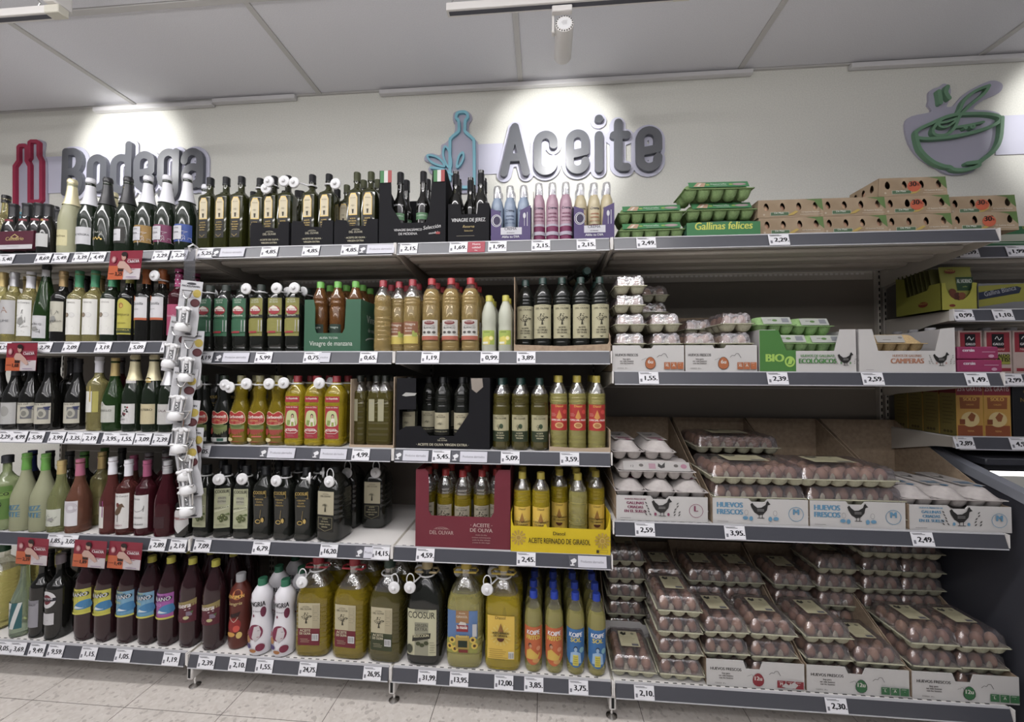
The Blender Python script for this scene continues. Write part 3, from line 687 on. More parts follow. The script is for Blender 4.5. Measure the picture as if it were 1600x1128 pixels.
# ================================================================== bottle shapes: rings (hx, hy, z, n)
class Shape:
    def __init__(s, R): s.R = R
    def at(s, z):
        R = s.R
        if z <= R[0][2]: return R[0]
        for a, b in zip(R, R[1:]):
            if a[2] <= z <= b[2] and b[2] > a[2]:
                t = (z-a[2])/(b[2]-a[2]); return tuple(a[i]+(b[i]-a[i])*t for i in range(4))
        return R[-1]
    def mapper(s, zc, z0, th=0, hold=True):
        """u along the skin from the front centre; v up from z0"""
        hx, hy, _, n = s.at(zc)
        if hold:
            q = [r for r in s.R if z0 <= r[2] <= 2*zc-z0]+[s.at(zc)]; hx = max(r[0] for r in q); hy = max(r[1] for r in q); n = max(r[3] for r in q)
        T = [0]; A = [0]; px, py = 0, -hy; N = 90; P = [(0, -hy)]
        for i in range(1, N+1):
            a = pi*i/N; c, q = cos(a-pi/2), sin(a-pi/2); k = (abs(c)**n+abs(q)**n)**(-1/n); x, y = hx*c*k, hy*q*k
            T.append(T[-1]+math.hypot(x-px, y-py)); px, py = x, y; P.append((x, y))
        sh_ = 0
        if n > 2.5: sh_, th = th*hy, 0
        ct, st = cos(th), sin(th)
        def mp(u, v, o):
            u += sh_
            w = abs(u); i = 0
            lo, hi = 0, N
            while lo < hi-1:
                m = (lo+hi)//2
                if T[m] <= w: lo = m
                else: hi = m
            f = min(1, (w-T[lo])/max(1e-9, T[hi]-T[lo])); x = P[lo][0]+(P[hi][0]-P[lo][0])*f; y = P[lo][1]+(P[hi][1]-P[lo][1])*f
            dx, dy = P[hi][0]-P[lo][0], P[hi][1]-P[lo][1]; L = math.hypot(dx, dy) or 1
            nx, ny = dy/L, -dx/L
            if u < 0: x, nx = -x, -nx
            if not hold:
                g = s.at(z0+v); kx, ky = g[0]/hx, g[1]/hy; x *= kx; y *= ky
            x += nx*o; y += ny*o
            return (x*ct-y*st, x*st+y*ct, z0+v)
        return mp
def rd(P, n=2): return [(r, r, z, n) for r, z in P]
def ribs(R, z0, z1, k, amp):
    """add k horizontal grooves to rings between z0 and z1"""
    S_ = Shape(R); out = [r for r in R if r[2] < z0-1e-6]
    for i in range(k*4+1):
        z = z0+(z1-z0)*i/(k*4); a = S_.at(z); d = amp*(1-abs(((i % 4)-2)/2)); out.append((a[0]-d, a[1]-d, z, a[3]))
    return out+[r for r in R if r[2] > z1+1e-6]
def bord(h, r): return rd([(r*.86, 0), (r*.97, .003), (r, .010), (r, h*.60), (r*.98, h*.63), (r*.86, h*.665), (r*.6, h*.70), (r*.44, h*.735), (.0145, h*.78), (.0135, h*.93), (.0165, h*.935), (.0165, h*.955), (.0145, h*.96), (.0145, h)])
def burg(h, r): return rd([(r*.86, 0), (r*.97, .003), (r, .010), (r, h*.42), (r*.95, h*.47), (r*.80, h*.54), (r*.60, h*.62), (r*.45, h*.69), (.0155, h*.77), (.0135, h*.93), (.0165, h*.935), (.0165, h*.955), (.0145, h*.96), (.0145, h)])
def cham(h, r): return rd([(r*.88, 0), (r*.98, .003), (r, .012), (r, h*.44), (r*.96, h*.50), (r*.84, h*.57), (r*.66, h*.65), (r*.50, h*.73), (.0175, h*.82), (.0155, h*.90), (.0175, h*.91), (.0175, h*.94), (.015, h*.95), (.015, h)])
def flut(h, r): return rd([(r*.86, 0), (r*.97, .003), (r, .010), (r, h*.36), (r*.94, h*.46), (r*.76, h*.60), (r*.54, h*.73), (.0145, h*.85), (.0135, h*.94), (.016, h*.95), (.0145, h)])
def pet1(h, r, n=2): # one litre oil style bottle with shoulders
    return [(r*.80, r*.80, 0, 2), (r*.93, r*.93, .005, n), (r, r, .016, n), (r, r, h*.60, n), (r*.95, r*.95, h*.62, n), (r*.99, r*.99, h*.65, n), (r*.99, r*.99, h*.70, 2), (r*.95, r*.95, h*.755, 2), (r*.82, r*.82, h*.81, 2), (r*.60, r*.60, h*.86, 2), (.0175, .0175, h*.895, 2), (.0145, .0145, h*.91, 2), (.0145, .0145, h*.96, 2)]
    return [(r*.80, r*.80, 0, 2), (r*.93, r*.93, .005, n), (r, r, .016, n), (r, r, h*.58, n), (r*.95, r*.95, h*.60, n), (r*.99, r*.99, h*.63, n), (r*.97, r*.97, h*.70, 2), (r*.84, r*.84, h*.77, 2), (r*.60, r*.60, h*.84, 2), (.019, .019, h*.885, 2), (.0145, .0145, h*.91, 2), (.0145, .0145, h*.96, 2)]
def bottle(R, body, capdef, labels=(), foil=None, fillz=None, air=None, seg=24, extra=None, tagd=None, flare=0):
    """-> parts list. capdef (r, z0, z1, mat); foil (z0, mat, flare); labels [(z0, z1, width, theta, fn)]"""
    sh = Shape(R); parts = []
    if fillz:
        lo = [r for r in R if r[2] < fillz]+[sh.at(fillz)[:2]+(fillz, sh.at(fillz)[3])]
        parts.append(('bottle_body', MB().rings(lo, body, seg).build('bottle_body'), []))
        hi = [sh.at(fillz)[:2]+(fillz, sh.at(fillz)[3])]+[r for r in R if r[2] > fillz]
        parts.append(('bottle_neck', MB().rings(hi, air or pet, seg, c0=False).build('bottle_neck'), []))
    else: parts.append(('bottle_body', MB().rings(R, body, seg).build('bottle_body'), []))
    H = R[-1][2]
    if foil:
        z0, fm, fl = foil; mb = MB(); a = sh.at(z0); zz = [z0+(H-z0)*i/7 for i in range(8)]
        L = [(sh.at(z)[0]+.0009+(fl*(1-i/7) if fl else 0), sh.at(z)[0]+.0009+(fl*(1-i/7) if fl else 0), z, 2) for i, z in enumerate(zz)]
        if fl: L = L[:-1]+[(.0185, .0185, H*.955, 2), (.0185, .0185, H*.985, 2), (.015, .015, H+.003, 2)]
        else: L = L[:-1]+[(.0163, .0163, H-.002, 2), (.0155, .0155, H+.001, 2)]
        parts.append(('neck_foil', mb.rings(L, fm, 18, c0=False).build('neck_foil'), []))
    if capdef:
        r, z0, z1, cm = capdef; mb = MB()
        mb.rings([(r, r, z0, 2), (r, r, z0+.004, 2), (r*.96, r*.96, z0+.005, 2), (r*.98, r*.98, z1-.003, 2), (r*.88, r*.88, z1, 2)], cm, 18)
        parts.append(('cap', mb.build('cap'), []))
    for lb in labels:
        z0, z1, w, th, fn = lb[:5]; mb = MB(); hold = lb[5] if len(lb) > 5 else True
        fn(Art(mb, sh.mapper((z0+z1)/2, z0, th, hold)), w, z1-z0)
        parts.append(('label', mb.build('label'), []))
    if extra: parts += extra
    return parts
def sec_tag(zn, rn, dx, dz, dy=-.03, face=0, hoop=False):
    """round white security tag: disc with dome, its strap around the neck"""
    mb = MB(); R_ = .0245
    P = [(.002, 0), (R_, .001), (R_, .005), (R_*.9, .008), (.009, .010), (.007, .016), (.0035, .018)]
    mb.lathe(P, tagw, 20, c1=True); M = Matrix.Rotation(pi/2, 3, 'X'); c = Vector((dx, dy-rn, zn+dz)); M = Matrix.Rotation(face, 3, 'Z') @ M
    mb.v = [tuple(M @ Vector(v)+c) for v in mb.v]; d = mb.build('security_tag')
    mb = MB(); mb.tube([((rn+.003)*cos(a), (rn+.003)*sin(a), zn) for a in [2*pi*i/16 for i in range(16)]], .0032, tagw, 6, True)
    p0 = Vector((math.copysign(rn, dx)*.7, -rn*.8, zn)); mb.tube([p0, p0.lerp(c, .5)+Vector((0, -.004, .003)), c+Vector((0, .004, 0))], .0032, tagw, 6)
    if hoop: mb.tube([(c.x+.016*cos(a), c.y+.002, c.z+.028+.026*sin(a)) for a in [2*pi*i/14 for i in range(14)]], .0022, tagw, 5, True)
    return ('security_tag', d, [('strap', mb.build('strap'))])

# ---- label art -----------------------------------------------------
def plain(c, *tx, lines=0, top=None, bot=None):
    """paper of colour c with texts (string, height fraction, size, colour)"""
    def fn(A, w, h):
        A.rect(-w/2, 0, w/2, h, c)
        if top: A.rect(-w/2, h*(1-top[1]), w/2, h, top[0])
        if bot: A.rect(-w/2, 0, w/2, h*bot[1], bot[0])
        for t in tx: A.text(t[0], t[4] if len(t) > 4 else 0, h*t[1], t[2], t[3], w*.86)
        if lines: A.lines(-w*.34, w*.34, h*lines, 3, .005, flat('8a8a8a'))
    return fn
def coinlab(A, w, h):
    A.rect(-w/2, 0, w/2, h, 'd9d8d2'); A.text('XENOIS', 0, h*.88, .007, '55504a', w*.6, bold=0); A.ell(-w*.22, h*.55, .011, .011, '6e6152'); A.ell(-w*.22, h*.55, .008, .008, '94826c'); A.ell(w*.1, h*.55, .011, .011, 'c4c3c0')
    A.ell(w*.1, h*.55, .009, .009, 'd4d3cf'); A.lines(-w*.2, w*.3, h*.24, 3, .008, flat('9a9a96'))
def sketch(title, c='d8d8d4', inkc='4c4c4c', seed=3, tc='3a3a3a', ty=.9):
    def fn(A, w, h):
        A.rect(-w/2, 0, w/2, h, c); r = random.Random(seed)
        for i in range(9):
            x = (r.random()-.5)*w*.6; y = h*(.25+r.random()*.4); A.line(spl([(x, y), (x+r.uniform(-.2, .2)*w, y+r.uniform(-.1, .1)*h), (x+r.uniform(-.15, .15)*w, y+r.uniform(-.12, .12)*h)], 3), .0012, inkc)
        A.poly([(-w*.2, h*.35), (-w*.05, h*.5), (w*.12, h*.52), (w*.2, h*.38), (w*.05, h*.3)], '8c8c88')
        if title: A.text(title, 0, h*ty, .008, tc, w*.85, bold=0)
        A.lines(-w*.3, w*.3, h*.14, 2, .005, flat('8a8a8a'))
    return fn
def leafsprig(A, x, y, s, c, n=6):
    for i in range(n):
        a = -1.2+2.4*i/(n-1); A.poly([(x, y), (x+s*sin(a)-s*.12*cos(a), y+s*.6*cos(a)), (x+s*1.0*sin(a), y+s*cos(a)), (x+s*sin(a)*.8+s*.12*cos(a), y+s*.5*cos(a))], c)
def tree(A, x, y, s, c):
    A.poly([(x-s*.1, y), (x-s*.04, y+s*.35), (x-s*.25, y+s*.6), (x, y+s*.45), (x+s*.22, y+s*.62), (x+s*.05, y+s*.33), (x+s*.12, y)], c); r = random.Random(5)
    for i in range(26):
        a = r.random()*2*pi; q = r.random()**.5; px, py = x+s*.52*q*cos(a), y+s*.68+s*.3*q*sin(a); A.o -= A.dh; A.poly([(px-s*.07, py), (px, py+s*.04), (px+s*.07, py), (px, py-s*.04)], c)
def olivar(A, x, y, w, c):
    A.line(arc(x, y+.002, w*.34, w*.22, 40, 140, 6), .0008, c); A.text('LA ALMAZARA', x, y+w*.16, w*.055, c, w*.4, bold=0); A.text('DEL OLIVAR', x, y, w*.12, c, w*.8, bold=.01)
def lab_tall_gold(A, w, h):
    A.rect(-w/2, 0, w/2, h, '191712'); 
    A.poly([(-w*.46, h*.46), (w*.46, h*.46), (w*.46, h*.88), (w*.25, h*.985), (-w*.25, h*.985), (-w*.46, h*.88)], goldp)
    A.poly([(-w*.40, h*.48), (w*.40, h*.48), (w*.40, h*.87), (w*.22, h*.96), (-w*.22, h*.96), (-w*.40, h*.87)], 'c9bd9c')
    leafsprig(A, 0, h*.66, .011, '3a3222', 5); A.poly([(-.003, h*.5), (.003, h*.5), (.005, h*.6), (-.005, h*.6)], '3a3222'); A.text('DEL OLIVAR', 0, h*.86, .003, '3a3222', w*.6)
    for i, t in enumerate(('ACEITE', 'DE OLIVA', 'VIRGEN', 'EXTRA')): A.text(t, 0, h*(.36-i*.06), .0055, goldp, w*.85, bold=.02)
    A.line([(-w*.3, h*.08), (0, h*.02), (w*.3, h*.08)], .001, goldp)
def lab_masia(c1, c2, l1, l2, name, pic):
    def fn(A, w, h):
        A.rect(-w/2, 0, w/2, h, c1)
        A.text(l1, -w*.03, h*.93, .0075, 'c8d0c0', w*.6); A.text(l2, -w*.03, h*.87, .0075, 'c8d0c0', w*.6)
        A.ell(0, h*.68, w*.40, h*.115, '9c1f2c'); A.poly([(-w*.3, h*.74), (-w*.05, h*.80), (w*.2, h*.76), (w*.3, h*.71), (-w*.3, h*.71)], 'd8d2c4'); A.text('la masia', 0, h*.66, .011, 'e8e4dc', w*.7, bold=.03)
        A.rect(-w/2, h*.48, w/2, h*.56, pic); A.text(name, 0, h*.52, .009, 'dcdccc', w*.8, bold=.01)
        A.rect(-w/2, h*.10, w/2, h*.44, c2)
        if c2 != c1: A.ell(0, h*.30, w*.3, h*.13, '8d8c2c'); A.ell(0, h*.38, w*.08, h*.05, '1c1c18'); A.ell(-w*.1, h*.06, w*.2, h*.05, '9db04f'); A.ell(w*.12, h*.05, w*.2, h*.04, 'a9b977')
        A.rect(-w*.44, h*.08, w*.16, h*.13, 'a32432'); A.rect(w*.28, h*.12, w*.48, h*.42, 'b8b8b8'); 
        for i in range(5): A.o -= A.dh; A.rect(w*.30, h*(.14+i*.025), w*.46, h*(.148+i*.025), '44443f', 1)
    return fn
def lab_vin(A, w, h):
    A.rect(-w/2, 0, w/2, h, '8f5a38'); A.rect(-w/2, 0, w/2, h*.34, 'c9b43a'); A.rect(-w/2, h*.34, w/2, h*.40, 'd6c690'); A.text('Vinagre', -w*.02, h*.82, .011, 'e6dccc', w*.8); A.text('de vino', -w*.12, h*.66, .008, 'e6dccc'); A.text('blanco', -w*.1, h*.53, .008, 'e6dccc')
    for i in range(7): A.ell(w*.2+(i % 3)*.006, h*.36+(i//3)*.008, .005, .005, '9fae3c', 6)
def lab_wv(A, w, h):
    A.rect(-w/2, 0, w/2, h, 'c9c7c0'); A.ell(0, h*.86, w*.30, h*.10, '7c2a2c'); A.text('PROCER', 0, h*.86, .006, 'd8d0c4', w*.5); A.text('VINAGRE DE VINO', 0, h*.70, .004, '55504a', w*.7); A.text('BLANCO', 0, h*.56, .009, '3c3c3c', w*.7)
    for i in (-1, 0, 1): A.ell(i*w*.27, h*.38, w*.10, h*.06, '55504c', 8)
    A.rect(-w/2, 0, w/2, h*.2, 'b05a44'); A.rect(-w/2, h*.2, w/2, h*.24, 'dadad0')
def lab_lem(A, w, h):
    A.rect(-w/2, 0, w/2, h, '9fb43a'); A.text('Limon', -w*.1, h*.84, .007, '3f5a1e', w*.5); A.poly([(-w*.4, 0), (-w*.4, h*.5), (0, h*.6), (w*.15, h*.2), (w*.1, 0)], 'd2c23a'); A.ell(w*.22, h*.45, .010, .010, 'e2cf48'); A.ell(w*.22, h*.45, .007, .007, 'efe7a0'); A.rect(-w*.4, h*.05, w*.0, h*.2, 'd8d8c8')
def lab_tree(A, w, h):
    A.rect(-w/2, 0, w/2, h, 'b3ad88'); A.text('LA ALMAZARA', 0, h*.95, .003, '33301f', w*.5); A.text('DEL OLIVAR', 0, h*.86, .0075, '33301f', w*.84); tree(A, 0, h*.40, .046, '33301f')
    for i, t in enumerate(('ACEITE', 'DE ORUJO', 'DE OLIVA')): A.text(t, 0, h*(.30-i*.075), .0062, '2c291c', w*.7, bold=.03)
    A.poly([(-.008, h*.07), (.008, h*.07), (0, h*.03)], '33301f')
def lab_carb(c_low, sub):
    def fn(A, w, h):
        A.rect(-w/2, 0, w/2, h*.86, '9fb2b8'); A.rect(-w/2, 0, w/2, h*.42, c_low); A.rect(-w/2, h*.40, w/2, h*.52, '6e7c3a'); A.ell(w*.1, h*.5, w*.3, h*.06, '55662c')
        A.poly(spl([(-w/2, h*.60), (0, h*.54), (w/2, h*.60), (w/2, h*.86), (w*.28, h*.97), (0, h*.90), (-w*.28, h*.97), (-w/2, h*.86)], 4, True), 'e0cfa0')
        A.poly(spl([(-w*.48, h*.61), (0, h*.555), (w*.48, h*.61), (w*.48, h*.85), (w*.28, h*.955), (0, h*.885), (-w*.28, h*.955), (-w*.48, h*.85)], 4, True), 'a81a1c')
        A.text('Carbonell', 0, h*.75, .0125, 'e8e0d4', w*.86, bold=.03); A.text(sub, 0, h*.655, .006, 'e0c070', w*.6)
        A.ell(-w*.36, h*.36, w*.12, h*.13, 'a02c1e'); A.ell(-w*.36, h*.46, w*.07, h*.05, '1a1210'); 
        if c_low == '6b7340': A.rect(-w/2, 0, w/2, h*.13, 'c8cac6'); A.rect(w*.0, h*.02, w*.35, h*.11, '2c5a4c')
        else: A.ell(-w*.3, h*.08, w*.2, h*.06, 'd8c890'); A.rect(-w*.1, h*.16, w*.4, h*.2, 'c0504a')
    return fn
def lab_esp(A, w, h):
    A.rect(-w/2, 0, w/2, h*.99, 'a3182a'); A.poly(spl([(-w*.38, h*.40), (w*.38, h*.40), (w*.38, h*.72), (w*.2, h*.84), (-w*.2, h*.84), (-w*.38, h*.72)], 4, True), 'b6c080'); A.poly([(-w*.36, h*.4), (w*.36, h*.4), (w*.3, h*.52), (-w*.3, h*.56)], '7f9440')
    A.ell(w*.08, h*.68, .0065, .010, '2c1c16'); A.ell(w*.08, h*.67, .0045, .007, 'c89c80'); A.poly([(-w*.12, h*.38), (w*.3, h*.38), (w*.22, h*.60), (w*.08, h*.63), (-w*.04, h*.58)], 'd8cfc0'); A.rect(0, h*.38, w*.18, h*.5, '8a9c38')
    A.text('Acido de Oliva', 0, h*.93, .006, 'e6d8d0', w*.85); A.poly([(-w*.5, h*.22), (-w*.3, h*.30), (w*.3, h*.30), (w*.5, h*.22), (w*.3, h*.15), (-w*.3, h*.15)], 'd8d0c4'); A.poly([(-w*.46, h*.22), (-w*.28, h*.285), (w*.28, h*.285), (w*.46, h*.22), (w*.28, h*.165), (-w*.28, h*.165)], 'a3182a'); A.text('La Española', 0, h*.225, .0095, 'ece6dc', w*.82, bold=.03); A.lines(-w*.3, w*.3, h*.10, 2, .005, flat('c07880'))
def lab_esp_neck(A, w, h): A.rect(-w/2, 0, w/2, h, 'a3182a'); A.text('La Española', 0, h*.5, .0075, 'ece6dc', w*.8, bold=.03)
def lab_doolive(A, w, h):
    A.rect(-w/2, 0, w/2, h, '2c3820'); A.rect(-w/2, h*.40, w/2, h, 'aaa47c'); olivar(A, 0, h*.84, .062, '33301f'); A.ell(.004, h*.58, .008, .010, '33482c'); tree(A, -.006, h*.46, .02, '33301f')
    for i, t in enumerate(('ACEITE', 'DE OLIVA', 'VIRGEN')): A.text(t, 0, h*(.30-i*.09), .0055, 'c6bf98', w*.8, bold=.03)
def lab_dosq(A, w, h):
    A.rect(-w/2, 0, w/2, h, 'b0a888'); olivar(A, 0, h*.78, .05, '33301f'); leafsprig(A, 0, h*.45, .014, '33301f'); A.rect(-w/2, 0, w/2, h*.26, '1c1c16'); A.text('ACEITE DE OLIVA', 0, h*.14, .005, 'c6bf98', w*.8)
def lab_diared(A, w, h):
    A.rect(-w/2, 0, w/2, h, 'b02018'); A.text('Diasol', 0, h*.90, .009, 'e0b020', w*.6); A.poly([(0, h*.80), (-.012, h*.50), (0, h*.42), (.012, h*.50)], 'd08a20'); A.ell(0, h*.20, .017, .012, 'd8a860'); A.ell(0, h*.20, .012, .008, 'b07030')
    A.rect(-w*.46, h*.32, w*.46, h*.42, 'c02018'); A.text('ESPECIAL FREIR', 0, h*.37, .007, 'e8e0d8', w*.9, bold=.03); A.ell(w*.3, h*.72, .009, .009, 'd84030'); A.lines(-w*.44, -w*.15, h*.66, 3, .005, flat('e0a090'))
def lab_diayel(A, w, h):
    A.rect(-w/2, 0, w/2, h, 'dcb400'); A.text('Diasol', 0, h*.90, .008, '3a3010', w*.6)
    for i in range(12): a = 2*pi*i/12; A.poly([(0, h*.46), (.026*cos(a+.1), h*.46+.026*sin(a+.1)), (.026*cos(a-.1), h*.46+.026*sin(a-.1))], 'dcc04a')
    A.poly([(0, h*.82), (-.010, h*.52), (0, h*.45), (.010, h*.52)], '9a6a10'); A.text('ACEITE REFINADO', 0, h*.46, .006, '3a2c10', w*.84, bold=.02); A.text('DE GIRASOL', 0, h*.36, .006, '3a2c10', w*.7, bold=.02); A.poly(arc(0, h*.30, .013, .012, 180, 360, 8), '5a2c14'); A.lines(-w*.4, w*.3, h*.12, 2, .005, flat('8a7010'))
def lab_coos(c, ci, gold=False):
    def fn(A, w, h):
        if not gold: A.rect(-w/2, 0, w/2, h, c)
        p = goldp if gold else flat('1e1e1a')
        A.line([(-w*.44, h*.82), (w*.44, h*.80), (w*.44, h*.97), (-w*.44, h*.94)], .0012, p, True); A.text('COOSUR', 0, h*.885, .0135, p, w*.84, bold=.02)
        if gold:
            for i, t in enumerate(('HOJIBLANCA', 'OLIVA', 'VIRGEN EXTRA')): A.text(t, 0, h*(.74-i*.07), .0065, goldp, w*.6, bold=0)
            A.line([(.008, h*.50), (.004, h*.3), (.012, h*.2)], .001, goldp); A.ell(-.004, h*.2, .012, .009, goldp); A.ell(-.004, h*.2, .009, .006, '1c1c14'); A.ell(.016, h*.24, .006, .010, goldp)
        else:
            A.rect(-w*.26, h*.60, w*.26, h*.80, '9c9c86'); A.text('VIRGEN', 0, h*.74, .008, '33332a', w*.5, bold=0); A.text('EXTRA', 0, h*.65, .008, '33332a', w*.5, bold=0)
            A.poly([(-w*.46, h*.40), (w*.46, h*.50), (w*.46, h*.58), (-w*.46, h*.48)], 'c0c2a0'); A.text('HOJIBLANCA', 0, h*.49, .008, '26261e', w*.85, rot=.12)
            for x, y, r in ((-.008, .26, .008), (.004, .30, .010), (.016, .24, .009), (.0, .20, .008)): A.ell(x, h*y, r, r*1.1, '4a5426'); A.ell(x-r*.3, h*y+r*.3, r*.25, r*.3, 'a0a870', 6)
            A.poly([(.01, h*.34), (.028, h*.38), (.03, h*.32)], '55662c'); A.lines(-w*.4, w*.4, h*.10, 2, .005, flat('77765f'))
    return fn
def lab_jugdark(A, w, h):
    A.rect(-w/2, 0, w/2, h, '15140f'); A.rect(-w/2, h*.42, w/2, h, 'a8a083'); olivar(A, 0, h*.86, .06, '33301f'); leafsprig(A, 0, h*.62, .016, '33301f', 7); A.poly([(-.004, h*.5), (.004, h*.5), (.002, h*.62), (-.002, h*.62)], '33301f')
    A.line([(-w*.42, h*.36), (w*.42, h*.36), (w*.42, h*.10), (0, h*.02), (-w*.42, h*.10)], .001, 'b0a878', True)
    for i, t in enumerate(('ACEITE', 'DE OLIVA', 'VIRGEN EXTRA', 'ESPAÑA')): A.text(t, 0, h*(.31-i*.065), .0055, 'b9b187', w*.8, bold=.02)
def lab_jug5(c):
    def fn(A, w, h):
        A.rect(-w/2, 0, w/2, h, c); A.rect(-w/2, h*.40, w/2, h, 'b3a987'); olivar(A, -w*.14, h*.84, .062, '33301f'); tree(A, -w*.12, h*.52, .045, '33301f'); A.rect(w*.16, h*.42, w*.47, h*.96, 'a59b7a'); A.lines(w*.18, w*.46, h*.92, 8, .008, flat('7c745a'), .0015)
        for i, t in enumerate(('ACEITE', 'DE OLIVA')): A.text(t, -w*.15, h*(.33-i*.07), .010, 'ccc3a2', w*.5, bold=.03)
        A.lines(-w*.38, w*.1, h*.16, 3, .006, flat('b8ae8e')); A.rect(w*.16, h*.12, w*.46, h*.28, 'c9c9c9')
        for i in range(7): A.o -= A.dh; A.rect(w*(.18+i*.037), h*.14, w*(.195+i*.037), h*.26, '333333', 1)
    return fn
def lab_coos5(A, w, h):
    A.rect(-w/2, 0, w/2, h, 'b7b491'); A.rect(-w*.22, 0, w*.24, h, '8f8e76'); A.rect(-w/2, h*.72, w/2, h*.93, 'b7b491'); A.text('COOSUR', 0, h*.81, .026, '1c1c18', w*.9, bold=.01)
    A.text('VIRGEN', 0, h*.62, .013, '3a3a30', w*.42, bold=0); A.text('EXTRA', 0, h*.54, .013, '3a3a30', w*.42, bold=0); A.poly([(-w*.30, h*.30), (w*.30, h*.38), (w*.32, h*.50), (-w*.28, h*.44)], '26261c'); A.text('SELECCION', 0, h*.405, .011, 'c9c39a', w*.52, bold=.03, rot=.1)
    for x, y in ((-.012, .26), (.004, .23), (.022, .28)): A.ell(x, h*y, .010, .008, '3c4222')
    A.ell(-w*.38, h*.14, w*.10, h*.10, '3c4030'); A.lines(w*.28, w*.48, h*.3, 5, .010, flat('77765f'), .002)
def lab_mas5(A, w, h):
    A.rect(-w/2, 0, w/2, h, '5476a6'); A.rect(-w*.20, h*.70, w*.22, h, '9c7040'); A.text('Aceite', 0, h*.92, .007, 'd8cdb4'); A.text('GIRASOL', 0, h*.83, .009, 'd8cdb4', w*.36)
    A.rect(-w*.18, h*.50, w*.20, h*.66, '8e1f2c'); A.poly([(-w*.12, h*.66), (-w*.05, h*.74), (w*.12, h*.72), (w*.15, h*.66)], 'c8c4bc'); A.text('la masia', 0, h*.57, .015, 'dcd8d0', w*.34, bold=.03)
    A.rect(-w/2, 0, w/2, h*.34, '8b8c2e')
    for x, y in ((-.04, .30), (-.05, .15), (.045, .32), (.052, .18), (-.028, .10)):
        A.ell(x, h*y, .013, .013, 'd0b020'); A.ell(x, h*y, .006, .006, '4a3010')
    A.rect(-w*.2, h*.10, w*.24, h*.42, 'a88c30'); A.text('Masasol', 0, h*.38, .010, 'dbc060', w*.4); A.rect(-w*.12, h*.14, w*.18, h*.30, '1d2c1e'); A.rect(w*.34, h*.4, w*.47, h*.7, 'b8b8b8'); A.rect(-w*.1, h*.02, w*.2, h*.09, '7c2420')
def lab_dia5(A, w, h):
    A.rect(-w/2, 0, w/2, h, 'd8b004'); A.text('Diasol', -w*.02, h*.92, .012, '30280c', w*.4)
    for i in range(16): a = 2*pi*i/16; A.poly([(0, h*.56), (.042*cos(a+.08), h*.56+.042*sin(a+.08)), (.042*cos(a-.08), h*.56+.042*sin(a-.08))], 'd8bc48')
    A.poly([(0, h*.84), (-.012, h*.64), (.012, h*.64)], '8a5a10'); A.text('ACEITE REFINADO', 0, h*.59, .008, '30240c', w*.6, bold=.03); A.text('DE GIRASOL', 0, h*.53, .008, '30240c', w*.5, bold=.03); A.poly(arc(0, h*.50, .015, .015, 180, 360, 8), '5a2c14')
    A.lines(-w*.45, w*.25, h*.24, 6, .008, flat('7c6408'), .0015); A.rect(w*.28, h*.04, w*.47, h*.2, 'c8c8c0')
    for i in range(6): A.o -= A.dh; A.rect(w*(.29+i*.03), h*.05, w*(.302+i*.03), h*.17, '33332c', 1)
def lab_koipe(bg, sub, blue):
    def fn(A, w, h):
        pts = [(-w/2, h*.12), (-w*.3, 0), (w*.0, -h*.06), (w*.3, h*.0), (w/2, h*.25), (w/2, h), (-w/2, h)]
        A.cols([-w/2+w*i/12 for i in range(13)], lambda x: h*.22*(abs(x)/(w/2))**2, lambda x: h, bg)
        A.ell(0, h*.86, w*.3, h*.09, '2a64a0' if blue else 'c06020'); A.text('KOIPE', 0, h*.80, .017, 'e4e6ea', w*.62, bold=.03, rot=.04, sl=.15); A.text(sub, 0, h*.67, .017, 'd6c21a', w*.66, bold=.03, rot=.04, sl=.15)
        if blue:
            A.ell(0, h*.50, .0075, .010, '26384e'); A.ell(0, h*.48, .006, .008, '90b0cc'); A.poly([(-.022, h*.12), (-.019, h*.38), (0, h*.44), (.019, h*.38), (.022, h*.12)], '8fb2d4'); A.poly([(-.011, h*.06), (-.010, h*.34), (.010, h*.34), (.011, h*.06)], 'cabc1c'); A.ell(w*.28, h*.46, .010, .011, '7cb0b8')
            for i in range(4): A.text('bueno', 0, h*(.28-i*.055), .004, '3a4a20', .016)
        else:
            A.ell(-.012, h*.52, .007, .009, '4a2a18'); A.ell(-.010, h*.50, .0055, .007, 'c08a60'); A.poly([(-.028, h*.15), (-.026, h*.36), (-.010, h*.44), (.004, h*.36), (.020, h*.26), (.024, h*.33), (.028, h*.30), (.018, h*.16)], 'd0a81c'); A.ell(w*.25, h*.44, .009, .009, 'd88a5a'); A.ell(.012, h*.12, .014, .008, 'c89040')
    return fn
def lab_verano(c1, c2, t2, c3):
    def fn(A, w, h):
        A.rect(-w/2, 0, w/2, h, c1); A.rect(-w/2, 0, w/2, h*.48, c2); A.poly(spl([(-w*.1, h*.22), (w*.12, h*.50), (w*.4, h*.56), (w*.5, h*.5), (w*.5, h*.22)], 3, True), '2f78a8'); A.poly([(-w*.1, h*.22), (-w*.02, h*.34), (w*.1, h*.30), (w*.3, h*.24)], 'c8d4d8')
        A.text('BEBIDO', 0, h*.93, .006, c3, w*.4); A.text('TINTO DE', -w*.05, h*.84, .009, '22242c', w*.6, bold=.03); A.text('VERANO', .0, h*.70, .017, '20222c', w*.86, bold=.04, rot=.08, sl=.12); A.text('VERANO', -.001, h*.705, .016, 'd8dadf', w*.8, bold=.01, rot=.08, sl=.12)
        A.text(t2, -w*.16, h*.52, .011, c3, w*.5, bold=.02); A.rect(-w/2, 0, w/2, h*.07, 'c2bc20')
    return fn
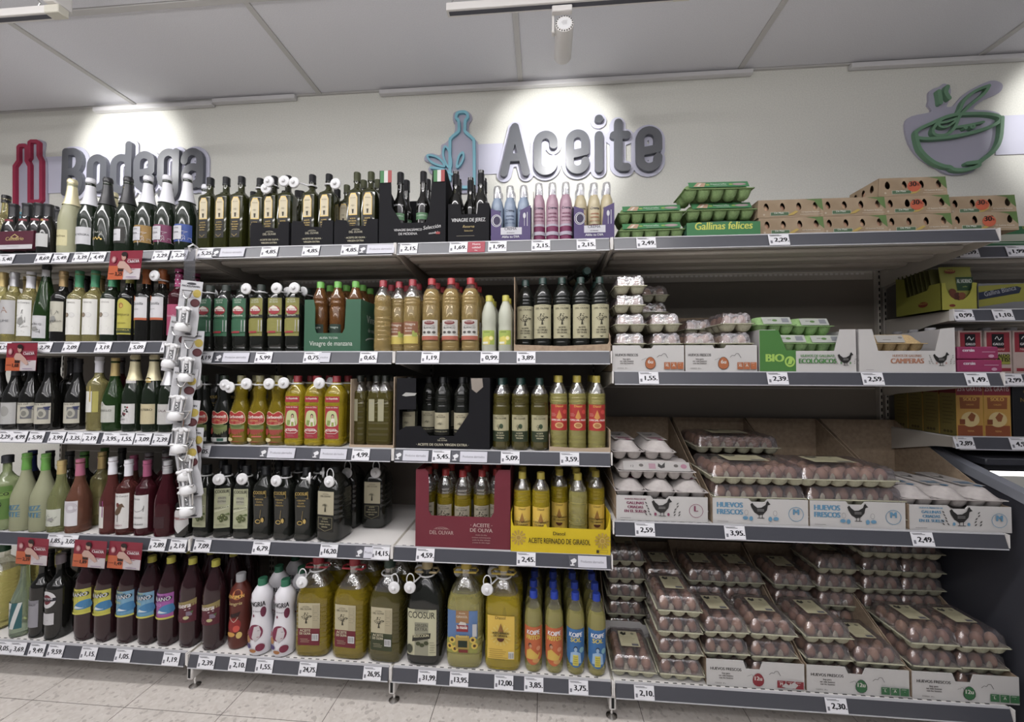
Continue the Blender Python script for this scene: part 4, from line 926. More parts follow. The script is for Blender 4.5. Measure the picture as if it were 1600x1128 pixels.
def lab_cas(A, w, h):
    A.rect(-w/2, 0, w/2, h*.80, '551326'); A.cols([-w/2+w*i/10 for i in range(11)], lambda x: h*(.62+.10*x/(w/2)), lambda x: h*(.88+.12*x/(w/2)), '8d7c3e'); A.text('Casera', -w*.06, h*.62, .020, 'd8cfd0', w*.74, bold=.04, rot=.12, sl=.2); A.line([(-w*.40, h*.44), (w*.1, h*.55), (w*.3, h*.60)], .003, 'd8cfd0')
    for i in range(6): A.ell(w*.2+(i % 3)*.006, h*.34+(i//3)*.009, .005, .005, '7c6c80', 6)
    A.ell(w*.16, h*.22, .011, .007, 'b6b078'); A.poly([(w*.28, h*.46), (w*.4, h*.5), (w*.36, h*.38)], '4a6a34'); A.lines(-w*.36, w*.05, h*.22, 3, .006, flat('a07080'))
def lab_martini(A, w, h):
    A.ell(0, h*.74, w*.46, h*.25, 'c8c6c8'); A.ell(0, h*.74, w*.26, h*.145, '6a1426'); A.rect(-w*.46, h*.69, w*.46, h*.79, '24222c'); A.text('MARTINI', 0, h*.74, .009, 'd0ced2', w*.86, bold=.02); A.rect(-w*.42, 0, w*.40, h*.34, 'b9b7ba'); A.lines(-w*.2, w*.3, h*.28, 2, .006, flat('8a4450')); A.line([(-w*.1, h*.08), (w*.1, h*.14), (w*.3, h*.1)], .001, '6a3440')
def lab_vini(A, w, h):
    A.rect(-w/2, 0, w/2, h, '1f5a60'); A.poly([(-w/2, h*.0), (-w/2, h), (w*.05, h), (-w*.1, h*.5)], 'c6c8c6'); A.poly([(-w*.08, 0), (w*.34, h), (w/2, h), (w*.16, 0)], 'c6c8c6'); A.text('VINI', -w*.2, h*.66, .013, '30343a', w*.5); A.ell(-w*.25, h*.46, .007, .005, '3a4a7a'); A.lines(-w*.42, -w*.1, h*.3, 3, .006, flat('7a7c7a'))
def lab_lamb(A, w, h):
    A.poly([(-w/2, h*.36), (-w*.45, h*.8), (-w*.2, h), (w*.2, h), (w*.45, h*.8), (w/2, h*.36), (0, 0)], 'c4c2c2'); A.text('LAMBRUSCO', 0, h*.58, .012, '8a2c24', w*.95, bold=.02); A.lines(-w*.2, w*.25, h*.36, 2, .006, flat('99979a'))
def lab_cuv(c1):
    def fn(A, w, h):
        A.rect(-w/2, 0, w/2, h, c1); r = random.Random(7)
        for i in range(12): x = (r.random()-.45)*w*.9; y = r.random()*h*.9; A.line([(x, y), (x+r.uniform(-.02, .02), y+r.uniform(-.02, .02)), (x+r.uniform(-.02, .02), y+.01)], .0015, 'd0ccd0')
        A.rect(-w/2, h*.12, w*.04, h*.9, 'c2c2c8'); A.text('ANNA', -w*.22, h*.74, .005, '44444c', w*.36); A.text('CAVA', -w*.25, h*.48, .008, '3a3a44', w*.3); A.lines(-w*.45, -w*.1, h*.3, 2, .005, flat('8a8a90'))
    return fn
def lab_letterN(c):
    def fn(A, w, h): A.rect(-w/2, 0, w/2, h, 'd0cfc8'); A.text('N', 0, h*.5, h*.78, c, w*.8, bold=-.01); A.lines(-w*.3, w*.3, h*.1, 1, .005, flat('9a9a9a'))
    return fn
def lab_castilla(A, w, h):
    A.rect(-w/2, 0, w/2, h, 'cac9cc'); A.rect(-w/2, 0, w/2, h*.10, 'b8551f'); A.ell(-w*.30, h*.95, .011, .013, 'b8622c'); A.text('Castilla', -w*.02, h*.66, .012, '3a3a3e', w*.8, bold=0, sl=.25); A.text('SELECCION', -w*.1, h*.45, .004, '66666a', w*.5); A.lines(-w*.4, w*.1, h*.3, 2, .006, flat('8a8a8c'))
def lab_manz(A, w, h):
    A.cols([-w/2+w*i/10 for i in range(11)], lambda x: 0, lambda x: h*(1-.18*(abs(x)/(w/2))**2), 'b3ab12'); A.ell(-w*.02, h*.80, .010, .013, '9a6a1a'); A.poly([(-.006, h*.78), (0, h*.85), (.006, h*.78), (0, h*.74)], 'c8a040'); A.text('Monjura', 0, h*.52, .012, '5a4a10', w*.8, bold=0, sl=.3); A.rect(-w/2, h*.04, w/2, h*.17, '33401a'); A.text('MANZANILLA', 0, h*.105, .007, 'c0b020', w*.9, bold=.02); A.text('SANLUCAR', 0, h*.3, .005, '5a4a10')
def lab_nizz(A, w, h): A.text('NIZZ', 0, h*.74, .023, '4a7c94', w, bold=.05, rot=.05); A.text('NTE', 0, h*.28, .023, '4a7c94', w, bold=.05, rot=-.04)
def lab_blanco(A, w, h):
    A.rect(-w/2, 0, w/2, h, '527a26'); A.rect(-w/2, h*.62, w/2, h*.82, '6f9434'); A.text('VINO', 0, h*.9, .008, 'c8d0b8'); A.text('BLANCO', 0, h*.72, .014, '1a1c16', w*.9, bold=.03); A.ell(w*.1, h*.46, .010, .014, '14140f'); A.rect(w*.09, h*.22, w*.12, h*.4, '14140f'); A.ell(w*.1, h*.2, .008, .002, '14140f')
    for i in range(5): A.poly([(-w*.4, h*.1), (-w*.3+i*.012, h*.5), (-w*.26+i*.012, h*.48)], '3f6a1c')
def lab_horse(A, w, h):
    A.rect(-w/2, 0, w/2, h, 'cdcbc8'); A.text('Viña en Cuerpo', 0, h*.90, .008, '3a3434', w*.88, bold=0, sl=.2); A.poly([(-w*.32, h*.45), (-w*.1, h*.58), (w*.05, h*.70), (w*.2, h*.72), (w*.32, h*.60), (w*.2, h*.62), (w*.1, h*.45), (w*.0, h*.40), (-w*.2, h*.38)], '5e4630'); A.ell(-w*.05, h*.68, .007, .010, '6a2a20'); A.rect(-w*.3, h*.2, -w*.27, h*.45, '3c3026'); A.rect(-w*.05, h*.2, -w*.02, h*.42, '3c3026'); A.line([(-w*.35, h*.18), (w*.3, h*.2)], .0012, '3c3026'); A.text('ROSADO', -w*.05, h*.08, .007, '8a3a5a', w*.6)
def lab_curl(A, w, h):
    A.rect(-w/2, 0, w/2, h, 'cdcccb'); A.text('Danza', -w*.1, h*.86, .009, '3a3a3a', w*.6, bold=0); A.line(spl([(-w*.3, h*.56), (-w*.05, h*.50), (w*.25, h*.56), (w*.32, h*.68), (w*.28, h*.50)], 4), .0015, '2a2a2a'); A.text('ORGANIC', 0, h*.3, .006, '66666a', w*.6); A.text('CEPUNAS', 0, h*.10, .007, '4a4a4e', w*.8)
def lab_circ(A, w, h):
    A.rect(-w/2, 0, w/2, h, 'cdcbd0'); A.text('TULIP', -w*.28, h*.88, .006, '55505a'); A.text('TORRO', -w*.28, h*.78, .006, '55505a')
    for r in (.022, .017, .012): A.line(arc(w*.22, h*.74, r, r, 0, 345, 14), .0009, '7a5a78')
    A.lines(-w*.4, w*.1, h*.3, 2, .006, flat('99959c'))
def lab_berries(A, w, h):
    A.rect(-w/2, 0, w/2, h, 'c6c5c4'); r = random.Random(2)
    for i in range(12): A.ell(-w*.2+r.random()*w*.4, h*(.35+r.random()*.5), .004, .004, ('8a2430', '44604a', '2a2a30')[i % 3], 6)
    A.text('BELLART', -w*.1, h*.2, .006, '3a3a3a', w*.6); A.lines(-w*.4, w*.2, h*.1, 1, .005, flat('99999c'))
def lab_tero(A, w, h): A.rect(-w/2, 0, w/2, h, 'bfb38a'); A.text('CASTERO', 0, h*.66, .010, '2c2a22', w*.9, bold=.02); A.line([(-w*.4, h*.5), (w*.4, h*.5)], .001, '6a6248'); A.lines(-w*.4, w*.3, h*.36, 3, .006, flat('8a8264'))
def lab_ura(A, w, h):
    A.rect(-w/2, 0, w/2, h, 'b9b5a4'); A.text('Aura m/l', 0, h*.90, .009, '26262a', w*.8); A.rect(-w*.05, h*.22, w*.42, h*.8, '6c6c70'); A.ell(w*.14, h*.5, w*.19, h*.22, 'a8a698'); A.ell(w*.12, h*.48, w*.11, h*.13, '77766e'); A.poly([(w*.2, h*.82), (w*.5, h*.84), (w*.42, h*.72), (w*.5, h*.66), (w*.3, h*.68)], '2a3460'); A.lines(-w*.4, w*.4, h*.12, 2, .005, flat('8a8878'))
def lab_crest(A, w, h): A.rect(-w/2, 0, w/2, h, 'adadab'); A.ell(0, h*.6, w*.22, h*.24, '94948f'); A.line([(-w*.4, h*.5), (w*.3, h*.5)], .003, '55555a'); A.lines(-w*.4, w*.1, h*.2, 2, .005, flat('88888a'))
def lab_med(A, w, h): A.cols([-w/2+w*i/16 for i in range(17)], lambda x: 0, lambda x: h*(.80+.2*math.exp(-((x+w*.12)/(w*.14))**2)), 'b5b6ad'); A.ell(-w*.12, h*.84, .009, .008, '9a9a90'); A.text('MEDRILLO', 0, h*.52, .009, '33352c', w*.85, bold=.01); A.line([(-w*.4, h*.36), (w*.35, h*.36)], .001, '6a6a60'); A.lines(-w*.2, w*.2, h*.2, 1, .005, flat('88887c'))
def lab_sangria(A, w, h):
    pass

# ================================================================== bottle kinds (built once, copied by placing)
KIND = {}
def kind(name, *a, **k): KIND[name] = (a, k)
def get(name):
    v = KIND[name]
    if isinstance(v, tuple): v = KIND[name] = bottle(*v[0], **v[1])
    return v
CH = cham(.365, .043); BO = bord(.338, .039); BU = burg(.330, .042)
kind('cava_pale', CH, gfrost2, None, [(.04, .115, .055, .1, plain('c8c08c', ('Benfinat', .55, .009, '6a6240'), lines=.4))], foil=(.24, pgold, .003))
kind('cava_white', CH, ggreen, None, [(.045, .125, .072, .15, plain('c3c3c7', ('DE NERGRA', .5, .009, '33343a'), lines=.35))], foil=(.235, wfoil, .003))
kind('cava_black', CH, ggreen, None, [(.045, .115, .07, 0, lambda A, w, h: (A.text('DE PLATA', 0, h*.7, .008, 'b8b8ae', w*.7), [A.ell(-w*.3+i*w*.1, h*.3+.006*(i % 2), .004, .004, goldp, 6) for i in range(7)]))], foil=(.235, bfoil, .003))
kind('cava_yellow', CH, ggreen, None, [(.045, .12, .074, -.1, lambda A, w, h: (A.rect(-w/2, 0, w/2, h, '23221c'), A.rect(-w/2, h*.14, w*.28, h*.86, 'c6c6ca'), A.text('CAVA', -w*.1, h*.5, .007, '44444c'), A.line([(-w*.5, h*.07), (w*.5, h*.12)], .001, 'b8a850'), A.line([(-w*.5, h*.94), (w*.5, h*.9)], .001, 'b8a850'))), (.275, .315, .004, .0, lambda A, w, h: A.rect(-w/2, 0, w/2, h, 'b0a020'))], foil=(.235, bfoil, .003))
for n, c in (('gold', '9a7420'), ('pink', '7a2a56'), ('blue', '2c4c9a')): kind('cava_'+n, CH, ggreen, None, [(.045, .125, .082, .25, lab_cuv(c))], foil=(.235, wfoil, .003))
WB = (.075, .075)
kind('w_burgundy_logo', BO, gwhite, None, [(.04, .20, .074, .1, plain('b4b3b4', ('A', .62, .028, '9a7a6c'), ('LUME', .35, .011, '6a6a70'), lines=.2))], foil=(.27, sfoil, 0))
kind('w_left', BO, gwhite, None, [(.04, .19, .072, .3, plain('c8c8c6', ('V', .5, .02, '2a2a30')))], foil=(.27, gfoil, 0))
kind('w_drawing', BO, gwhite, None, [(.03, .20, .072, .1, sketch('Viña en Cuerpo'))], foil=(.26, wfoil, 0))
kind('w_flute', flut(.372, .039), gmid, None, [(.02, .125, .080, 0, sketch('NUBORI Q', c='c2c2c4', seed=9, ty=.58)), (.29, .345, .05, 0, plain('c0c0c4'))], foil=(.345, bfoil, 0))
kind('w_cream', BO, gdark, None, [(.05, .19, .072, .1, sketch('TERRAMUELLO', c='b8b5a4', seed=5, ty=.32))], foil=(.265, mat('foil_bronze', (.40, .28, .14), .35, .5), 0))
kind('w_coin', BO, gwhite, None, [(.035, .20, .072, .12, coinlab)], foil=(.26, flat('2f8a5e', .4), 0))
kind('w_coin_dark', BO, ggreen, None, [(.035, .20, .072, .12, coinlab)], foil=(.26, flat('2f8a5e', .4), 0))
kind('w_manz', BO, gdark, None, [(.035, .20, .072, .05, lab_manz)], foil=(.275, flat('8f8a2a', .4), 0))
kind('w_castilla', BO, gdark, None, [(.10, .205, .074, 0, lab_castilla)], foil=(.27, flat('b4611c', .4), 0))
kind('w_castilla_tag', BO, gdark, None, [(.10, .205, .074, 0, lab_castilla)], foil=(.27, flat('b4611c', .4), 0), extra=[sec_tag(.285, .017, .016, .012)])
dotp = flat('a32a6a', .45)
def dots(A, w, h):
    r = random.Random(4)
    for i in range(22): A.o -= A.dh; A.ell(-w/2+w*(i % 6+.5*(i//6 % 2))/6, h*(.1+.24*(i//6)), .003, .003, 'e0d0dc', 6)
kind('w_pinkdots', BO, grosed, None, [(.03, .17, .07, 0, plain('a83a62', ('Rosado', .6, .010, 'd8b0c0'))), (.262, .335, .085, 0, dots)], foil=(.255, dotp, 0))
kind('w_pinkdots_tag', BO, grosed, None, [(.03, .17, .07, 0, plain('a83a62', ('Rosado', .6, .010, 'd8b0c0'))), (.262, .335, .085, 0, dots)], foil=(.255, dotp, 0), extra=[sec_tag(.25, .018, .07, -.01)])
kind('b_crest', BU, gdark, None, [(.025, .125, .078, .1, lab_crest)], foil=(.25, bfoil, 0))
kind('b_ura', BU, gdark, None, [(.03, .125, .080, .15, lab_ura)], foil=(.265, bfoil, 0))
kind('w_N', BO, gwhite, None, [(.085, .18, .046, -.25, lab_letterN('b09a34')), (.085, .18, .02, .65, plain('a8a03c'))], foil=(.265, wfoil, 0))
kind('b_med', burg(.333, .042), gmid, None, [(.04, .135, .082, 0, lab_med)], foil=(.25, gfoil, 0))
kind('c_berry', cham(.345, .042), ggreen, None, [(.035, .125, .080, 0, lab_berries), (.205, .235, .06, 0, plain('c4c2c2'))], foil=(.23, pgold, .003))
kind('c_tero', cham(.345, .042), ggreen, None, [(.035, .125, .080, 0, lab_tero), (.205, .25, .05, 0, lambda A, w, h: (A.ell(0, h*.5, .016, .018, '2a2a28'), A.ell(0, h*.5, .012, .014, goldp)))], foil=(.23, pgold, .003))
kind('c_gala', cham(.345, .042), ggreen, None, [(.035, .125, .080, 0, plain('bdbbb8', ('GALA', .62, .010, '5a3a44'), lines=.4))], foil=(.21, sfoil, .003))
kind('r_blanco', bord(.335, .05), mat('wine_green_tint', (.35, .42, .22), .05, trans=.6), (.02, .30, .335, flat('24262c')), [(.05, .20, .10, .3, lab_blanco)])
kind('r_nizz', burg(.345, .046), gfrost, None, [(.05, .115, .052, .1, lab_nizz)], foil=(.27, flat('5c9c34', .4), 0))
kind('r_land', burg(.315, .042), mat('wine_pale_green', (.62, .66, .30), .05, trans=.8, ior=1.33), None, [(.03, .105, .066, .15, sketch('', c='b9bcae', inkc='44503c', seed=12))], foil=(.255, gfoil, 0))
kind('r_circ', burg(.325, .044), grose, None, [(.035, .145, .085, -.1, lab_circ)], foil=(.25, flat('b0607c', .4), 0))
kind('r_slim', burg(.335, .039), mat('wine_salmon', (.17, .05, .045), .05, trans=.6, ior=1.33), None, [(.03, .125, .034, -.3, lab_letterN('7a2a6a'))], foil=(.26, wfoil, 0))
kind('r_horse', bord(.325, .040), mat('wine_rose_mid', (.13, .036, .032), .05, trans=.6, ior=1.33), None, [(.03, .185, .074, 0, lab_horse)], foil=(.255, wfoil, 0))
kind('r_curl', bord(.325, .040), grosed, None, [(.035, .18, .074, 0, lab_curl)], foil=(.255, flat('a04a70', .4), 0))
kind('r_plain', cham(.325, .043), grosed, None, [(.04, .09, .05, .0, plain('3a1c22'))], foil=(.27, sfoil, 0))
kind('r_lamb', bord(.22, .038), gdark, None, [(.02, .12, .076, 0, lab_lamb)], foil=(.19, bfoil, 0))
kind('dark_cap', BO, gdark, None, [], foil=(.26, bfoil, 0)); kind('grey_cap', BO, grosed, None, [], foil=(.26, flat('6e6a70', .4), 0)); kind('green_cap', BO, gdark, None, [], foil=(.26, flat('3f7a24', .4), 0)); kind('gold_cap', BO, gwhite, None, [], foil=(.26, gfoil, 0))
kind('blue_cap', BO, gdark, None, [], foil=(.24, flat('18285c', .4), 0)); kind('pink_cap', burg(.325, .042), grose, None, [(.05, .13, .07, 0, plain('b898a0', lines=.5))], foil=(.255, flat('9c4468', .4), 0))
# bottom wine shelf
kind('vini', burg(.34, .043), mat('glass_greenish', (.55, .68, .50), .05, trans=.8), (.017, .31, .345, flat('3a4a38')), [(.04, .155, .082, -.1, lab_vini)])
kind('vermut_grey', bord(.36, .040), gdark, (.016, .33, .362, flat('1a1a1a')), [(.05, .17, .06, -.1, plain('8c8a92', ('VERMUT', .8, .008, '33333a'), lines=.6, top=('7a7880', .12)))])
kind('martini', bord(.362, .045), gdark, (.018, .325, .365, flat('8c8088', .4)), [(.07, .22, .078, -.1, lab_martini)])
def colab(h, r, m=cola):
    R = [(r*.5, r*.5, 0, 2)]; 
    return [(r*.62, r*.62, 0, 5), (r*.80, r*.80, .006, 3), (r*.93, r*.93, .028, 2), (r, r, .05, 2), (r, r, h*.58, 2), (r*.98, r*.98, h*.61, 2), (r*1.0, r*1.0, h*.64, 2), (r*.88, r*.88, h*.73, 2), (r*.62, r*.62, h*.82, 2), (.0175, .0175, h*.90, 2), (.0135, .0135, h*.925, 2), (.0135, .0135, h*.97, 2)]
CO = colab(.372, .045)
yc = flat('b5ad12', .4)
def feet(r):
    mb = MB()
    for i in range(5):
        a = 2*pi*i/5+.3; mb.rings([(.009, .009, 0, 2), (.014, .014, .012, 2), (.010, .010, .03, 2)], cola, 8, off=(r*.62*cos(a), r*.62*sin(a), 0))
    return ('base_lobes', mb.build('base_lobes'), [])
for n, a in (('yel', ('b8b422', 'b8b422', 'LIMON', 'd8c830')), ('blu', ('6a9cb8', '5a94b4', 'LIMON', 'c8c44a')), ('pur', ('9a4a9a', 'a04a94', 'CLASICO', 'd09ad0'))):
    kind('ver_'+n, CO, cola, (.0165, .35, .376, yc), [(.125, .235, .105, -.1, lab_verano(*a))], extra=[feet(.045)])
kind('casera', CO, cola, (.0165, .35, .376, yc), [(.115, .215, .105, -.1, lab_cas)], extra=[feet(.045)])
kind('cola_plain', CO, cola, (.0165, .35, .376, yc), [])
J5 = lambda h: [(.060, .050, 0, 5), (.070, .060, .006, 5), (.074, .064, .02, 5), (.074, .064, h*.2, 5), (.072, .062, h*.21, 5), (.074, .064, h*.225, 5), (.074, .064, h*.56, 4.5), (.072, .062, h*.62, 4), (.060, .052, h*.71, 3), (.036, .034, h*.80, 2.2), (.022, .022, h*.835, 2), (.022, .022, h*.95, 2)]
def jhandle(c, z=.36, w=.05):
    mb = MB(); mb.tube([(-w, -.012, z-.004), (w*.9, -.016, z-.002), (w, .0, z), (w*.8, .02, z), (-w*.9, .016, z), (-w*1.05, 0, z)], .0045, c, 6, True); return ('handle', mb.build('handle'), [])
def gloss_ribs(R, h): return ribs(R, h*.24, h*.54, 7, .0022)
def bigjug(name, h, m, capc, lab, lw, tagx=None, hoop=True, z0=.13, z1=.56, hand=True, fill=None, r=.024):
    R = gloss_ribs(J5(h), h); c = cap_(capc)
    kind(name, R, m, (r, h*.905, h, c), [(h*z0, h*z1, lw, -.08, lab)], fillz=fill or h*(.70 if m is not petd else .99), extra=([jhandle(c, h*.875)] if hand else [])+([sec_tag(h*.84, .03, tagx, -.02, -.045, hoop=True)] if tagx else []), seg=32)
bigjug('jug_red', .41, oilg, 'a0182a', lab_jug5('6d1626'), .094, fill=None); bigjug('jug_red_tag', .41, oilg, 'a0182a', lab_jug5('6d1626'), .094, tagx=-.03)
bigjug('jug_olive', .41, oild, '2c4438', lab_jug5('333c1e'), .094, hand=False, tagx=.055); bigjug('jug_coosur', .414, petd, 'b09c6c', lab_coos5, .126, z0=.11, z1=.56, tagx=-.05)
bigjug('jug_masia', .422, oilp, 'c4a60a', lab_mas5, .128, z0=.16, z1=.56); bigjug('jug_diasol', .422, oily, 'c4a60a', lab_dia5, .112, z0=.12, z1=.53, tagx=-.06); bigjug('jug_plain', .41, oilg, 'a89a40', plain('b0a060'), .09)
bigjug('jug_wine_end', .38, oilp, '2a5a3a', plain('a8a888'), .02, hand=False)
J2 = lambda h: [(.046, .05, 0, 5), (.055, .06, .006, 5), (.058, .063, .02, 5), (.058, .063, h*.66, 5), (.052, .057, h*.76, 4), (.034, .036, h*.87, 3), (.019, .019, h*.92, 2), (.019, .019, h*.95, 2)]
kind('jug_dark', ribs(J2(.306), .09, .20, 5, .002), petd, (.021, .282, .308, flat('1a1c1a')), [(.045, .215, .076, 0, lab_jugdark)], seg=32, extra=[sec_tag(.262, .028, .015, -.005, -.03, hoop=True)])
kind('jug_dark_plain', ribs(J2(.306), .09, .20, 5, .002), petd, (.021, .282, .308, flat('1a1c1a')), [], seg=32)
# square olive oil glass bottles
SQ = lambda h: [(.027, .027, 0, 5), (.0315, .0315, .004, 6), (.033, .033, .012, 7), (.033, .033, h*.70, 7), (.031, .031, h*.735, 5), (.021, .021, h*.765, 3), (.0135, .0135, h*.80, 2), (.0125, .0125, h*.87, 2), (.0125, .0125, h*.97, 2)]
for n, c, ex in (('sq', '15161a', []), ('sq_tag_a', '15161a', [sec_tag(.285, .014, -.055, .0)]), ('sq_tag_b', '15161a', [sec_tag(.292, .014, .012, .0, hoop=False)]), ('sq_tag_c', '15161a', [sec_tag(.288, .014, .06, -.018)])):
    kind(n, SQ(.335), golive, (.0155, .30, .337, flat(c, .3)), [(.05, .235, .042, 0, lab_tall_gold)], extra=ex)
kind('sq_gcap', SQ(.335), golive, (.0155, .295, .337, flat('3c4020', .35)), [(.05, .235, .042, 0, lab_tall_gold)])
kind('sq_plain', SQ(.30), golive, (.0155, .265, .302, flat('15161a', .3)), [])
# balsamic / sherry
BA = rd([(.026, 0), (.031, .004), (.032, .012), (.032, .17), (.029, .20), (.017, .225), (.0135, .25), (.013, .30), (.013, .325)])
kind('balsam', BA, gdark, (.0155, .285, .337, flat('15151a', .3)), [(.115, .145, .058, 0, plain('4a7c50', ('BALSAMICO', .5, .006, 'c8d8c8'))), (.165, .19, .045, 0, lambda A, w, h: A.text('Seleccion', 0, h*.5, .009, 'c8c8cc', w, bold=0, sl=.2)), (.25, .262, .02, 0, lambda A, w, h: A.text('Sol', 0, h*.4, .007, 'c8c8cc', w))])
kind('jerez', BA, gdark, (.0155, .26, .312, flat('14151a', .3)), [(.205, .25, .03, 0, lambda A, w, h: (A.line([(-w*.4, 0), (0, h*.8), (w*.4, 0)], .001, '8a8a60'), A.line([(-w*.2, 0), (0, h*.5), (w*.2, 0)], .001, '8a8a60')))])
# sprays
def spray(n, c1, c2, c3):
    R = rd([(.024, 0), (.0265, .004), (.0265, .165), (.0235, .185), (.0175, .200), (.017, .205)])
    def lab(A, w, h):
        A.rect(-w/2, 0, w/2, h, c1); A.rect(-w/2, 0, w/2, h*.36, c2); A.rect(-w/2, h*.36, w/2, h*.42, c3); A.text('Crema', 0, h*.85, .010, '2a3050', w*.8, bold=.02, sl=.1); A.text('VINAGRE', 0, h*.70, .006, c2, w*.75, bold=.03); A.text('MODENA', 0, h*.60, .006, c2, w*.75, bold=.03); A.text('Aliña tu DIA', 0, h*.50, .006, c2, w*.8); A.rect(-w*.4, h*.1, w*.4, h*.2, c3)
    kind(n, R, flat(c1, .3), None, [(.01, .16, .09, 0, lab)], extra=[('clear_cap', MB().lathe([(.0175, .203), (.0178, .245), (.015, .258), (.010, .261)], film('cap_clear', (.84, .84, .87), .22, .1), 16, c0=False).lathe([(.008, .203), (.008, .235)], flat('b8b8c0'), 10).build('clear_cap'), [])])
spray('spray_blue', '8a9cb4', '3a5078', 'b0b0bc'); spray('spray_pink', 'b08a9c', '7a1f52', 'b0a8b8'); spray('spray_gold', 'c2b48c', 'b85a2c', '6a2a30')
# pet bottles
def masia(n, c1, c2, l1, l2, nm, pic, ex=[]):
    R = [(.026, .026, 0, 4), (.032, .032, .005, 5), (.034, .034, .015, 5), (.031, .031, .022, 5), (.034, .034, .03, 5), (.034, .034, .085, 5), (.032, .032, .092, 5), (.034, .034, .10, 5), (.034, .034, .225, 5), (.031, .031, .245, 4), (.022, .022, .265, 2.5), (.016, .016, .277, 2), (.0145, .0145, .30, 2)]
    kind(n, R, petd, (.0175, .276, .303, flat('26302a')), [(.07, .238, .064, 0, lab_masia(c1, c2, l1, l2, nm, pic))], extra=ex, seg=28)
masia('mas_g', '2d6344', '2d6344', 'ACEITE', 'OLIVA', 'Lindoliva', '2d6344'); masia('mas_g_tag', '2d6344', '2d6344', 'ACEITE', 'OLIVA', 'Lindoliva', '2d6344', [sec_tag(.268, .018, -.035, .005)])
masia('mas_o', '83802e', '83802e', 'ACEITE', 'DE OLIVA', 'Sumum', '22221c'); masia('mas_o_tag', '83802e', '83802e', 'ACEITE', 'DE OLIVA', 'Sumum', '22221c', [sec_tag(.268, .018, .022, .008)]); masia('mas_o_tag2', '83802e', '83802e', 'ACEITE', 'DE OLIVA', 'Sumum', '22221c', [sec_tag(.268, .018, -.03, .008)])
P1 = lambda h, r=.038: ribs(ribs(pet1(h, r), h*.05, h*.24, 3, .0018), h*.66, h*.74, 2, .0016)
kind('vin_manz', ribs(pet1(.313, .033), .19, .235, 2, .0015), vinb, (.0165, .285, .313, flat('5fae30', .4)), [(.03, .12, .062, 0, lambda A, w, h: (A.rect(-w/2, 0, w/2, h, '22382c'), A.text('Vinagre', 0, h*.8, .009, 'c8d4c8', w*.7), A.ell(0, h*.28, .017, .017, '8fae3a'), A.ell(-.015, h*.2, .008, .012, 'c8a050'), A.ell(-.004, h*.34, .004, .004, 'c8dc90')))])
kind('vin_none', ribs(pet1(.313, .037), .05, .16, 6, .0018), ving, (.0165, .285, .313, flat('a02434', .4)), [], fillz=.245)
kind('vin_grape', P1(.315, .037), ving, (.0165, .287, .315, flat('a02434', .4)), [(.035, .13, .070, 0, lab_vin)], fillz=.235)
kind('vin_white', P1(.318, .039), ving, (.017, .29, .318, flat('b0242c', .4)), [(.05, .135, .076, 0, lab_wv)], fillz=.27)
kind('lemon', [(.027, .027, 0, 2), (.031, .031, .006, 2), (.031, .031, .10, 2), (.0295, .0295, .112, 2), (.031, .031, .125, 2), (.030, .030, .165, 2), (.022, .022, .195, 2), (.0145, .0145, .212, 2), (.0145, .0145, .235, 2)], lemo, (.0155, .215, .241, flat('b8b01a', .4)), [(.03, .09, .058, 0, lab_lem)])
kind('orujo', P1(.311, .0385), petd, (.0165, .286, .313, flat('1f3a34', .4)), [(.055, .195, .086, 0, lab_tree)], seg=28)
def waist(n, m, lab, capc, ex):
    R = [(.032, .026, 0, 3), (.038, .030, .006, 3), (.041, .033, .02, 3), (.041, .033, .11, 2.6), (.039, .032, .15, 2.4), (.030, .027, .185, 2), (.024, .022, .205, 2), (.027, .026, .225, 2), (.027, .026, .24, 2), (.019, .019, .262, 2), (.015, .015, .272, 2), (.015, .015, .29, 2)]
    kind(n, R, m, (.017, .275, .303, flat(capc, .4)), [(.012, .152, .078, 0, lab, False)], extra=ex, seg=28)
lcd = lab_carb('6b7340', 'EXTRA'); lcy = lab_carb('9a3a2c', 'ORIGINAL')
for n, dx, dz in (('a', .015, .004), ('b', .050, .0)): waist('carb_d_'+n, petd, lcd, '2c3a2c', [sec_tag(.262, .02, dx, dz)])
for n, dx, dz in (('a', -.01, -.01), ('b', -.022, .006), ('c', -.008, .006)): waist('carb_y_'+n, oilg, lcy, '8a8458', [sec_tag(.262, .02, dx, dz)])
EP = [(.034, .034, 0, 3), (.040, .040, .006, 4), (.042, .042, .02, 4), (.042, .042, .17, 4), (.040, .040, .178, 4), (.042, .042, .186, 4), (.042, .042, .222, 3.5), (.036, .036, .245, 3), (.022, .022, .266, 2), (.015, .015, .276, 2), (.015, .015, .295, 2)]
for n, ex in (('esp_a', [sec_tag(.268, .02, -.03, .004)]), ('esp_b', []), ('esp_c', [sec_tag(.268, .02, -.05, .004)])):
    kind(n, ribs(EP, .02, .05, 2, .002), oily, (.0175, .276, .303, flat('a01c2c', .4)), [(.035, .175, .058, 0, lab_esp), (.190, .215, .062, 0, lab_esp_neck)], extra=ex, seg=28)
kind('tray_dark', ribs(pet1(.30, .038, 4), .03, .20, 7, .002), oild, (.0165, .275, .302, flat('20261e', .4)), [(.105, .20, .026, -.1, plain('9c9878', lines=.9))], fillz=0.235, seg=28)
kind('box_dark', ribs(pet1(.295, .036), .17, .215, 3, .0022), petd, (.0165, .27, .297, flat('15181a', .4)), [(.05, .145, .074, 0, lab_dosq)])
kind('do_olive', ribs(pet1(.297, .038), .18, .215, 2, .002), oild, (.0165, .268, .297, flat('163a34', .4)), [(.035, .145, .078, 0, lab_doolive)], fillz=0.232)
kind('dia_red', ribs(P1(.308, .0375), .16, .2, 2, .0014), oilp, (.0165, .28, .308, flat('bba810', .4)), [(.085, .19, .076, 0, lab_diared)], fillz=0.235, seg=28)
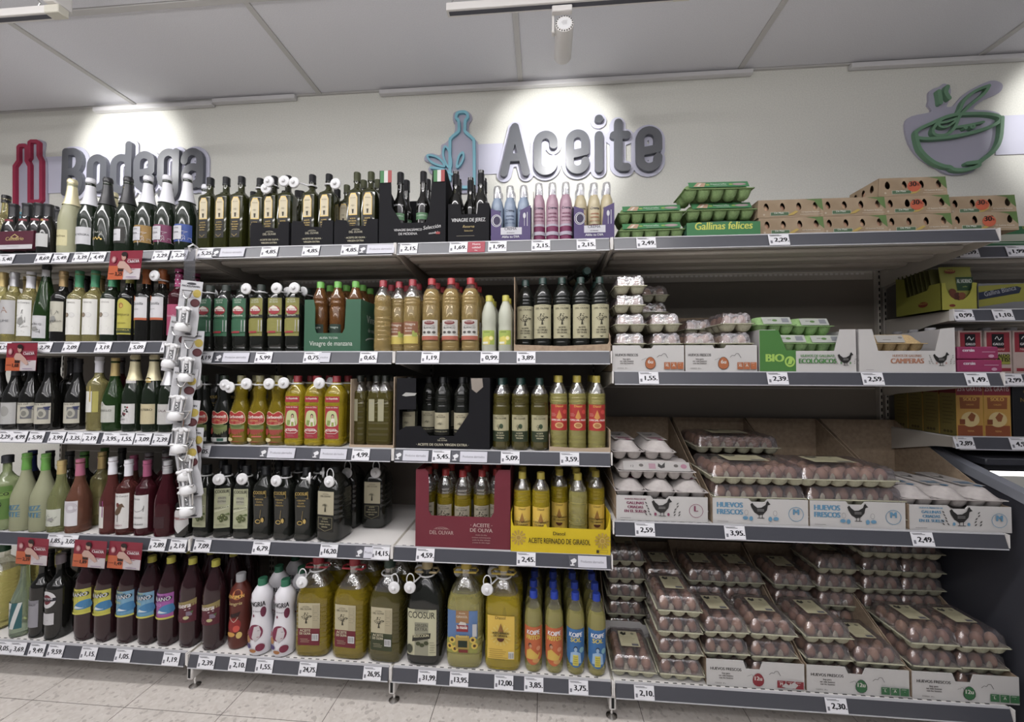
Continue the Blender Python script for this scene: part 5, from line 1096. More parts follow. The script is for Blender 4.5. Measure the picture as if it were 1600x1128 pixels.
kind('dia_yel', P1(.305, .038), oily, (.0165, .278, .305, flat('bba810', .4)), [(.055, .17, .078, 0, lab_diayel)], fillz=0.235); kind('dia_none', ribs(pet1(.305, .038), .05, .16, 6, .0018), oilp, (.0165, .278, .305, flat('bba810', .4)), [], fillz=.235)
kind('maroon_b', P1(.30, .037), oilg, (.0165, .272, .300, flat('a01c1c', .4)), [(.05, .155, .074, 0, lambda A, w, h: (A.rect(-w/2, 0, w/2, h, 'a89f88'), olivar(A, 0, h*.82, .06, '33301f'), tree(A, 0, h*.3, .05, '33301f')))], fillz=.20)
def coos(n, lab, ex, w=.062, capc='14161a'):
    R = [(.033, .033, 0, 4), (.038, .038, .006, 5), (.040, .040, .02, 5), (.037, .037, .032, 5), (.036, .036, .09, 5), (.038, .038, .16, 5), (.039, .039, .215, 5), (.034, .034, .235, 4), (.020, .020, .255, 2.2), (.016, .016, .268, 2), (.015, .015, .30, 2)]
    kind(n, R, petd, (.0175, .272, .308, flat(capc, .4)), [(.045, .215, w, 0, lab)], extra=ex, seg=28)
lc = lab_coos('a5a883', ''); lg = lab_coos('', '', True)
coos('coo_a', lc, [sec_tag(.262, .018, -.03, 0, face=.9)]); coos('coo_b', lc, [sec_tag(.262, .018, -.008, -.004)]); coos('coo_c', lc, [sec_tag(.262, .018, .014, 0)]); coos('cog_a', lg, []); coos('cog_b', lg, [sec_tag(.262, .018, -.008, -.004)]); coos('cog_c', lg, [sec_tag(.262, .018, .045, .01, face=-1.1)])
KO = lambda h: [(.026, .026, 0, 2), (.034, .034, .006, 2), (.037, .037, .022, 2), (.036, .036, .05, 2), (.0375, .0375, .10, 2), (.0375, .0375, .20, 2), (.036, .036, .225, 2), (.028, .028, .255, 2), (.017, .017, .278, 2), (.0135, .0135, .287, 2), (.0135, .0135, .305, 2)]
kind('koi_f', KO(.313), oilp, (.0165, .286, .314, flat('1c3aa0', .35)), [(.035, .185, .086, 0, lab_koipe('c25a1c', 'FRITOS', False))], fillz=0.252); kind('koi_s', KO(.313), oilp, (.0165, .286, .314, flat('1c3aa0', .35)), [(.035, .185, .086, 0, lab_koipe('2a6aa6', 'SOL', True))], fillz=0.252); kind('koi_n', KO(.313), oilp, (.0165, .286, .314, flat('1c3aa0', .35)), [], fillz=.252)
SG = rd([(.036, 0), (.044, .006), (.049, .03), (.049, .085), (.042, .13), (.037, .165), (.038, .195), (.043, .225), (.040, .25), (.028, .272), (.017, .285), (.0145, .305)])
def sang_art(A, w, h):
    A.ell(w*.30, h*.66, .012, .022, '6a1c3c'); A.ell(-w*.30, h*.86, .012, .016, '6a1c3c'); A.ell(-w*.1, h*.60, .005, .006, '7a2444'); A.text('SANGRIA', 0, h*.76, .022, '1f1d24', w*.72, bold=.02); A.text('de Verano', .004, h*.67, .006, '33303a')
    A.ell(.004, h*.36, .028, .030, '7a1f40'); A.poly([(.0, h*.44), (.018, h*.46), (.026, h*.36), (.022, h*.28), (.008, h*.22), (-.004, h*.28)], 'b9b2b4'); A.line([(.014, h*.385), (.022, h*.385)], .0012, '2a2228'); A.line([(.013, h*.29), (.020, h*.295)], .0018, '8a2434')
    A.ell(-.022, h*.24, .012, .014, 'b07a3a'); A.ell(-.018, h*.14, .012, .010, '4a3a74'); A.ell(.0, h*.07, .012, .008, 'b0702c'); A.ell(.024, h*.12, .014, .016, '7a1c3c'); A.ell(-.032, h*.33, .008, .010, 'a84a5a')
kind('sangria', SG, mat('sleeve_white', (.60, .59, .62), .35), (.019, .283, .31, flat('1f6a4c', .4)), [(.01, .27, .11, -.05, sang_art, False)])
DS = rd([(.034, 0), (.040, .004), (.043, .015), (.043, .10), (.040, .14), (.041, .19), (.043, .225), (.036, .25), (.022, .272), (.0165, .285), (.016, .295)])
def ds_art(A, w, h):
    A.ell(w*.1, h*.9, .02, .02, 'c26a1c'); A.text('DON SIMON', 0, h*.84, .013, 'd0a030', w*.7, bold=.04); A.text('Sangria', 0, h*.72, .014, 'c8b070', w*.7, bold=.02, sl=.2); A.ell(0, h*.36, .026, .030, '8a1410'); A.ell(.010, h*.3, .012, .014, 'c8402a'); A.ell(-.012, h*.20, .018, .010, 'c89020'); A.poly([(-.02, h*.55), (.024, h*.60), (.018, h*.52), (-.012, h*.5)], '2a1010'); A.ell(.02, h*.18, .01, .014, 'd0b050'); A.line(spl([(-.02, h*.5), (0, h*.42), (.015, h*.5)], 3), .002, 'c8b8a8')
kind('donsimon', DS, mat('sleeve_red', (.085, .018, .012), .35), (.020, .272, .312, flat('a8a8ac', .4)), [(.02, .26, .10, -.05, ds_art, False)])
kind('small_dark', rd([(.026, 0), (.031, .004), (.032, .012), (.032, .10), (.027, .13), (.016, .155), (.0135, .17), (.0135, .215)]), gdark, None, [(.03, .085, .06, 0, plain('b8b8b8', lines=.6)), (.135, .15, .04, 0, lambda A, w, h: (A.rect(-w/2, 0, w/2, h, '7a1f2c'), A.ell(0, h*.3, .007, .009, goldp)))], foil=(.165, bfoil, 0))
kind('small_nolabel', rd([(.026, 0), (.031, .004), (.032, .012), (.032, .10), (.027, .13), (.016, .155), (.0135, .17), (.0135, .215)]), gdark, None, [(.135, .15, .04, 0, lambda A, w, h: A.rect(-w/2, 0, w/2, h, '7a1f2c'))], foil=(.165, bfoil, 0))
kind('tall_clear', bord(.33, .038), mat('wine_straw', (.66, .58, .25), .05, trans=.8), (.017, .295, .333, flat('15161a')), [(.04, .19, .074, 0, lambda A, w, h: [A.line(arc(0, h*.5, .02+.004*k, .04+.006*k, 0, 350, 16), .001, '8a7a30') for k in range(4)])])
kind('cyan_cap', bord(.30, .035), gdark, None, [], foil=(.22, flat('4a9ab0', .4), 0))

# ================================================================== placing rows
ROWN = {}
def rank(i, n):
    if n == 1: return ''
    if n == 2: return (', left of two', ', right of two')[i]
    if n == 3: return (', leftmost of three', ', middle of three', ', rightmost of three')[i]
    return ', %s from left' % ('first', 'second', 'third', 'fourth', 'fifth', 'sixth', 'seventh')[i]
BACKW = ('directly', 'two rows', 'three rows', 'four rows')
KDESC = {'dark_cap': 'black capped bottle', 'grey_cap': 'grey capped bottle', 'green_cap': 'green capped bottle', 'gold_cap': 'gold capped bottle', 'blue_cap': 'blue capped bottle', 'pink_cap': 'pink capped bottle', 'cola_plain': 'dark soda bottle', 'koi_n': 'blue capped bottle', 'sq_plain': 'small dark bottle', 'cog_a': 'black bottle'}
def cut16(a, b): return a+b if len((a+b).split()) <= 16 else a
KNAME = {}
def row(z, rowname, items, Y=.075, grp=None):
    """items: (kind, px, description, object name, n behind, dict(Y, kb back kind, pitch, rz, s))"""
    cnt = {}
    for it in items: cnt[it[2]] = cnt.get(it[2], 0)+1
    seen = {}
    for it in items:
        kd, px, desc, nm, nb = it[:5]; o = it[5] if len(it) > 5 else {}
        yy = o.get('Y', Y); i = seen.get(desc, 0); seen[desc] = i+1
        x = PX(px, yy, z+.05)+o.get('dx', 0); s = o.get('s', 1); base = desc+rank(i, cnt[desc])
        rz = o.get('rz', rnd.uniform(-.06, .06)); cat = o.get('cat', 'bottle')
        g = o.get('g', '%s %ss' % (rowname, desc.split(' with')[0])) if cnt[desc] > 1 or nb else None
        thing(nm, cut16(base, ', '+rowname), cat, (x, yy, z), (0, 0, rz), g, get(kd), (s, s, s))
        for k in range(nb):
            kb = o.get('kb', kd); p = o.get('pitch', .088)
            thing(nm, cut16('%s %s behind %s' % (KDESC.get(kb, cat.replace('_', ' ')), BACKW[k], base), ', '+rowname), cat, (x+rnd.uniform(-.004, .004), yy+p*(k+1), z), (0, 0, rnd.uniform(-.3, .3)), g, get(kb), (s, s, s))
zw = [z+LIP for z in ZW]; zo = [z+LIP for z in ZO]; ze = [z+LIP for z in ZE]; zd = [z+LIP for z in ZD]
WBn, OBn = 'wine_bottle', 'oil_bottle'
row(zw[0], 'top wine shelf', [
 ('tall_clear', 7, 'straw wine bottle with black cap', WBn, 0, {'Y': .13}), ('cyan_cap', 30, 'dark bottle with pale blue cap', WBn, 0, {'Y': .25}), ('cyan_cap', 66, 'small dark bottle with pale blue cap', WBn, 0, {'Y': .30, 's': .9}),
 ('cava_pale', 110, 'frosted yellow sparkling bottle with gold foil', WBn, 0), ('cava_white', 139, 'green cava bottle with grey white foil', WBn, 1, {'kb': 'c_tero', 'pitch': .1}),
 ('cava_black', 166, 'dark cava bottle with black foil and gold print', WBn, 1, {'kb': 'cava_white', 'pitch': .1}), ('cava_yellow', 198, 'cava bottle with black foil and yellow strip', WBn, 1, {'pitch': .1}),
 ('cava_gold', 229, 'cava bottle with gold patterned label', WBn, 1, {'kb': 'cava_black', 'pitch': .1}), ('cava_pink', 259, 'cava bottle with purple patterned label', WBn, 1, {'pitch': .1}), ('cava_blue', 291, 'cava bottle with blue patterned label', WBn, 1, {'pitch': .1})], .07)
row(zw[1], 'second wine shelf', [
 ('w_left', 2, 'white wine bottle with gold cap at far left', WBn, 1, {'kb': 'gold_cap'}), ('w_burgundy_logo', 20, 'white wine with silver cap and grey label', WBn, 1, {'kb': 'gold_cap'}), ('w_drawing', 46, 'white wine with white cap and sketch label', WBn, 0),
 ('w_flute', 70, 'tall green flute bottle with low white label', WBn, 1, {'kb': 'grey_cap'}), ('w_cream', 97, 'dark bottle with bronze cap and cream label', WBn, 1, {'kb': 'dark_cap'}), ('w_coin', 122, 'white wine with green cap and coin label', WBn, 1, {'kb': 'gold_cap'}),
 ('w_coin', 147, 'white wine with green cap and coin label', WBn, 1, {'kb': 'green_cap'}), ('w_coin_dark', 174, 'dark bottle with green cap and coin label', WBn, 1, {'kb': 'green_cap'}), ('w_manz', 201, 'black bottle with yellow label and olive cap', WBn, 1, {'kb': 'dark_cap'}),
 ('w_castilla', 227, 'dark wine with plain orange cap', WBn, 1), ('w_castilla_tag', 252, 'dark wine with orange cap and security tag', WBn, 1, {'kb': 'w_castilla'}), ('w_pinkdots', 278, 'pink labelled bottle with dotted cap behind corkscrews', WBn, 1)], .075)
row(zw[2], 'third wine shelf', [
 ('b_ura', -2, 'dark bottle cut by the picture edge', WBn, 1, {'kb': 'dark_cap'}), ('b_crest', 23, 'dark burgundy bottle with grey crest label', WBn, 1, {'kb': 'dark_cap'}), ('b_ura', 49, 'dark burgundy bottle with cream map label', WBn, 1, {'kb': 'dark_cap'}), ('b_ura', 75, 'dark burgundy bottle with cream map label', WBn, 1, {'kb': 'dark_cap', 'Y': .065}),
 ('b_ura', 120, 'dark burgundy bottle standing apart', WBn, 1, {'kb': 'dark_cap', 'Y': .095}), ('w_N', 153, 'white wine with letter label and white cap', WBn, 1, {'kb': 'grey_cap'}), ('b_med', 178, 'green burgundy bottle with gold cap', WBn, 1, {'kb': 'grey_cap'}),
 ('c_berry', 209, 'sparkling bottle with gold foil and berry label', WBn, 1, {'kb': 'dark_cap'}), ('c_tero', 239, 'sparkling bottle with gold foil and cream label', WBn, 1, {'kb': 'dark_cap'}), ('c_gala', 265, 'sparkling bottle with silver foil', WBn, 1)], .075)
row(zw[3], 'fourth wine shelf', [
 ('r_blanco', 9, 'white wine bottle with lime green label', WBn, 1, {'kb': 'blue_cap'}), ('r_nizz', 39, 'frosted bottle with blue lettering and green cap', WBn, 1, {'kb': 'dark_cap'}), ('r_nizz', 69, 'frosted bottle with blue lettering and green cap', WBn, 1, {'kb': 'dark_cap'}),
 ('r_land', 94, 'pale bottle with gold cap and landscape label', WBn, 2, {'kb': 'green_cap'}), ('r_circ', 123, 'orange rose bottle with circle label', WBn, 1, {'kb': 'gold_cap'}), ('pink_cap', 157, 'rose bottle with pink cap standing back', WBn, 1, {'Y': .15, 'kb': 'dark_cap'}),
 ('r_slim', 174, 'slim rose bottle with white cap', WBn, 1, {'kb': 'pink_cap'}), ('r_horse', 199, 'rose bottle with rider label', WBn, 2, {'kb': 'grey_cap'}), ('r_curl', 228, 'dark rose bottle with pink cap and white label', WBn, 2, {'kb': 'grey_cap'}),
 ('r_plain', 260, 'dark red sparkling bottle without white label', WBn, 1, {'kb': 'grey_cap'}), ('r_lamb', 290, 'short dark bottle with white shield label', WBn, 1)], .055)
row(zw[4], 'bottom wine shelf', [
 ('jug_wine_end', 2, 'big pale jug at the left edge', 'jug', 1, {'Y': .12, 'cat': 'jug', 'pitch': .15}), ('vini', 37, 'clear bottle with teal and white label', WBn, 1, {'kb': 'dark_cap'}), ('vermut_grey', 65, 'dark bottle with long grey label', WBn, 1, {'kb': 'dark_cap'}), ('martini', 92, 'dark vermouth bottle with oval label', WBn, 1, {'kb': 'dark_cap'}),
 ('ver_yel', 137, 'wine soda with yellow label', 'soda_bottle', 2, {'kb': 'cola_plain', 'pitch': .094}), ('ver_yel', 168, 'wine soda with yellow label', 'soda_bottle', 2, {'kb': 'cola_plain', 'pitch': .094}), ('ver_blu', 203, 'wine soda with blue label', 'soda_bottle', 2, {'kb': 'cola_plain', 'pitch': .094}), ('ver_blu', 235, 'wine soda with blue label', 'soda_bottle', 2, {'kb': 'cola_plain', 'pitch': .094}),
 ('ver_pur', 265, 'wine soda with purple label', 'soda_bottle', 2, {'kb': 'cola_plain', 'pitch': .094}), ('casera', 299, 'wine soda with maroon label', 'soda_bottle', 2, {'kb': 'cola_plain', 'pitch': .094})], .07)
# ---- oil bays
row(zo[0], 'top oil shelf', [
 ('sq', 327, 'loose square oil bottle with gold label', OBn, 1, {'kb': 'sq_plain', 'pitch': .075}), ('sq', 352, 'loose square oil bottle with gold label', OBn, 1, {'kb': 'sq_plain', 'pitch': .075}), ('sq', 376, 'loose square oil bottle with gold label', OBn, 1, {'kb': 'sq_plain', 'pitch': .075})], .06)
row(zo[0]+.003, 'first black tray on top', [('sq_tag_c', 405, 'square oil bottle', OBn, 1, {'kb': 'sq_plain', 'pitch': .07, 's': .98}), ('sq_tag_b', 427, 'square oil bottle', OBn, 1, {'kb': 'sq_plain', 'pitch': .07}), ('sq_tag_b', 449, 'square oil bottle', OBn, 1, {'kb': 'sq_plain', 'pitch': .07})], .075)
row(zo[0]+.003, 'second black tray on top', [('sq_plain', 470, 'square oil bottle without label', OBn, 0, {'Y': .15}), ('sq_tag_a', 487, 'square oil bottle', OBn, 0), ('sq_tag_c', 513, 'square oil bottle', OBn, 1, {'kb': 'sq_plain', 'pitch': .07})], .075)
row(zo[0]+.003, 'third black tray on top', [('sq_gcap', 541, 'olive capped oil bottle', OBn, 0, {'Y': .145, 's': .95}), ('sq_gcap', 557, 'olive capped oil bottle', OBn, 1, {'pitch': .07}), ('sq_gcap', 579, 'olive capped oil bottle', OBn, 1, {'pitch': .07})], .07)
row(zo[0]+.003, 'balsamic vinegar tray', [('balsam', 625, 'black vinegar bottle', 'vinegar_bottle', 1, {'pitch': .07}), ('balsam', 661, 'black vinegar bottle', 'vinegar_bottle', 1, {'pitch': .07})], .085)
row(zo[0]+.003, 'sherry vinegar tray', [('jerez', 712, 'black vinegar bottle', 'vinegar_bottle', 1, {'pitch': .07}), ('jerez', 735, 'black vinegar bottle', 'vinegar_bottle', 1, {'pitch': .07, 'Y': .13}), ('jerez', 753, 'black vinegar bottle', 'vinegar_bottle', 1, {'pitch': .07, 'dx': -.005})], .07)
for a, n, l in ((('spray_blue', (777, 797, 818)), 'left purple tray', 'blue'), (('spray_pink', (842, 863, 884)), 'sprays between purple trays', 'magenta'), (('spray_gold', (907, 928, 948)), 'right purple tray', 'orange')):
    row(zo[0]+.003, n, [(a[0], p, l+' vinegar cream spray with clear cap', 'spray_bottle', 1, {'pitch': .06, 's': .98}) for p in a[1]], .075 if l != 'magenta' else .06)
row(zo[1], 'second oil shelf', [
 ('w_pinkdots_tag', 306, 'dotted cap bottle', WBn, 0, {'Y': .26}), ('w_pinkdots_tag', 333, 'dotted cap bottle', WBn, 0, {'Y': .32}), ('w_pinkdots', 357, 'dotted cap bottle', WBn, 0, {'Y': .38}),
 ('mas_g_tag', 327, 'green labelled dark oil bottle', OBn, 1), ('mas_g', 352, 'green labelled dark oil bottle', OBn, 1, {'kb': 'mas_g_tag'}), ('mas_g', 380, 'green labelled dark oil bottle', OBn, 1, {'kb': 'mas_g_tag'}), ('mas_o_tag2', 407, 'olive labelled dark oil bottle', OBn, 1), ('mas_o_tag', 435, 'olive labelled dark oil bottle', OBn, 1), ('mas_o_tag', 462, 'olive labelled dark oil bottle', OBn, 1),
 ('vin_none', 598, 'gold vinegar bottle without label', 'vinegar_bottle', 1), ('vin_grape', 623, 'gold vinegar bottle with grape label', 'vinegar_bottle', 1, {'Y': .10}), ('vin_grape', 644, 'gold vinegar bottle with grape label', 'vinegar_bottle', 1), ('vin_white', 674, 'gold vinegar bottle with white label', 'vinegar_bottle', 2), ('vin_white', 704.5, 'gold vinegar bottle with white label', 'vinegar_bottle', 2), ('vin_white', 735, 'gold vinegar bottle with white label', 'vinegar_bottle', 2),
 ('lemon', 764, 'cloudy lemon juice bottle with yellow cap', 'juice_bottle', 2, {'pitch': .07}), ('lemon', 790, 'cloudy lemon juice bottle with yellow cap', 'juice_bottle', 2, {'pitch': .07}),
 ('orujo', 821, 'black oil bottle with tree label', OBn, 1, {'Y': .10}), ('orujo', 848, 'black oil bottle with tree label', OBn, 2), ('orujo', 878, 'black oil bottle with tree label', OBn, 2), ('orujo', 907.5, 'black oil bottle with tree label', OBn, 2), ('orujo', 937, 'black oil bottle with tree label', OBn, 2)], .065)
row(zo[1]+.003, 'green vinegar box', [('vin_manz', p, 'apple vinegar bottle with lime cap', 'vinegar_bottle', 2 if p == 555 else 1, {'pitch': .075, 'g': 'apple vinegars in the green box'}) for p in (500, 527, 555)], .085)
o = thing(OBn, 'black oil bottle lying on top of the tree label bottles', 'bottle', (PX(897, .36, 1.80), .375, 1.842), (math.radians(96), 0, math.radians(6)), None, get('orujo'))
row(zo[2], 'third oil shelf', [
 ('carb_d_a', 317, 'dark waisted oil bottle with heart label', OBn, 1, {'kb': 'cog_a'}), ('carb_d_b', 349, 'dark waisted oil bottle with heart label', OBn, 1, {'kb': 'cog_a'}), ('carb_y_a', 376, 'golden waisted oil bottle with heart label', OBn, 1), ('carb_y_b', 405, 'golden waisted oil bottle with heart label', OBn, 1), ('carb_y_c', 434, 'golden waisted oil bottle with heart label', OBn, 1),
 ('esp_a', 464, 'yellow oil bottle with red label and cap', OBn, 1, {'pitch': .095}), ('esp_b', 494.5, 'yellow oil bottle with red label and cap', OBn, 1, {'pitch': .095}), ('esp_c', 525, 'yellow oil bottle with red label and cap', OBn, 1, {'pitch': .095}),
 ('do_olive', 783.5, 'dim olive oil bottle with green cap', OBn, 1), ('do_olive', 813, 'dim olive oil bottle with green cap', OBn, 1), ('do_olive', 843, 'dim olive oil bottle with green cap', OBn, 1), ('dia_red', 873, 'pale oil bottle with red label, yellow cap', OBn, 1), ('dia_red', 902, 'pale oil bottle with red label, yellow cap', OBn, 1), ('dia_red', 932, 'pale oil bottle with red label, yellow cap', OBn, 2)], .062)
row(zo[2]+.003, 'long cardboard tray', [('tray_dark', 562, 'olive bottle with side label', OBn, 1), ('tray_dark', 588, 'olive bottle with side label', OBn, 1), ('tray_dark', 611, 'olive bottle with side label', OBn, 1, {'dx': -.028})], .09)
row(zo[2]+.003, 'black oil carton', [('box_dark', 640, 'black bottle with pale label', OBn, 0, {'Y': .11}), ('box_dark', 671, 'black bottle with pale label', OBn, 1, {'Y': .15}), ('box_dark', 692, 'black bottle with pale label', OBn, 1), ('box_dark', 722, 'black bottle with pale label', OBn, 1)], .085)
row(zo[3], 'fourth oil shelf', [
 ('coo_a', 322, 'black oil bottle with cream label', OBn, 1, {'kb': 'cog_a'}), ('coo_b', 353, 'black oil bottle with cream label', OBn, 1, {'rz': .3, 'kb': 'cog_a'}), ('coo_c', 384, 'black oil bottle with cream label', OBn, 1, {'kb': 'cog_a', 'rz': .1}), ('cog_a', 414, 'black oil bottle with gold print', OBn, 1), ('cog_b', 446, 'black oil bottle with gold print', OBn, 1), ('cog_c', 478, 'black oil bottle with gold print', OBn, 1),
 ('jug_dark', 523, 'squat black oil jug with tag', 'jug', 1, {'Y': .085, 'cat': 'jug', 'pitch': .14, 'rz': -.12}), ('jug_dark', 590, 'further black oil jug standing apart', 'jug', 0, {'Y': .24, 'cat': 'jug', 'rz': 0})], .06)
row(zo[3]+.003, 'maroon carton', [('maroon_b', p, 'red capped oil bottle', OBn, 1, {'Y': y}) for p, y in ((669, .125), (696, .105), (723, .09), (753, .105), (776, .125))], .1)
row(zo[3]+.003, 'yellow tray', [('dia_yel', 816, 'yellow labelled oil bottle', OBn, 1, {'kb': 'dia_yel'}), ('dia_yel', 845, 'yellow labelled oil bottle', OBn, 0), ('dia_yel', 874, 'yellow labelled oil bottle', OBn, 2, {'Y': .13}), ('dia_none', 903, 'oil bottle without label', OBn, 2, {'kb': 'dia_yel'}), ('dia_yel', 931, 'yellow labelled oil bottle', OBn, 2, {'Y': .12})], .065)
row(zo[4], 'bottom oil shelf', [
 ('casera', 335, 'wine soda with maroon label', 'soda_bottle', 2, {'kb': 'cola_plain', 'Y': .068, 'pitch': .094}), ('cola_plain', 368, 'unlabelled dark soda standing back', 'soda_bottle', 1, {'Y': .20}), ('donsimon', 375, 'orange and red sleeve sangria bottle', 'sangria_bottle', 0, {'Y': .088, 'rz': .15}), ('sangria', 409, 'white sangria bottle with green cap', 'sangria_bottle', 2, {'pitch': .11}), ('sangria', 445, 'white sangria bottle with green cap', 'sangria_bottle', 1, {'pitch': .11}),
 ('jug_red_tag', 496, 'big olive oil jug with red cap', 'jug', 1, {'cat': 'jug', 'pitch': .145, 'kb': 'jug_red', 'Y': .095}), ('jug_red', 553, 'big olive oil jug with red cap', 'jug', 1, {'cat': 'jug', 'pitch': .145, 'Y': .095}), ('jug_olive', 608, 'big dim oil jug with green cap', 'jug', 1, {'cat': 'jug', 'pitch': .145, 'kb': 'jug_plain', 'Y': .09}),
 ('jug_coosur', 667, 'big black oil jug with cream label', 'jug', 1, {'cat': 'jug', 'pitch': .145, 'Y': .088}), ('jug_masia', 728, 'big yellow oil jug with picture label', 'jug', 1, {'cat': 'jug', 'pitch': .145, 'kb': 'jug_diasol', 'Y': .088}), ('jug_diasol', 787, 'big yellow oil jug with yellow label', 'jug', 1, {'cat': 'jug', 'pitch': .145, 'Y': .088}),
 ('koi_f', 833.5, 'orange labelled oil bottle with blue cap', OBn, 4, {'kb': 'koi_n', 'pitch': .08}), ('koi_f', 866, 'orange labelled oil bottle with blue cap', OBn, 4, {'kb': 'koi_n', 'pitch': .08}), ('koi_s', 899, 'blue labelled oil bottle with blue cap', OBn, 4, {'kb': 'koi_n', 'pitch': .08}), ('koi_s', 932, 'blue labelled oil bottle with blue cap', OBn, 4, {'kb': 'koi_n', 'pitch': .08})], .062)
for y, l in ((0, 'front'), (1, 'back')): pass

# ================================================================== cartons, trays and boxes of the oil bays
kraft = noisy(mat('kraft_board', (.30, .22, .15), .8), 60, (.27, .20, .14), (.34, .26, .18))
kraftd = mat('kraft_edge', (.36, .28, .20), .8)
whiteb = mat('white_board', (.47, .46, .45), .6)
blackb = mat('black_board', (.010, .010, .012), .7, spec=.15)
maroon = mat('maroon_board', (.12, .014, .025), .5)
greenb = mat('green_board', (.032, .095, .055), .5)
yellowb = mat('yellow_board', (.52, .39, .012), .5)
purpleb = mat('purple_board', (.055, .035, .12), .5)
def front_map(Y=0, W=0): return plane_map((0, Y, 0), (1, 0, 0), (0, 0, 1), (0, -1, 0))
def open_box(name, label, px0, px1, Y, z, D, front, hl, hr, hb, mo, art=None, mi=None, group=None, cat='box', side_art=None, slope=True, back=True, T=.003, hf=None, dx=0):
    """open display box: front outline given as [(u 0..1, height)], sides from hl/hr sloping to hb at the back"""
    x0, x1 = PX(px0, Y, z+.03)+dx, PX(px1, Y, z+.03)+dx; W = x1-x0; mi = mi or mo
    t = thing(name, label, cat, ((x0+x1)/2, Y, z), group=group)
    P = [(-W/2, 0)]+[((u-.5)*W, h) for u, h in front]+[(W/2, 0)]
    f = ob('front_panel', MB().prism(P, 0, T, mo).build('front_panel', 0), t)
    if art:
        mb = MB(); A = Art(mb, front_map()); art(A, W, front[0][1]); ob('front_print', mb.build('front_print'), f)
    for s, h in ((-1, hl), (1, hr)):
        q = [(T, 0), (T, h), (T+.02, h), (D, hb), (D, 0)] if slope else [(T, 0), (T, h), (D, hb), (D, 0)]
        xo = s*W/2; xi = xo-s*T
        sp_ = ob('side_panel', MB().prism(q, min(xo, xi), max(xo, xi), mi, mp=lambda X, y, Z: (y, X, Z)).build('side_panel', 0), t)
        if side_art and s == 1:
            mb = MB(); side_art(Art(mb, plane_map((W/2, 0, 0), (0, 1, 0), (0, 0, 1), (1, 0, 0))), D, h); ob('side_print', mb.build('side_print'), sp_)
    if back: ob('back_panel', MB().box(-W/2, D, 0, W/2, D+T, hb, mi).build('back_panel', 0), t)
    ob('base_panel', MB().box(-W/2+T, T, 0, W/2-T, D, .002, mi).build('base_panel', 0), t)
    return t
def oliv_front(A, W, h):
    olivar(A, 0, .052, .075, 'b9b39a'); A.text('· ACEITE DE OLIVA ·', 0, .028, .0075, 'c3bc9c', W*.75, bold=.02); A.text('VIRGEN EXTRA', 0, .014, .0075, 'c3bc9c', W*.6, bold=.02)
for a, b, l in ((391, 451, 'first'), (455, 520, 'second'), (522, 590, 'third')):
    open_box('black_tray', 'black cardboard tray with cream print, %s of three on the top oil shelf' % l, a, b, .018, zo[0], .17, [(0, .10), (.04, .112), (.28, .108), (.33, .085), (.72, .082), (.76, .112), (1, .11)], .10, .11, .12, blackb, oliv_front, group='black oil trays on top')
def flagp(A, W, h): 
    for i, c in enumerate(('2c7a3c', 'c8c8c4', 'a03230')): A.rect(-W/2+W*i/3, h-.052, -W/2+W*(i+1)/3, h, c)
t = open_box('balsamic_tray', 'black balsamic vinegar tray with Italian flags on tall sides', 592, 696, .02, zo[0], .17, [(0, .32), (.17, .32), (.19, .16), (.30, .11), (.33, .09), (.70, .09), (.76, .14), (.80, .31), (1, .315)], .32, .315, .26, blackb,
    lambda A, W, h: (A.text('VINAGRE BALSÁMICO', -W*.06, .055, .010, 'c6c6c6', W*.42, bold=.02), A.text('DE MÓDENA', -W*.06, .038, .010, 'c6c6c6', W*.28, bold=.02), A.text('Selección', W*.30, .062, .016, 'c6c6c6', W*.26, bold=.01, rot=.12, sl=.2), A.text('mundial', W*.32, .040, .009, 'c6c6c6', W*.2, rot=.12, sl=.2), A.rect(W*.36, .038, W*.42, .048, 'a03230'),
                     [A.rect(-W/2+.004+.017*i, .266, -W/2+.004+.017*(i+1), .318, c) for i, c in enumerate(('2c7a3c', 'c8c8c4', 'a03230'))], [A.rect(W*.32+.016*i, .262, W*.32+.016*(i+1), .312, c) for i, c in enumerate(('2c7a3c', 'c8c8c4', 'a03230'))]), T=.0025)
open_box('sherry_tray', 'black sherry vinegar tray beside the balsamic tray', 700, 764, .02, zo[0], .17, [(0, .165), (.30, .165), (.32, .12), (.70, .12), (.74, .165), (1, .165)], .165, .165, .17, blackb,
    lambda A, W, h: (A.text('VINAGRE DE JEREZ', 0, .088, .015, 'c6c6c6', W*.82, bold=.02), A.text('Reserva', 0, .062, .011, 'b09a58', W*.5, sl=.3), A.text('Seleccion', 0, .046, .007, 'b09a58', W*.4, sl=.3), A.lines(-W*.3, W*.3, .028, 1, .005, flat('99907a'))))
def purp(A, W, h):
    A.ell(-W*.36, .088, .022, .026, 'c8c8d0'); A.ell(-W*.36, .088, .0195, .0235, '2c2148'); A.ell(-W*.355, .088, .017, .021, 'c8c8d0'); A.ell(-W*.35, .088, .0145, .0185, '2c2148'); A.rect(-W*.25, .028, W*.28, .058, 'c4c4cc'); A.text('CREMA', 0, .047, .011, '2c2c3c', W*.44); A.text('DE VINAGRE', 0, .034, .004, '2c2c3c', W*.3); A.text('Aliña tu DIA', 0, .014, .010, 'c8c8d0', W*.5, bold=.03)
    A.rect(W*.34, .062, W*.35, .115, 'c8c8d0'); A.ell(W*.345, .106, .006, .012, 'c8c8d0', 6); A.rect(W*.41, .062, W*.425, .12, 'c8c8d0')
for a, b, l in ((767, 829, 'left'), (897, 960, 'right')):
    open_box('purple_tray', 'purple tray of vinegar cream sprays, %s one of the two' % l, a, b, .02, zo[0], .17, [(0, .14), (.24, .125), (.26, .055), (.70, .055), (.74, .13), (1, .15)], .14, .15, .21, purpleb, purp, group='purple spray trays')
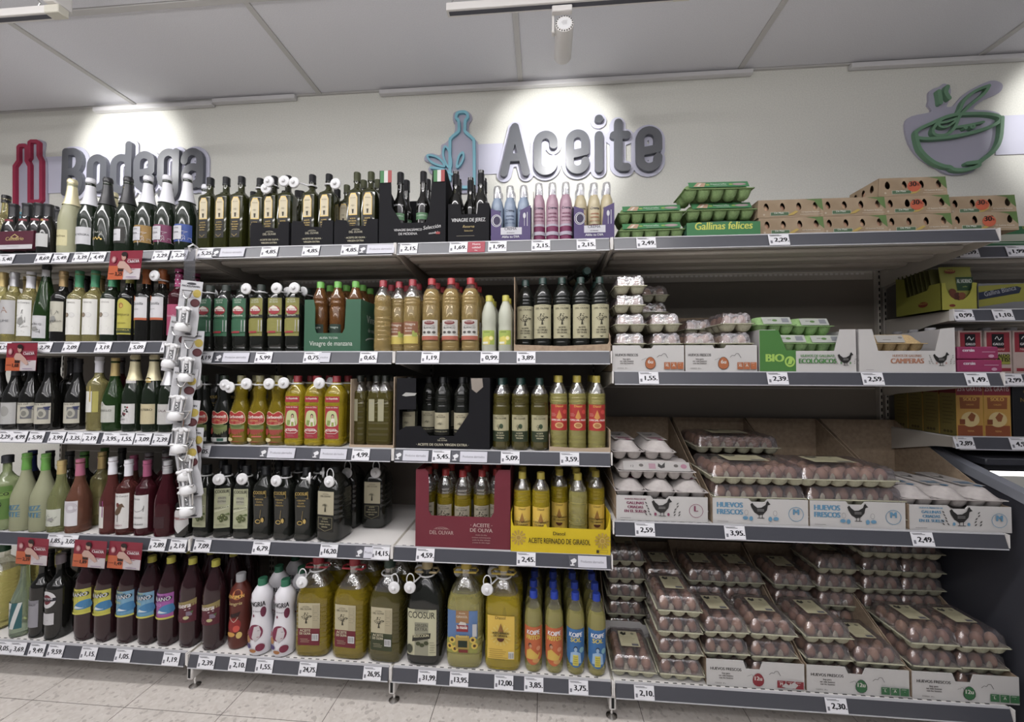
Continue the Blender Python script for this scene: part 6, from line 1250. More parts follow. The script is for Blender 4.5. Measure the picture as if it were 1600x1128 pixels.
thing('cardboard_wall', 'thin grey cardboard wall between blue and magenta sprays', 'divider', (PX(833, .05, zo[0]+.1), .03, zo[0]), parts=[('wall_sheet', MB().prism([(0, 0), (0, .16), (.02, .22), (.15, .22), (.15, 0)], 0, .003, mat('grey_board', (.30, .29, .28), .7), mp=lambda X, y, Z: (y, X, Z)).build('sheet', 0), [])])
def greenf(A, W, h):
    A.text('ALIÑA TU DIA', -W*.06, .055, .009, 'c4ccc4', W*.42, bold=.02); A.text('Vinagre de manzana', -W*.02, .026, .020, 'c8d0c6', W*.76, bold=.0)
def greens(A, D, h): A.text('Vinagre', D*.5, h*.58, .034, 'c4ccc4', D*.8, bold=.01); A.text('de manzana', D*.5, h*.40, .018, 'c4ccc4', D*.7, bold=.01); A.line(arc(D*.5, h*.20, D*.34, .02, 20, 160, 8), .006, 'c4ccc4')
x0 = PX(475, .02, zo[1]+.05)
open_box('green_box', 'dark green cardboard box of apple vinegar with cut out front', 475, 563, .018, zo[1], .26, [(0, .225), (.16, .225), (.19, .19), (.19, .10), (.22, .08), (.68, .08), (.72, .10), (.74, .225), (1, .225)], .225, .225, .225, greenb, greenf, side_art=greens)
open_box('cut_carton', 'low brown cardboard carton around the tree label bottles', 803, 954, .018, zo[1], .40, [(0, .035), (.02, .028), (.5, .022), (.97, .03), (1, .05)], .31, .06, .31, kraft, slope=False)
open_box('cardboard_tray', 'pale cardboard tray with three olive side labelled bottles', 546, 615, .02, zo[2], .28, [(0, .012), (.5, .012), (1, .012)], .29, .30, .30, kraftd, slope=False)
def blackf(A, W, h):
    A.text('· ACEITE DE OLIVA VIRGEN EXTRA ·', 0, .014, .010, 'bcb69c', W*.56, bold=.03); olivar(A, 0, .034, .05, 'b9b39a')
    A.poly([(-W*.44, .222), (-W*.40, .235), (-W*.28, .232), (-W*.30, .222), (-W*.40, .218)], 'a8a8a4'); A.poly([(W*.30, .296), (W*.42, .296), (W*.43, .26), (W*.36, .235), (W*.31, .25)], '8f857a')
open_box('black_carton', 'torn black cardboard carton of dark oil bottles', 619, 765, .02, zo[2], .22, [(0, .295), (.21, .295), (.21, .165), (.0301, .163), (.0302, .075), (.10, .092), (.26, .095), (.36, .055), (.62, .055), (.78, .15), (.79, .298), (1, .298)], .295, .298, .29, blackb, blackf)
def maroonf(A, W, h):
    olivar(A, -W*.22, .055, .125, 'b79a94'); A.text('· ACEITE ·', W*.2, .090, .015, 'bca29c', W*.34, bold=.02); A.text('DE OLIVA', W*.2, .070, .015, 'bca29c', W*.3, bold=.02)
    for i, s in enumerate(('Aceite de oliva', 'contiene exclusivamente', 'aceite de oliva refinado', 'y aceite de oliva virgen')): A.text(s, W*.2, .056-i*.010, .0055, 'a88a86', W*.34, bold=.02)
open_box('maroon_box', 'maroon cardboard box of red capped oil with torn opening', 649, 797, .018, zo[3], .25, [(0, .318), (.10, .322), (.13, .31), (.14, .26), (.14, .15), (.17, .13), (.80, .13), (.83, .15), (.84, .30), (.88, .325), (1, .325)], .318, .325, .325, maroon, maroonf)
def sunf(A, W, h):
    for sx in (-1, 1):
        for i in range(12): a = 2*pi*i/12; A.o -= A.dh*.5; A.poly([(sx*W*.42, .056), (sx*W*.42+.028*cos(a-.16), .056+.028*sin(a-.16)), (sx*W*.42+.032*cos(a), .056+.032*sin(a)), (sx*W*.42+.028*cos(a+.16), .056+.028*sin(a+.16))], 'b08e10')
        A.ell(sx*W*.42, .056, .012, .012, 'c8a818'); A.ell(sx*W*.42, .056, .008, .008, 'a8860c')
    A.text('Diasol', -W*.01, .072, .014, '33290a', W*.2); A.text('ACEITE REFINADO DE GIRASOL', -W*.01, .038, .021, '33290a', W*.62, bold=.01, sx=.8); A.rect(W*.36, .008, W*.385, .020, '3a300c'); A.line([(W*.39, .010), (W*.47, .010), (W*.47, .020), (W*.39, .020)], .001, '8a7010', True)
open_box('yellow_tray', 'yellow cardboard tray of sunflower oil with sunflower print', 798, 954, .012, zo[3], .38, [(0, .155), (.015, .12), (.03, .102), (.33, .10), (.34, .11), (.36, .112), (.37, .10), (.95, .098), (.97, .11), (1, .16)], .155, .16, .13, yellowb, sunf)
open_box('clear_edge_tray', 'narrow cardboard tray under the red labelled oil', 858, 954, .018, zo[2], .17, [(0, .06), (.01, .02), (.5, .015), (.98, .02), (1, .09)], .06, .09, .09, kraftd, slope=False)
# six pack carriers at the left end
def carr(A, W, h):
    A.rect(-W/2, 0, W/2, h*.24, 'c0bcc0'); A.text('Cenobrio', 0, h*.48, .017, 'b8a05c', W*.6, bold=.03, sl=.1); A.line([(-.02, h*.66), (0, h*.82), (.02, h*.66), (0, h*.58)], .004, 'b8a05c', True); A.lines(-W*.2, W*.25, h*.16, 1, .005, flat('8a8890'))
x = PX(36, .05, zw[0]+.05); t = thing('bottle_carrier', 'maroon and white carrier sleeve around small dark bottles', 'carrier', (x, .018, zw[0]+.025))
cw = .19
ob('sleeve', MB().prism([(0, 0), (.004, .085), (.04, .10), (.12, .10), (.156, .085), (.16, 0)], -cw/2, cw/2, flat('54102a'), mp=lambda X, y, Z: (y, X, Z)).build('sleeve', 0), t)
mb = MB(); carr(Art(mb, plane_map((0, .0, 0), (1, 0, 0), (0, .045, 1), (0, -1, .05))), cw, .085); ob('sleeve_print', mb.build('sleeve_print'), t)
row(zw[0]+.003, 'in the maroon carrier', [('small_nolabel', p, 'small dark bottle', 'small_bottle', 1, {'Y': .080, 'dx': d, 'pitch': .08, 's': 1.2}) for p, d in ((24, -.015), (41, -.0), (57, .01))], .05)
row(zw[0], 'top wine shelf', [('small_dark', 64, 'small dark bottle with white label beside carrier', 'small_bottle', 1, {'Y': .05, 'dx': .035, 's': 1.12}), ('small_dark', 90, 'small dark bottle left of the frosted one', 'small_bottle', 0, {'Y': .125, 's': 1.15}), ('dark_cap', 20, 'tall dark bottle above the carrier', WBn, 0, {'Y': .235, 's': 1.0}), ('dark_cap', 47, 'tall dark bottle above the carrier', WBn, 0, {'Y': .235, 's': 1.0}), ('dark_cap', 84, 'black capped bottle behind the small white labelled one', WBn, 0, {'Y': .225, 's': .93})], .05)

# ================================================================== eggs
eggm = [mat('egg_brown', (.36, .215, .14), .5), mat('egg_tan', (.44, .28, .18), .5), mat('egg_dark', (.31, .18, .12), .5)]
pulpy = noisy(mat('pulp_olive', (.40, .40, .26), .85), 200, (.38, .37, .27), (.47, .46, .34), bump=.08)
pulpg = noisy(mat('pulp_grey', (.40, .37, .36), .85), 60, (.38, .35, .34), (.43, .40, .385), bump=.08)
pulpgr = noisy(mat('pulp_green', (.17, .26, .10), .85), 200, (.16, .245, .10), (.21, .31, .13), bump=.08)
pulpgr2 = noisy(mat('pulp_bright_green', (.22, .36, .14), .85), 200, (.21, .34, .14), (.27, .42, .18), bump=.08)
pulpt = noisy(mat('pulp_tan', (.46, .33, .16), .85), 200, (.42, .30, .15), (.52, .38, .20), bump=.08)
lidf = film('clear_lid', (.80, .76, .78), .11, .12, .5, 45, haze=.08); wrapf = film('crinkled_wrap', (.86, .82, .84), .15, .14, 1.0, 55, haze=.13)
def hfield(mb, W, D, nu, nv, f, mt, x0=None, y0=0):
    x0 = -W/2 if x0 is None else x0
    vs = [(x0+W*i/nu, y0+D*j/nv, f(i/nu, j/nv)) for j in range(nv+1) for i in range(nu+1)]
    return mb.add(vs, [(j*(nu+1)+i, j*(nu+1)+i+1, (j+1)*(nu+1)+i+1, (j+1)*(nu+1)+i) for j in range(nv) for i in range(nu)], mt)
def egg_mesh(k, r=.0195, h=.054):
    P = []
    for i in range(9):
        a = pi*i/8; z = -cos(a); P.append((r*sin(a)*(1-.13*z), h/2*z))
    return MB().lathe([(max(p[0], .0005), p[1]) for p in P], eggm[k], 12).build('egg', 80)
EGG = [egg_mesh(k) for k in range(3)]
def pulp_base(W, D, nx, ny, h, mt, flange=.004):
    mb = MB()
    f = lambda u, v: h-h*min(1, 1.25*(abs(sin(pi*nx*u))*abs(sin(pi*ny*v)))**.55)
    hfield(mb, W, D, nx*6, ny*6, f, mt)
    mb.add([(-W/2, 0, h), (W/2, 0, h), (W/2, D, h), (-W/2, D, h)], [], mt)
    e = flange
    for a in ((-W/2-e, -e, W/2+e, .001), (-W/2-e, D-.001, W/2+e, D+e), (-W/2-e, -e, -W/2+.001, D+e), (W/2-.001, -e, W/2+e, D+e)): mb.box(a[0], a[1], h-.0012, a[2], a[3], h+.0016, mt)
    return mb
def clear_pack(W, D, nx, ny, hb, hl, lidm, crumple=0, sticker=True, eggrows=99, peaks=True):
    parts = []; b = pulp_base(W, D, nx, ny, hb, pulpy)
    if peaks:
        for i in range(1, nx):
            for y in (.004,): b.rings([(.011, .006, hb, 2), (.009, .005, hb+.012, 2), (.003, .002, hb+.022, 2)], pulpy, 8, off=(-W/2+W*i/nx, .010, 0))
    parts.append(('pulp_tray', b.build('pulp_tray', 50), []))
    mb = MB(); r = random.Random(int(W*1000)+nx); N = {}
    def f(u, v):
        e = min(u*W, (1-u)*W, v*D, (1-v)*D)/.013; e = min(1, e)
        lob = (abs(sin(pi*nx*u))*abs(sin(pi*ny*v)))**.5
        z = hb+.002+hl*(e**.9)*((.90+.10*lob) if crumple else (.955+.045*lob))
        if crumple and 0 < u < 1 and 0 < v < 1: z += r.uniform(-1, 1)*crumple
        return z
    hfield(mb, W, D, nx*6, ny*5, f, lidm); parts.append(('clear_lid', mb.build('clear_lid', 25 if crumple else 45), []))
    if sticker:
        mb = MB(); A = Art(mb, plane_map((0, D*.30, hb+.0035+hl), (1, 0, 0), (0, 1, 0), (0, 0, 1)), .0006); w, h = W*.46, D*.46
        A.rect(-w/2, 0, w/2, h, 'b0a986', 1); A.poly([(-w*.42, h*.82), (-w*.30, h*.96), (-w*.2, h*.86), (-w*.08, h*.95), (-w*.1, h*.76), (-w*.26, h*.70)], '22221e'); A.ell(w*.25, h*.84, .007, .007, '77745c', 8); A.lines(-w*.4, w*.4, h*.62, 5, h*.09, flat('86805f'), .0016); A.rect(w*.08, h*.05, w*.42, h*.18, '55545c', 1)
        parts.append(('sticker', mb.build('sticker'), []))
    return parts, (W, D, nx, ny, hb, eggrows)
def place_pack(proto, nm, label, cat, loc, rz, group, seed):
    parts, (W, D, nx, ny, hb, er) = proto; t = thing(nm, label, cat, loc, (0, 0, rz), group, parts); r = random.Random(seed)
    for j in range(min(ny, er)):
        for i in range(nx):
            o = ob('egg', EGG[r.choice((0, 0, 1, 2))], t, (-W/2+W*(i+.5)/nx*(1-.06)+W*.03, D*.04+D*.92*(j+.5)/ny, hb+.012), (r.uniform(-.1, .1), r.uniform(-.1, .1), 0))
            if nx == 6: o.scale = (1.15, 1.15, 1)
    return t
def lid_rings(W, D, hb, hl, mt, n0=6, ins=.03, n1=4, two=0):
    mb = MB(); a, b = W/2, D/2
    mb.rings([(a, b, hb+.0016, n0), (a-.001, b-.001, hb+.004, n0), (a-ins*.33, b-ins*.33, hb+hl*.5, n1+1), (a-ins*.55, b-ins*.55, hb+hl*.85, n1), (a-ins*.8, b-ins*.8, hb+hl*.98, n1), (a-ins*1.2, b-ins*1.2, hb+hl, n1)], mt, 40, c0=False, off=(0, b, 0))
    return mb
def hen(A, x, y, s, c, tc=None):
    A.poly([(x-s*.5, y+s*.40), (x-s*.44, y+s*.22), (x-s*.30, y-s*.02), (x-s*.08, y-s*.16), (x+s*.14, y-s*.12), (x+s*.33, y+s*.10), (x+s*.38, y+s*.36), (x+s*.52, y+s*.42), (x+s*.44, y+s*.50), (x+s*.38, y+s*.60), (x+s*.32, y+s*.54), (x+s*.26, y+s*.38), (x+s*.05, y+s*.24), (x-s*.15, y+s*.22), (x-s*.32, y+s*.36), (x-s*.40, y+s*.48)], c)
    A.rect(x-s*.08, y-s*.30, x-s*.05, y-s*.08, c, 1); A.rect(x+s*.08, y-s*.30, x+s*.11, y-s*.06, c, 1); A.rect(x-s*.16, y-s*.32, x+s*.20, y-s*.29, c, 1)
    for k in range(2): A.rect(x-s*.16, y+s*(.06+k*.07), x+s*.18, y+s*(.08+k*.07), tc or 'a8a6a4', 1)
def foliage(A, x, y, s, c, c2):
    r = random.Random(3)
    for sx in (-1, 1):
        for i in range(7):
            px = x+sx*s*(.55+.1*r.random()+.05*i); py = y-s*.3+s*.16*(i % 5); A.o -= A.dh; A.poly([(px, py), (px+sx*s*.06, py+s*.10), (px+sx*s*.14, py+s*.12), (px+sx*s*.08, py+s*.02)], c)
        A.ell(x+sx*s*.36, y-s*.22, s*.07, s*.09, c2, 8)
p12 = clear_pack(.170, .205, 3, 4, .030, .051, lidf); p24 = clear_pack(.350, .235, 6, 4, .030, .048, lidf); p6 = clear_pack(.122, .170, 2, 3, .030, .046, wrapf, .0035, False)
def carton(nm, label, loc, W, D, nx, ny, hb, hl, mt, rz=0, art=None, top_art=None, group=None, n1=4, ins=.03, key=None, cat='egg carton'):
    k = (W, D, nx, ny, mt.name, key)
    if k not in _CT:
        P = [('carton_base', pulp_base(W, D, nx, ny, hb, mt).build('carton_base', 50), []), ('carton_lid', lid_rings(W, D, hb, hl, mt, ins=ins, n1=n1).build('carton_lid', 40), [])]
        if art:
            mb = MB(); art(Art(mb, plane_map((0, -.0035, hb+.004), (1, 0, 0), (0, ins*.55, hl*.84), (0, -.9, .35)), .0006), W, 1)
            mb.v = [tuple(v) for v in mb.v]; P.append(('front_label', mb.build('front_label'), []))
        if top_art:
            mb = MB(); top_art(Art(mb, plane_map((0, ins*.9, hb+hl), (1, 0, 0), (0, 1, 0), (0, 0, 1)), .0006), W, D-ins*1.8); P.append(('top_label', mb.build('top_label'), []))
        _CT[k] = P
    return thing(nm, label, cat, loc, (0, 0, rz), group, _CT[k])
_CT = {}
# --- top egg shelf
def nat(A, W, H):
    A.rect(-W*.44, .06, W*.44, 1.0, '2f7a44', nz=2)
    A.mp = (lambda m: (lambda u, v, o: m(u, v, o)))(A.mp)
    A.poly([(-W*.38, .2), (-W*.30, .95), (-W*.18, .85), (-W*.22, .15)], 'b08a70'); A.poly([(-W*.33, .25), (-W*.27, .8), (-W*.24, .8), (-W*.29, .25)], 'c8c0b0')
    A.ell(-W*.16, .5, .008, .13, '8aa838', 8); A.ell(W*.18, .5, .008, .13, '8aa838', 8); A.ell(W*.30, .5, .026, .22, 'a08a8c', 10); A.rect(-W*.08, .2, W*.12, .3, '7aa080', 1)
def nat_text(mb, mp):
    pass
def natlab(A, W, H):
    nat(A, W, H); vs, fs, (a, b) = text_geo('Naturelle', .012); k = .016; o = A.up(); mid = (a+b)/2
    A.mb.add([A.mp((x-mid)*k, .45+y*k/.036*.75, o) for x, y in vs], fs, flat('cdd6cc'))
for i, (px, lv, Y) in enumerate(((1018, 0, .035), (1018, 1, .035), (1128, 0, .04), (1128, 1, .03), (1124, 2, .0))):
    w = ('bottom one of the left pair', 'upper one of the left pair', 'half inside the green tray', 'middle of the right stack', 'topmost of the right stack')[i]
    carton('green_egg_carton', 'green pulp egg carton with green label, '+w, (PX(px, Y, ze[0]+.04), Y, ze[0]+.0005+lv*.0725), .262, .115, 5, 2, .036, .035, pulpgr, art=natlab, group='green egg cartons on the top egg shelf', rz=.01*(i-2), key='n')
def gal(A, W, h): A.rect(-W/2, 0, W/2, h, '2f7a44'); A.text('Gallinas felices', 0, h*.48, .030, 'c8cc30', W*.78, bold=.02, sl=.1)
open_box('green_tray', 'green cardboard tray with yellow lettering about happy hens', 1073, 1188, .018, ze[0], .15, [(0, .055), (.5, .06), (1, .055)], .05, .05, .06, greenb, gal, slope=False)
# kraft egg boxes with egg shaped windows
def egghole(cx, cz, w, h, lean=-.15): return [(cx+w*cos(a)*(1-.14*sin(a))+lean*h*sin(a)*.5, cz+h*sin(a)) for a in [2*pi*i/14 for i in range(14)]]
def hpanel(mb, outer, holes, T, mt, mp):
    allp = [p for l in [outer]+holes for p in l]; tr = tessellate_polygon([[Vector((x, z, 0)) for x, z in l] for l in [outer]+holes]); n = len(allp)
    vs = [mp(x, 0, z) for x, z in allp]+[mp(x, T, z) for x, z in allp]; fs = [list(t) for t in tr]+[[i+n for i in t][::-1] for t in tr]; b = 0
    for l in [outer]+holes:
        m = len(l); fs += [(b+i, b+(i+1) % m, b+(i+1) % m+n, b+i+n) for i in range(m)]; b += m
    mb.add(vs, fs, mt)
BW, BD, BH = .250, .145, .071
kbox = noisy(mat('kraft_print', (.30, .22, .15), .7, spec=.3), 14, (.255, .19, .125), (.33, .255, .175), detail=1)
P = []
holes = [egghole(-BW*.36+BW*.245*i, BH*.60, .0095, .0155) for i in range(4)]
mb = MB(); hpanel(mb, [(-BW/2, 0), (BW/2, 0), (BW/2-.006, BH), (-BW/2+.004, BH)], holes, .0015, kbox, lambda x, y, z: (x, y, z)); P.append(('front_panel', mb.build('front_panel', 0), []))
mb = MB(); hpanel(mb, [(0, 0), (BD, 0), (BD, BH), (0, BH)], [egghole(BD*(.22+.28*i), BH*.6, .0095, .0155, .1) for i in range(3)], .0015, kbox, lambda x, y, z: (-BW/2+y+(z/BH)*.004, x, z)); P.append(('side_panel', mb.build('side_panel', 0), []))
P.append(('box_shell', MB().add([(-BW/2+.004, 0, BH), (BW/2-.006, 0, BH), (BW/2-.006, BD, BH), (-BW/2+.004, BD, BH), (-BW/2, BD, 0), (BW/2, BD, 0), (BW/2, 0, 0), (-BW/2, 0, 0)], [(0, 1, 2, 3), (3, 2, 5, 4), (2, 1, 6, 5), (4, 5, 6, 7)], kbox).build('box_shell', 0), []))
mb = MB(); A = Art(mb, front_map()); A.poly([(BW*.22, BH*.985), (BW/2-.007, BH*.985), (BW/2-.002, BH*.32), (BW*.42, BH*.55), (BW*.36, BH*.88)], '5a7a3a')
mb2 = mb
A.rect(-BW*.30, BH*.10, -BW*.02, BH*.30, 'b8bfae'); A.rect(-BW*.295, BH*.115, -BW*.025, BH*.285, '4a6a48'); A.text('De Maíz', -BW*.17, BH*.20, .0075, 'c8ccc0', BW*.2, bold=.02); A.poly([(-BW*.05, BH*.08), (0, BH*.2), (BW*.08, BH*.36), (BW*.12, BH*.30), (BW*.04, BH*.12)], 'b89c3a')
A.text('12 huevos frescos', BW*.30, BH*.22, .0065, 'cfc4b2', BW*.34, bold=.01); A.rect(BW*.14, BH*.12, BW*.47, BH*.135, 'cfc4b2', 1); A.ell(-BW*.40, BH*.16, .004, .004, 'b8a890', 8)
# the green corner stays behind the window: cut it out by drawing only beside the hole
P.append(('front_print', mb.build('front_print'), [])); KBOX = P
stk = MB(); A = Art(stk, front_map(), .0016); A.ell(0, 0, .024, .021, 'c2532a', 16); A.text('30', -.004, 0, .019, '2c1a14', .026, bold=.04); A.text('%', .014, .002, .009, '2c1a14'); stk = stk.build('price_sticker')
boxes = [(1236, 0, 0, 'lower box of the leftmost kraft pair'), (1235, 1, 0, 'upper box of the leftmost kraft pair'), (1334, 0, 0, 'lower box of the second kraft pair'), (1332, 1, 0, 'upper box of the second kraft pair'), (1433, 0, 0, 'bottom of the stack of three'), (1431, 1, 1, 'middle of the stack of three'), (1427, 2, 1, 'topmost of all'), (1536, 0, 1, 'lower of the rightmost pair'), (1533, 1, 1, 'upper of the rightmost pair')]
for i, (px, lv, st, l) in enumerate(boxes):
    Y = .03+(.02 if lv == 1 and px == 1533 else 0)
    t = thing('kraft_egg_box', 'brown egg box with egg shaped windows'+(' and orange disc' if st else '')+', '+l, 'egg box', (PX(px, Y, ze[0]+.04), Y, ze[0]+.0005+lv*(BH+.0008)), (0, 0, -.012+.006*(i % 4)), 'kraft egg boxes', KBOX)
    for k in range(4):
        if (i, k) not in ((7, 3), (8, 3), (6, 0), (5, 1)): ob('egg', EGG[(i+k) % 3], t, (-BW*.36+BW*.245*k+.002, .026, .034))
    for k in range(2): ob('egg', EGG[k], t, (-BW/2+.024, BD*(.5+.28*k), .034))
    if st: ob('discount_sticker', stk, t, (.004 if px != 1536 else .02, 0, BH*.50))
# --- second egg shelf
S2 = ze[1]
def clouds(A, x, y, s, c): A.line(spl([(x-s, y-s*.2), (x-s*.6, y+s*.15), (x-s*.2, y+s*.1), (x, y+s*.4), (x+s*.45, y+s*.45), (x+s*.7, y+s*.05), (x+s*.9, y-s*.3)], 3), s*.07, c)
def fresh(col, n, lets, torn=False):
    def art(A, W, h):
        h = .085; A.text('HUEVOS FRESCOS', -W*.30, h*.72, .0105, '3c3a38', W*.32, bold=.02); A.text('hoy para', -W*.30, h*.56, .006, '55504c', W*.16, bold=.02); A.text('ser más buenos', -W*.30, h*.46, .006, '55504c', W*.2, bold=.02); A.text('con los buenos', -W*.30, h*.36, .006, '55504c', W*.2, bold=.02); A.text('CODIGO  30 u', -W*.36, h*.13, .0045, '77736e', W*.2)
        A.poly(egghole(W*.03, h*.40, .021, .025, 0), '2c2c2a' if not torn else col); A.poly(egghole(W*.03, h*.40, .0195, .0235, 0), col); A.text(n, W*.03, h*.38, .015, 'd0ccc4', .034, bold=.03); clouds(A, W*.20, h*.72, .022, '3c3a38'); clouds(A, -W*.05, h*.56, .012, '3c3a38')
        for i, l in enumerate(lets):
            x = W*(.22+.09*i); A.rect(x, h*.12, x+W*.082, h*.44, col, 1); A.text(l, x+W*.041, h*.24, .010, 'cfcac2', W*.05, bold=.03); A.lines(x+W*.01, x+W*.07, h*.40, 1, .004, flat('cfcac2'))
        if torn: A.poly([(W*.26, h*.20), (W*.30, h*.36), (W*.34, h*.26), (W*.38, h*.42), (W*.43, h*.30), (W*.40, h*.16), (W*.33, h*.12)], 'b4b2b0')
    return art
notch = lambda h, d=.012: [(0, h), (.38, h), (.41, h-d), (.55, h-d), (.58, h), (1, h)]
open_box('white_egg_tray', 'white egg tray with orange egg print, left one on the second shelf', 957, 1069, .018, S2, .42, notch(.105), .105, .105, .27, whiteb, fresh('b0602a', '6u', ('XL', 'A', '·')), kraft, group='white trays of half dozens')
open_box('white_egg_tray', 'white egg tray with orange egg print, right one on the second shelf', 1071, 1183, .018, S2, .42, notch(.105), .105, .105, .27, whiteb, fresh('b0602a', '6u', ('XL', 'A', '·')), kraft, group='white trays of half dozens')
ORD = ('lowest', 'second up', 'third up', 'fourth up', 'fifth up', 'sixth up')
n = 0
for px, Y, lv0, lv1, w in ((985, .03, 0, 5, 'leftmost column'), (1041, .03, 0, 3, 'second column'), (1024, .23, 0, 5, 'rear column at left'), (1096, .03, 0, 2, 'third column'), (1152, .03, 0, 3, 'fourth column'), (1092, .23, 0, 3, 'rear column in the middle')):
    for lv in range(lv0, lv1):
        if Y > .1 and lv == 2 and w.startswith('rear column at'): pass
        n += 1; place_pack(p6, 'wrapped_egg_pack', 'film wrapped half dozen eggs on the second shelf, %s, %s' % (w, ORD[lv]), 'egg pack', (PX(px, Y, S2+.2)+rnd.uniform(-.004, .004), Y, S2+.004+lv*.0785), rnd.uniform(-.05, .05), 'film wrapped half dozens', n)
def bio(A, W, h):
    A.poly([(-W/2, 0), (-W*.02-.0, 0), (-W*.02, .085), (-W*.17, .085), (-W*.24, .165), (-W/2, .165)], '3c7a2a') if False else None
    A.rect(-W/2, 0, -W*.12, .085, '3f7c2c'); A.poly([(-W/2, .085), (-W*.22, .085), (-W*.30, .163), (-W/2, .163)], '3f7c2c'); A.text('BIO', -W*.34, .040, .030, '9cc83c', W*.2, bold=.05); A.ell(-W*.185, .040, .019, .021, '9cc83c'); A.ell(-W*.185, .040, .013, .014, '3f7c2c'); A.poly([(-W*.21, .03), (-W*.19, .055), (-W*.15, .052), (-W*.17, .03)], '9cc83c')
    A.text('HUEVOS DE GALLINAS', W*.10, .058, .010, '6a9a64', W*.34, bold=.03); A.text('ECOLÓGICOS', W*.10, .034, .018, '4a8a44', W*.38, bold=.05); hen(A, W*.385, .043, .056, '262624'); foliage(A, W*.385, .045, .046, '8a8a84', '5a8a54')
ft = [(0, .165), (.17, .165), (.26, .082), (.78, .082), (.84, .165), (1, .165)]
open_box('organic_egg_tray', 'white and green display tray of organic eggs', 1187, 1338, .015, S2, .27, ft, .165, .165, .165, whiteb, bio, mat('grey_inside', (.34, .33, .33), .7), slope=False)
def camp(A, W, h):
    A.text('HUEVOS DE GALLINAS', 0, .058, .010, 'b08a76', W*.30, bold=.03); A.text('CAMPERAS', 0, .034, .019, 'b0785c', W*.34, bold=.06); hen(A, W*.35, .043, .056, '262624'); foliage(A, W*.35, .045, .046, '8a8a84', 'b08a80'); A.lines(-W*.44, -W*.33, .010, 1, .004, flat('8a8886'))
open_box('free_range_egg_tray', 'white display tray with brown lettering and black hen', 1343, 1493, .015, S2, .27, [(0, .165), (.14, .165), (.20, .082), (.80, .082), (.86, .165), (1, .17)], .165, .17, .165, whiteb, camp, mat('grey_inside', (.34, .33, .33), .7), slope=False)
def topw(A, W, D): A.rect(-W*.30, 0, W*.30, D, 'a9aaa8', 2); A.lines(-W*.2, W*.2, D*.6, 3, .012, flat('808080'), .002)
def biolab(A, W, H): A.rect(-W*.34, .0, W*.40, .95, 'b0b4ac', nz=2); A.ell(-W*.02, .5, .010, .16, '55803a', 8); A.rect(W*.16, .2, W*.34, .8, '80848a', 1); A.rect(-W*.2, .5, -W*.1, .6, '7c8078', 1)
for px, lv, Y, l in ((1232, 0, .03, 'bottom left'), (1288, 0, .04, 'bottom right'), (1234, 1, .03, 'middle left'), (1290, 1, .05, 'middle right'), (1213, 2, .04, 'top left'), (1272, 2, .09, 'top right')):
    carton('organic_egg_carton', 'bright green egg carton with white label, %s in organic tray' % l, (PX(px, Y, S2+.1), Y, S2+.003+lv*.0735), .150, .115, 3, 2, .036, .036, pulpgr2, rz=.05 if lv == 2 else 0, art=biolab, group='organic egg cartons', n1=3, key='b')
def tanlab(A, W, H): A.rect(-W*.42, .0, W*.10, .95, 'a9a7a2', nz=2); A.rect(-W*.3, .3, -W*.15, .38, '7c7a76', 1); A.ell(W*.04, .6, .008, .12, '7c7a76', 8)
for lv, l in ((0, 'underneath the other'), (1, 'on top, filling left half')): carton('tan_egg_carton', 'tan pulp egg carton with pale label, %s' % l, (PX(1405, .06, S2+.1), .06, S2+.003+lv*.0735), .195, .125, 4, 2, .036, .038, pulpt, art=tanlab, n1=3, group='tan egg cartons', key='t')
# --- third egg shelf
S3 = ze[2]
def suelo(c, letter):
    def art(A, W, h):
        h = .095; A.text('HUEVOS FRESCOS DE', -W*.29, h*.86, .006, c, W*.26, bold=.03)
        for i, s in enumerate(('GALLINAS', 'CRIADAS', 'EN EL SUELO')): A.text(s, -W*.29, h*(.68-i*.17), .0105, c, W*.26, bold=.05)
        hen(A, W*.0, h*.48, .078, '2c2b2a'); foliage(A, 0, h*.46, .070, '4c4a48', c); A.line(arc(W*.37, h*.48, .026, .026, 0, 350, 16), .0018, c, True); A.text(letter, W*.37, h*.46, .022, c, .03, bold=.05); A.lines(-W*.46, -W*.3, h*.12, 1, .004, flat('66625e'))
    return art
def huev(A, W, h):
    h = .095; c = '5a92b4'; A.text('HUEVOS', -W*.32, h*.68, .020, c, W*.27, bold=.06); A.text('FRESCOS', -W*.32, h*.40, .020, c, W*.27, bold=.06); hen(A, W*.0, h*.52, .074, '2c2b2a'); A.line(arc(W*.37, h*.48, .027, .027, 0, 350, 16), .002, c, True); A.text('M', W*.37, h*.46, .022, c, .03, bold=.05); A.lines(-W*.46, -W*.3, h*.12, 1, .004, flat('66625e'))
    for sx, cc in ((-1, c), (1, c)): A.ell(sx*W*.10, h*.26, .007, .009, cc, 8); A.ell(sx*W*.16, h*.28, .010, .007, cc, 8); A.line(arc(sx*W*.15, h*.5, .007, .010, 0, 350, 10), .001, '77777a', True)
g3 = 'white fronted egg boxes on the third shelf'
open_box('tall_back_egg_box', 'white fronted egg box with purple print and round L mark', 963, 1106, .03, S3, .47, notch(.098), .098, .098, .36, whiteb, suelo('8a3a5c', 'L'), kraft, group=g3)
open_box('tall_back_egg_box', 'white fronted egg box with blue print, left of its twin', 1114, 1263, .025, S3, .475, notch(.10), .10, .10, .36, whiteb, huev, kraft, group=g3)
open_box('tall_back_egg_box', 'white fronted egg box with blue print, right of its twin', 1266, 1415, .025, S3, .475, notch(.10), .10, .10, .36, whiteb, huev, kraft, group=g3)
open_box('tall_back_egg_box', 'rightmost white fronted egg box with hen and M mark', 1422, 1581, .025, S3, .475, notch(.095), .095, .095, .36, whiteb, suelo('5a92b4', 'M'), kraft, group=g3)
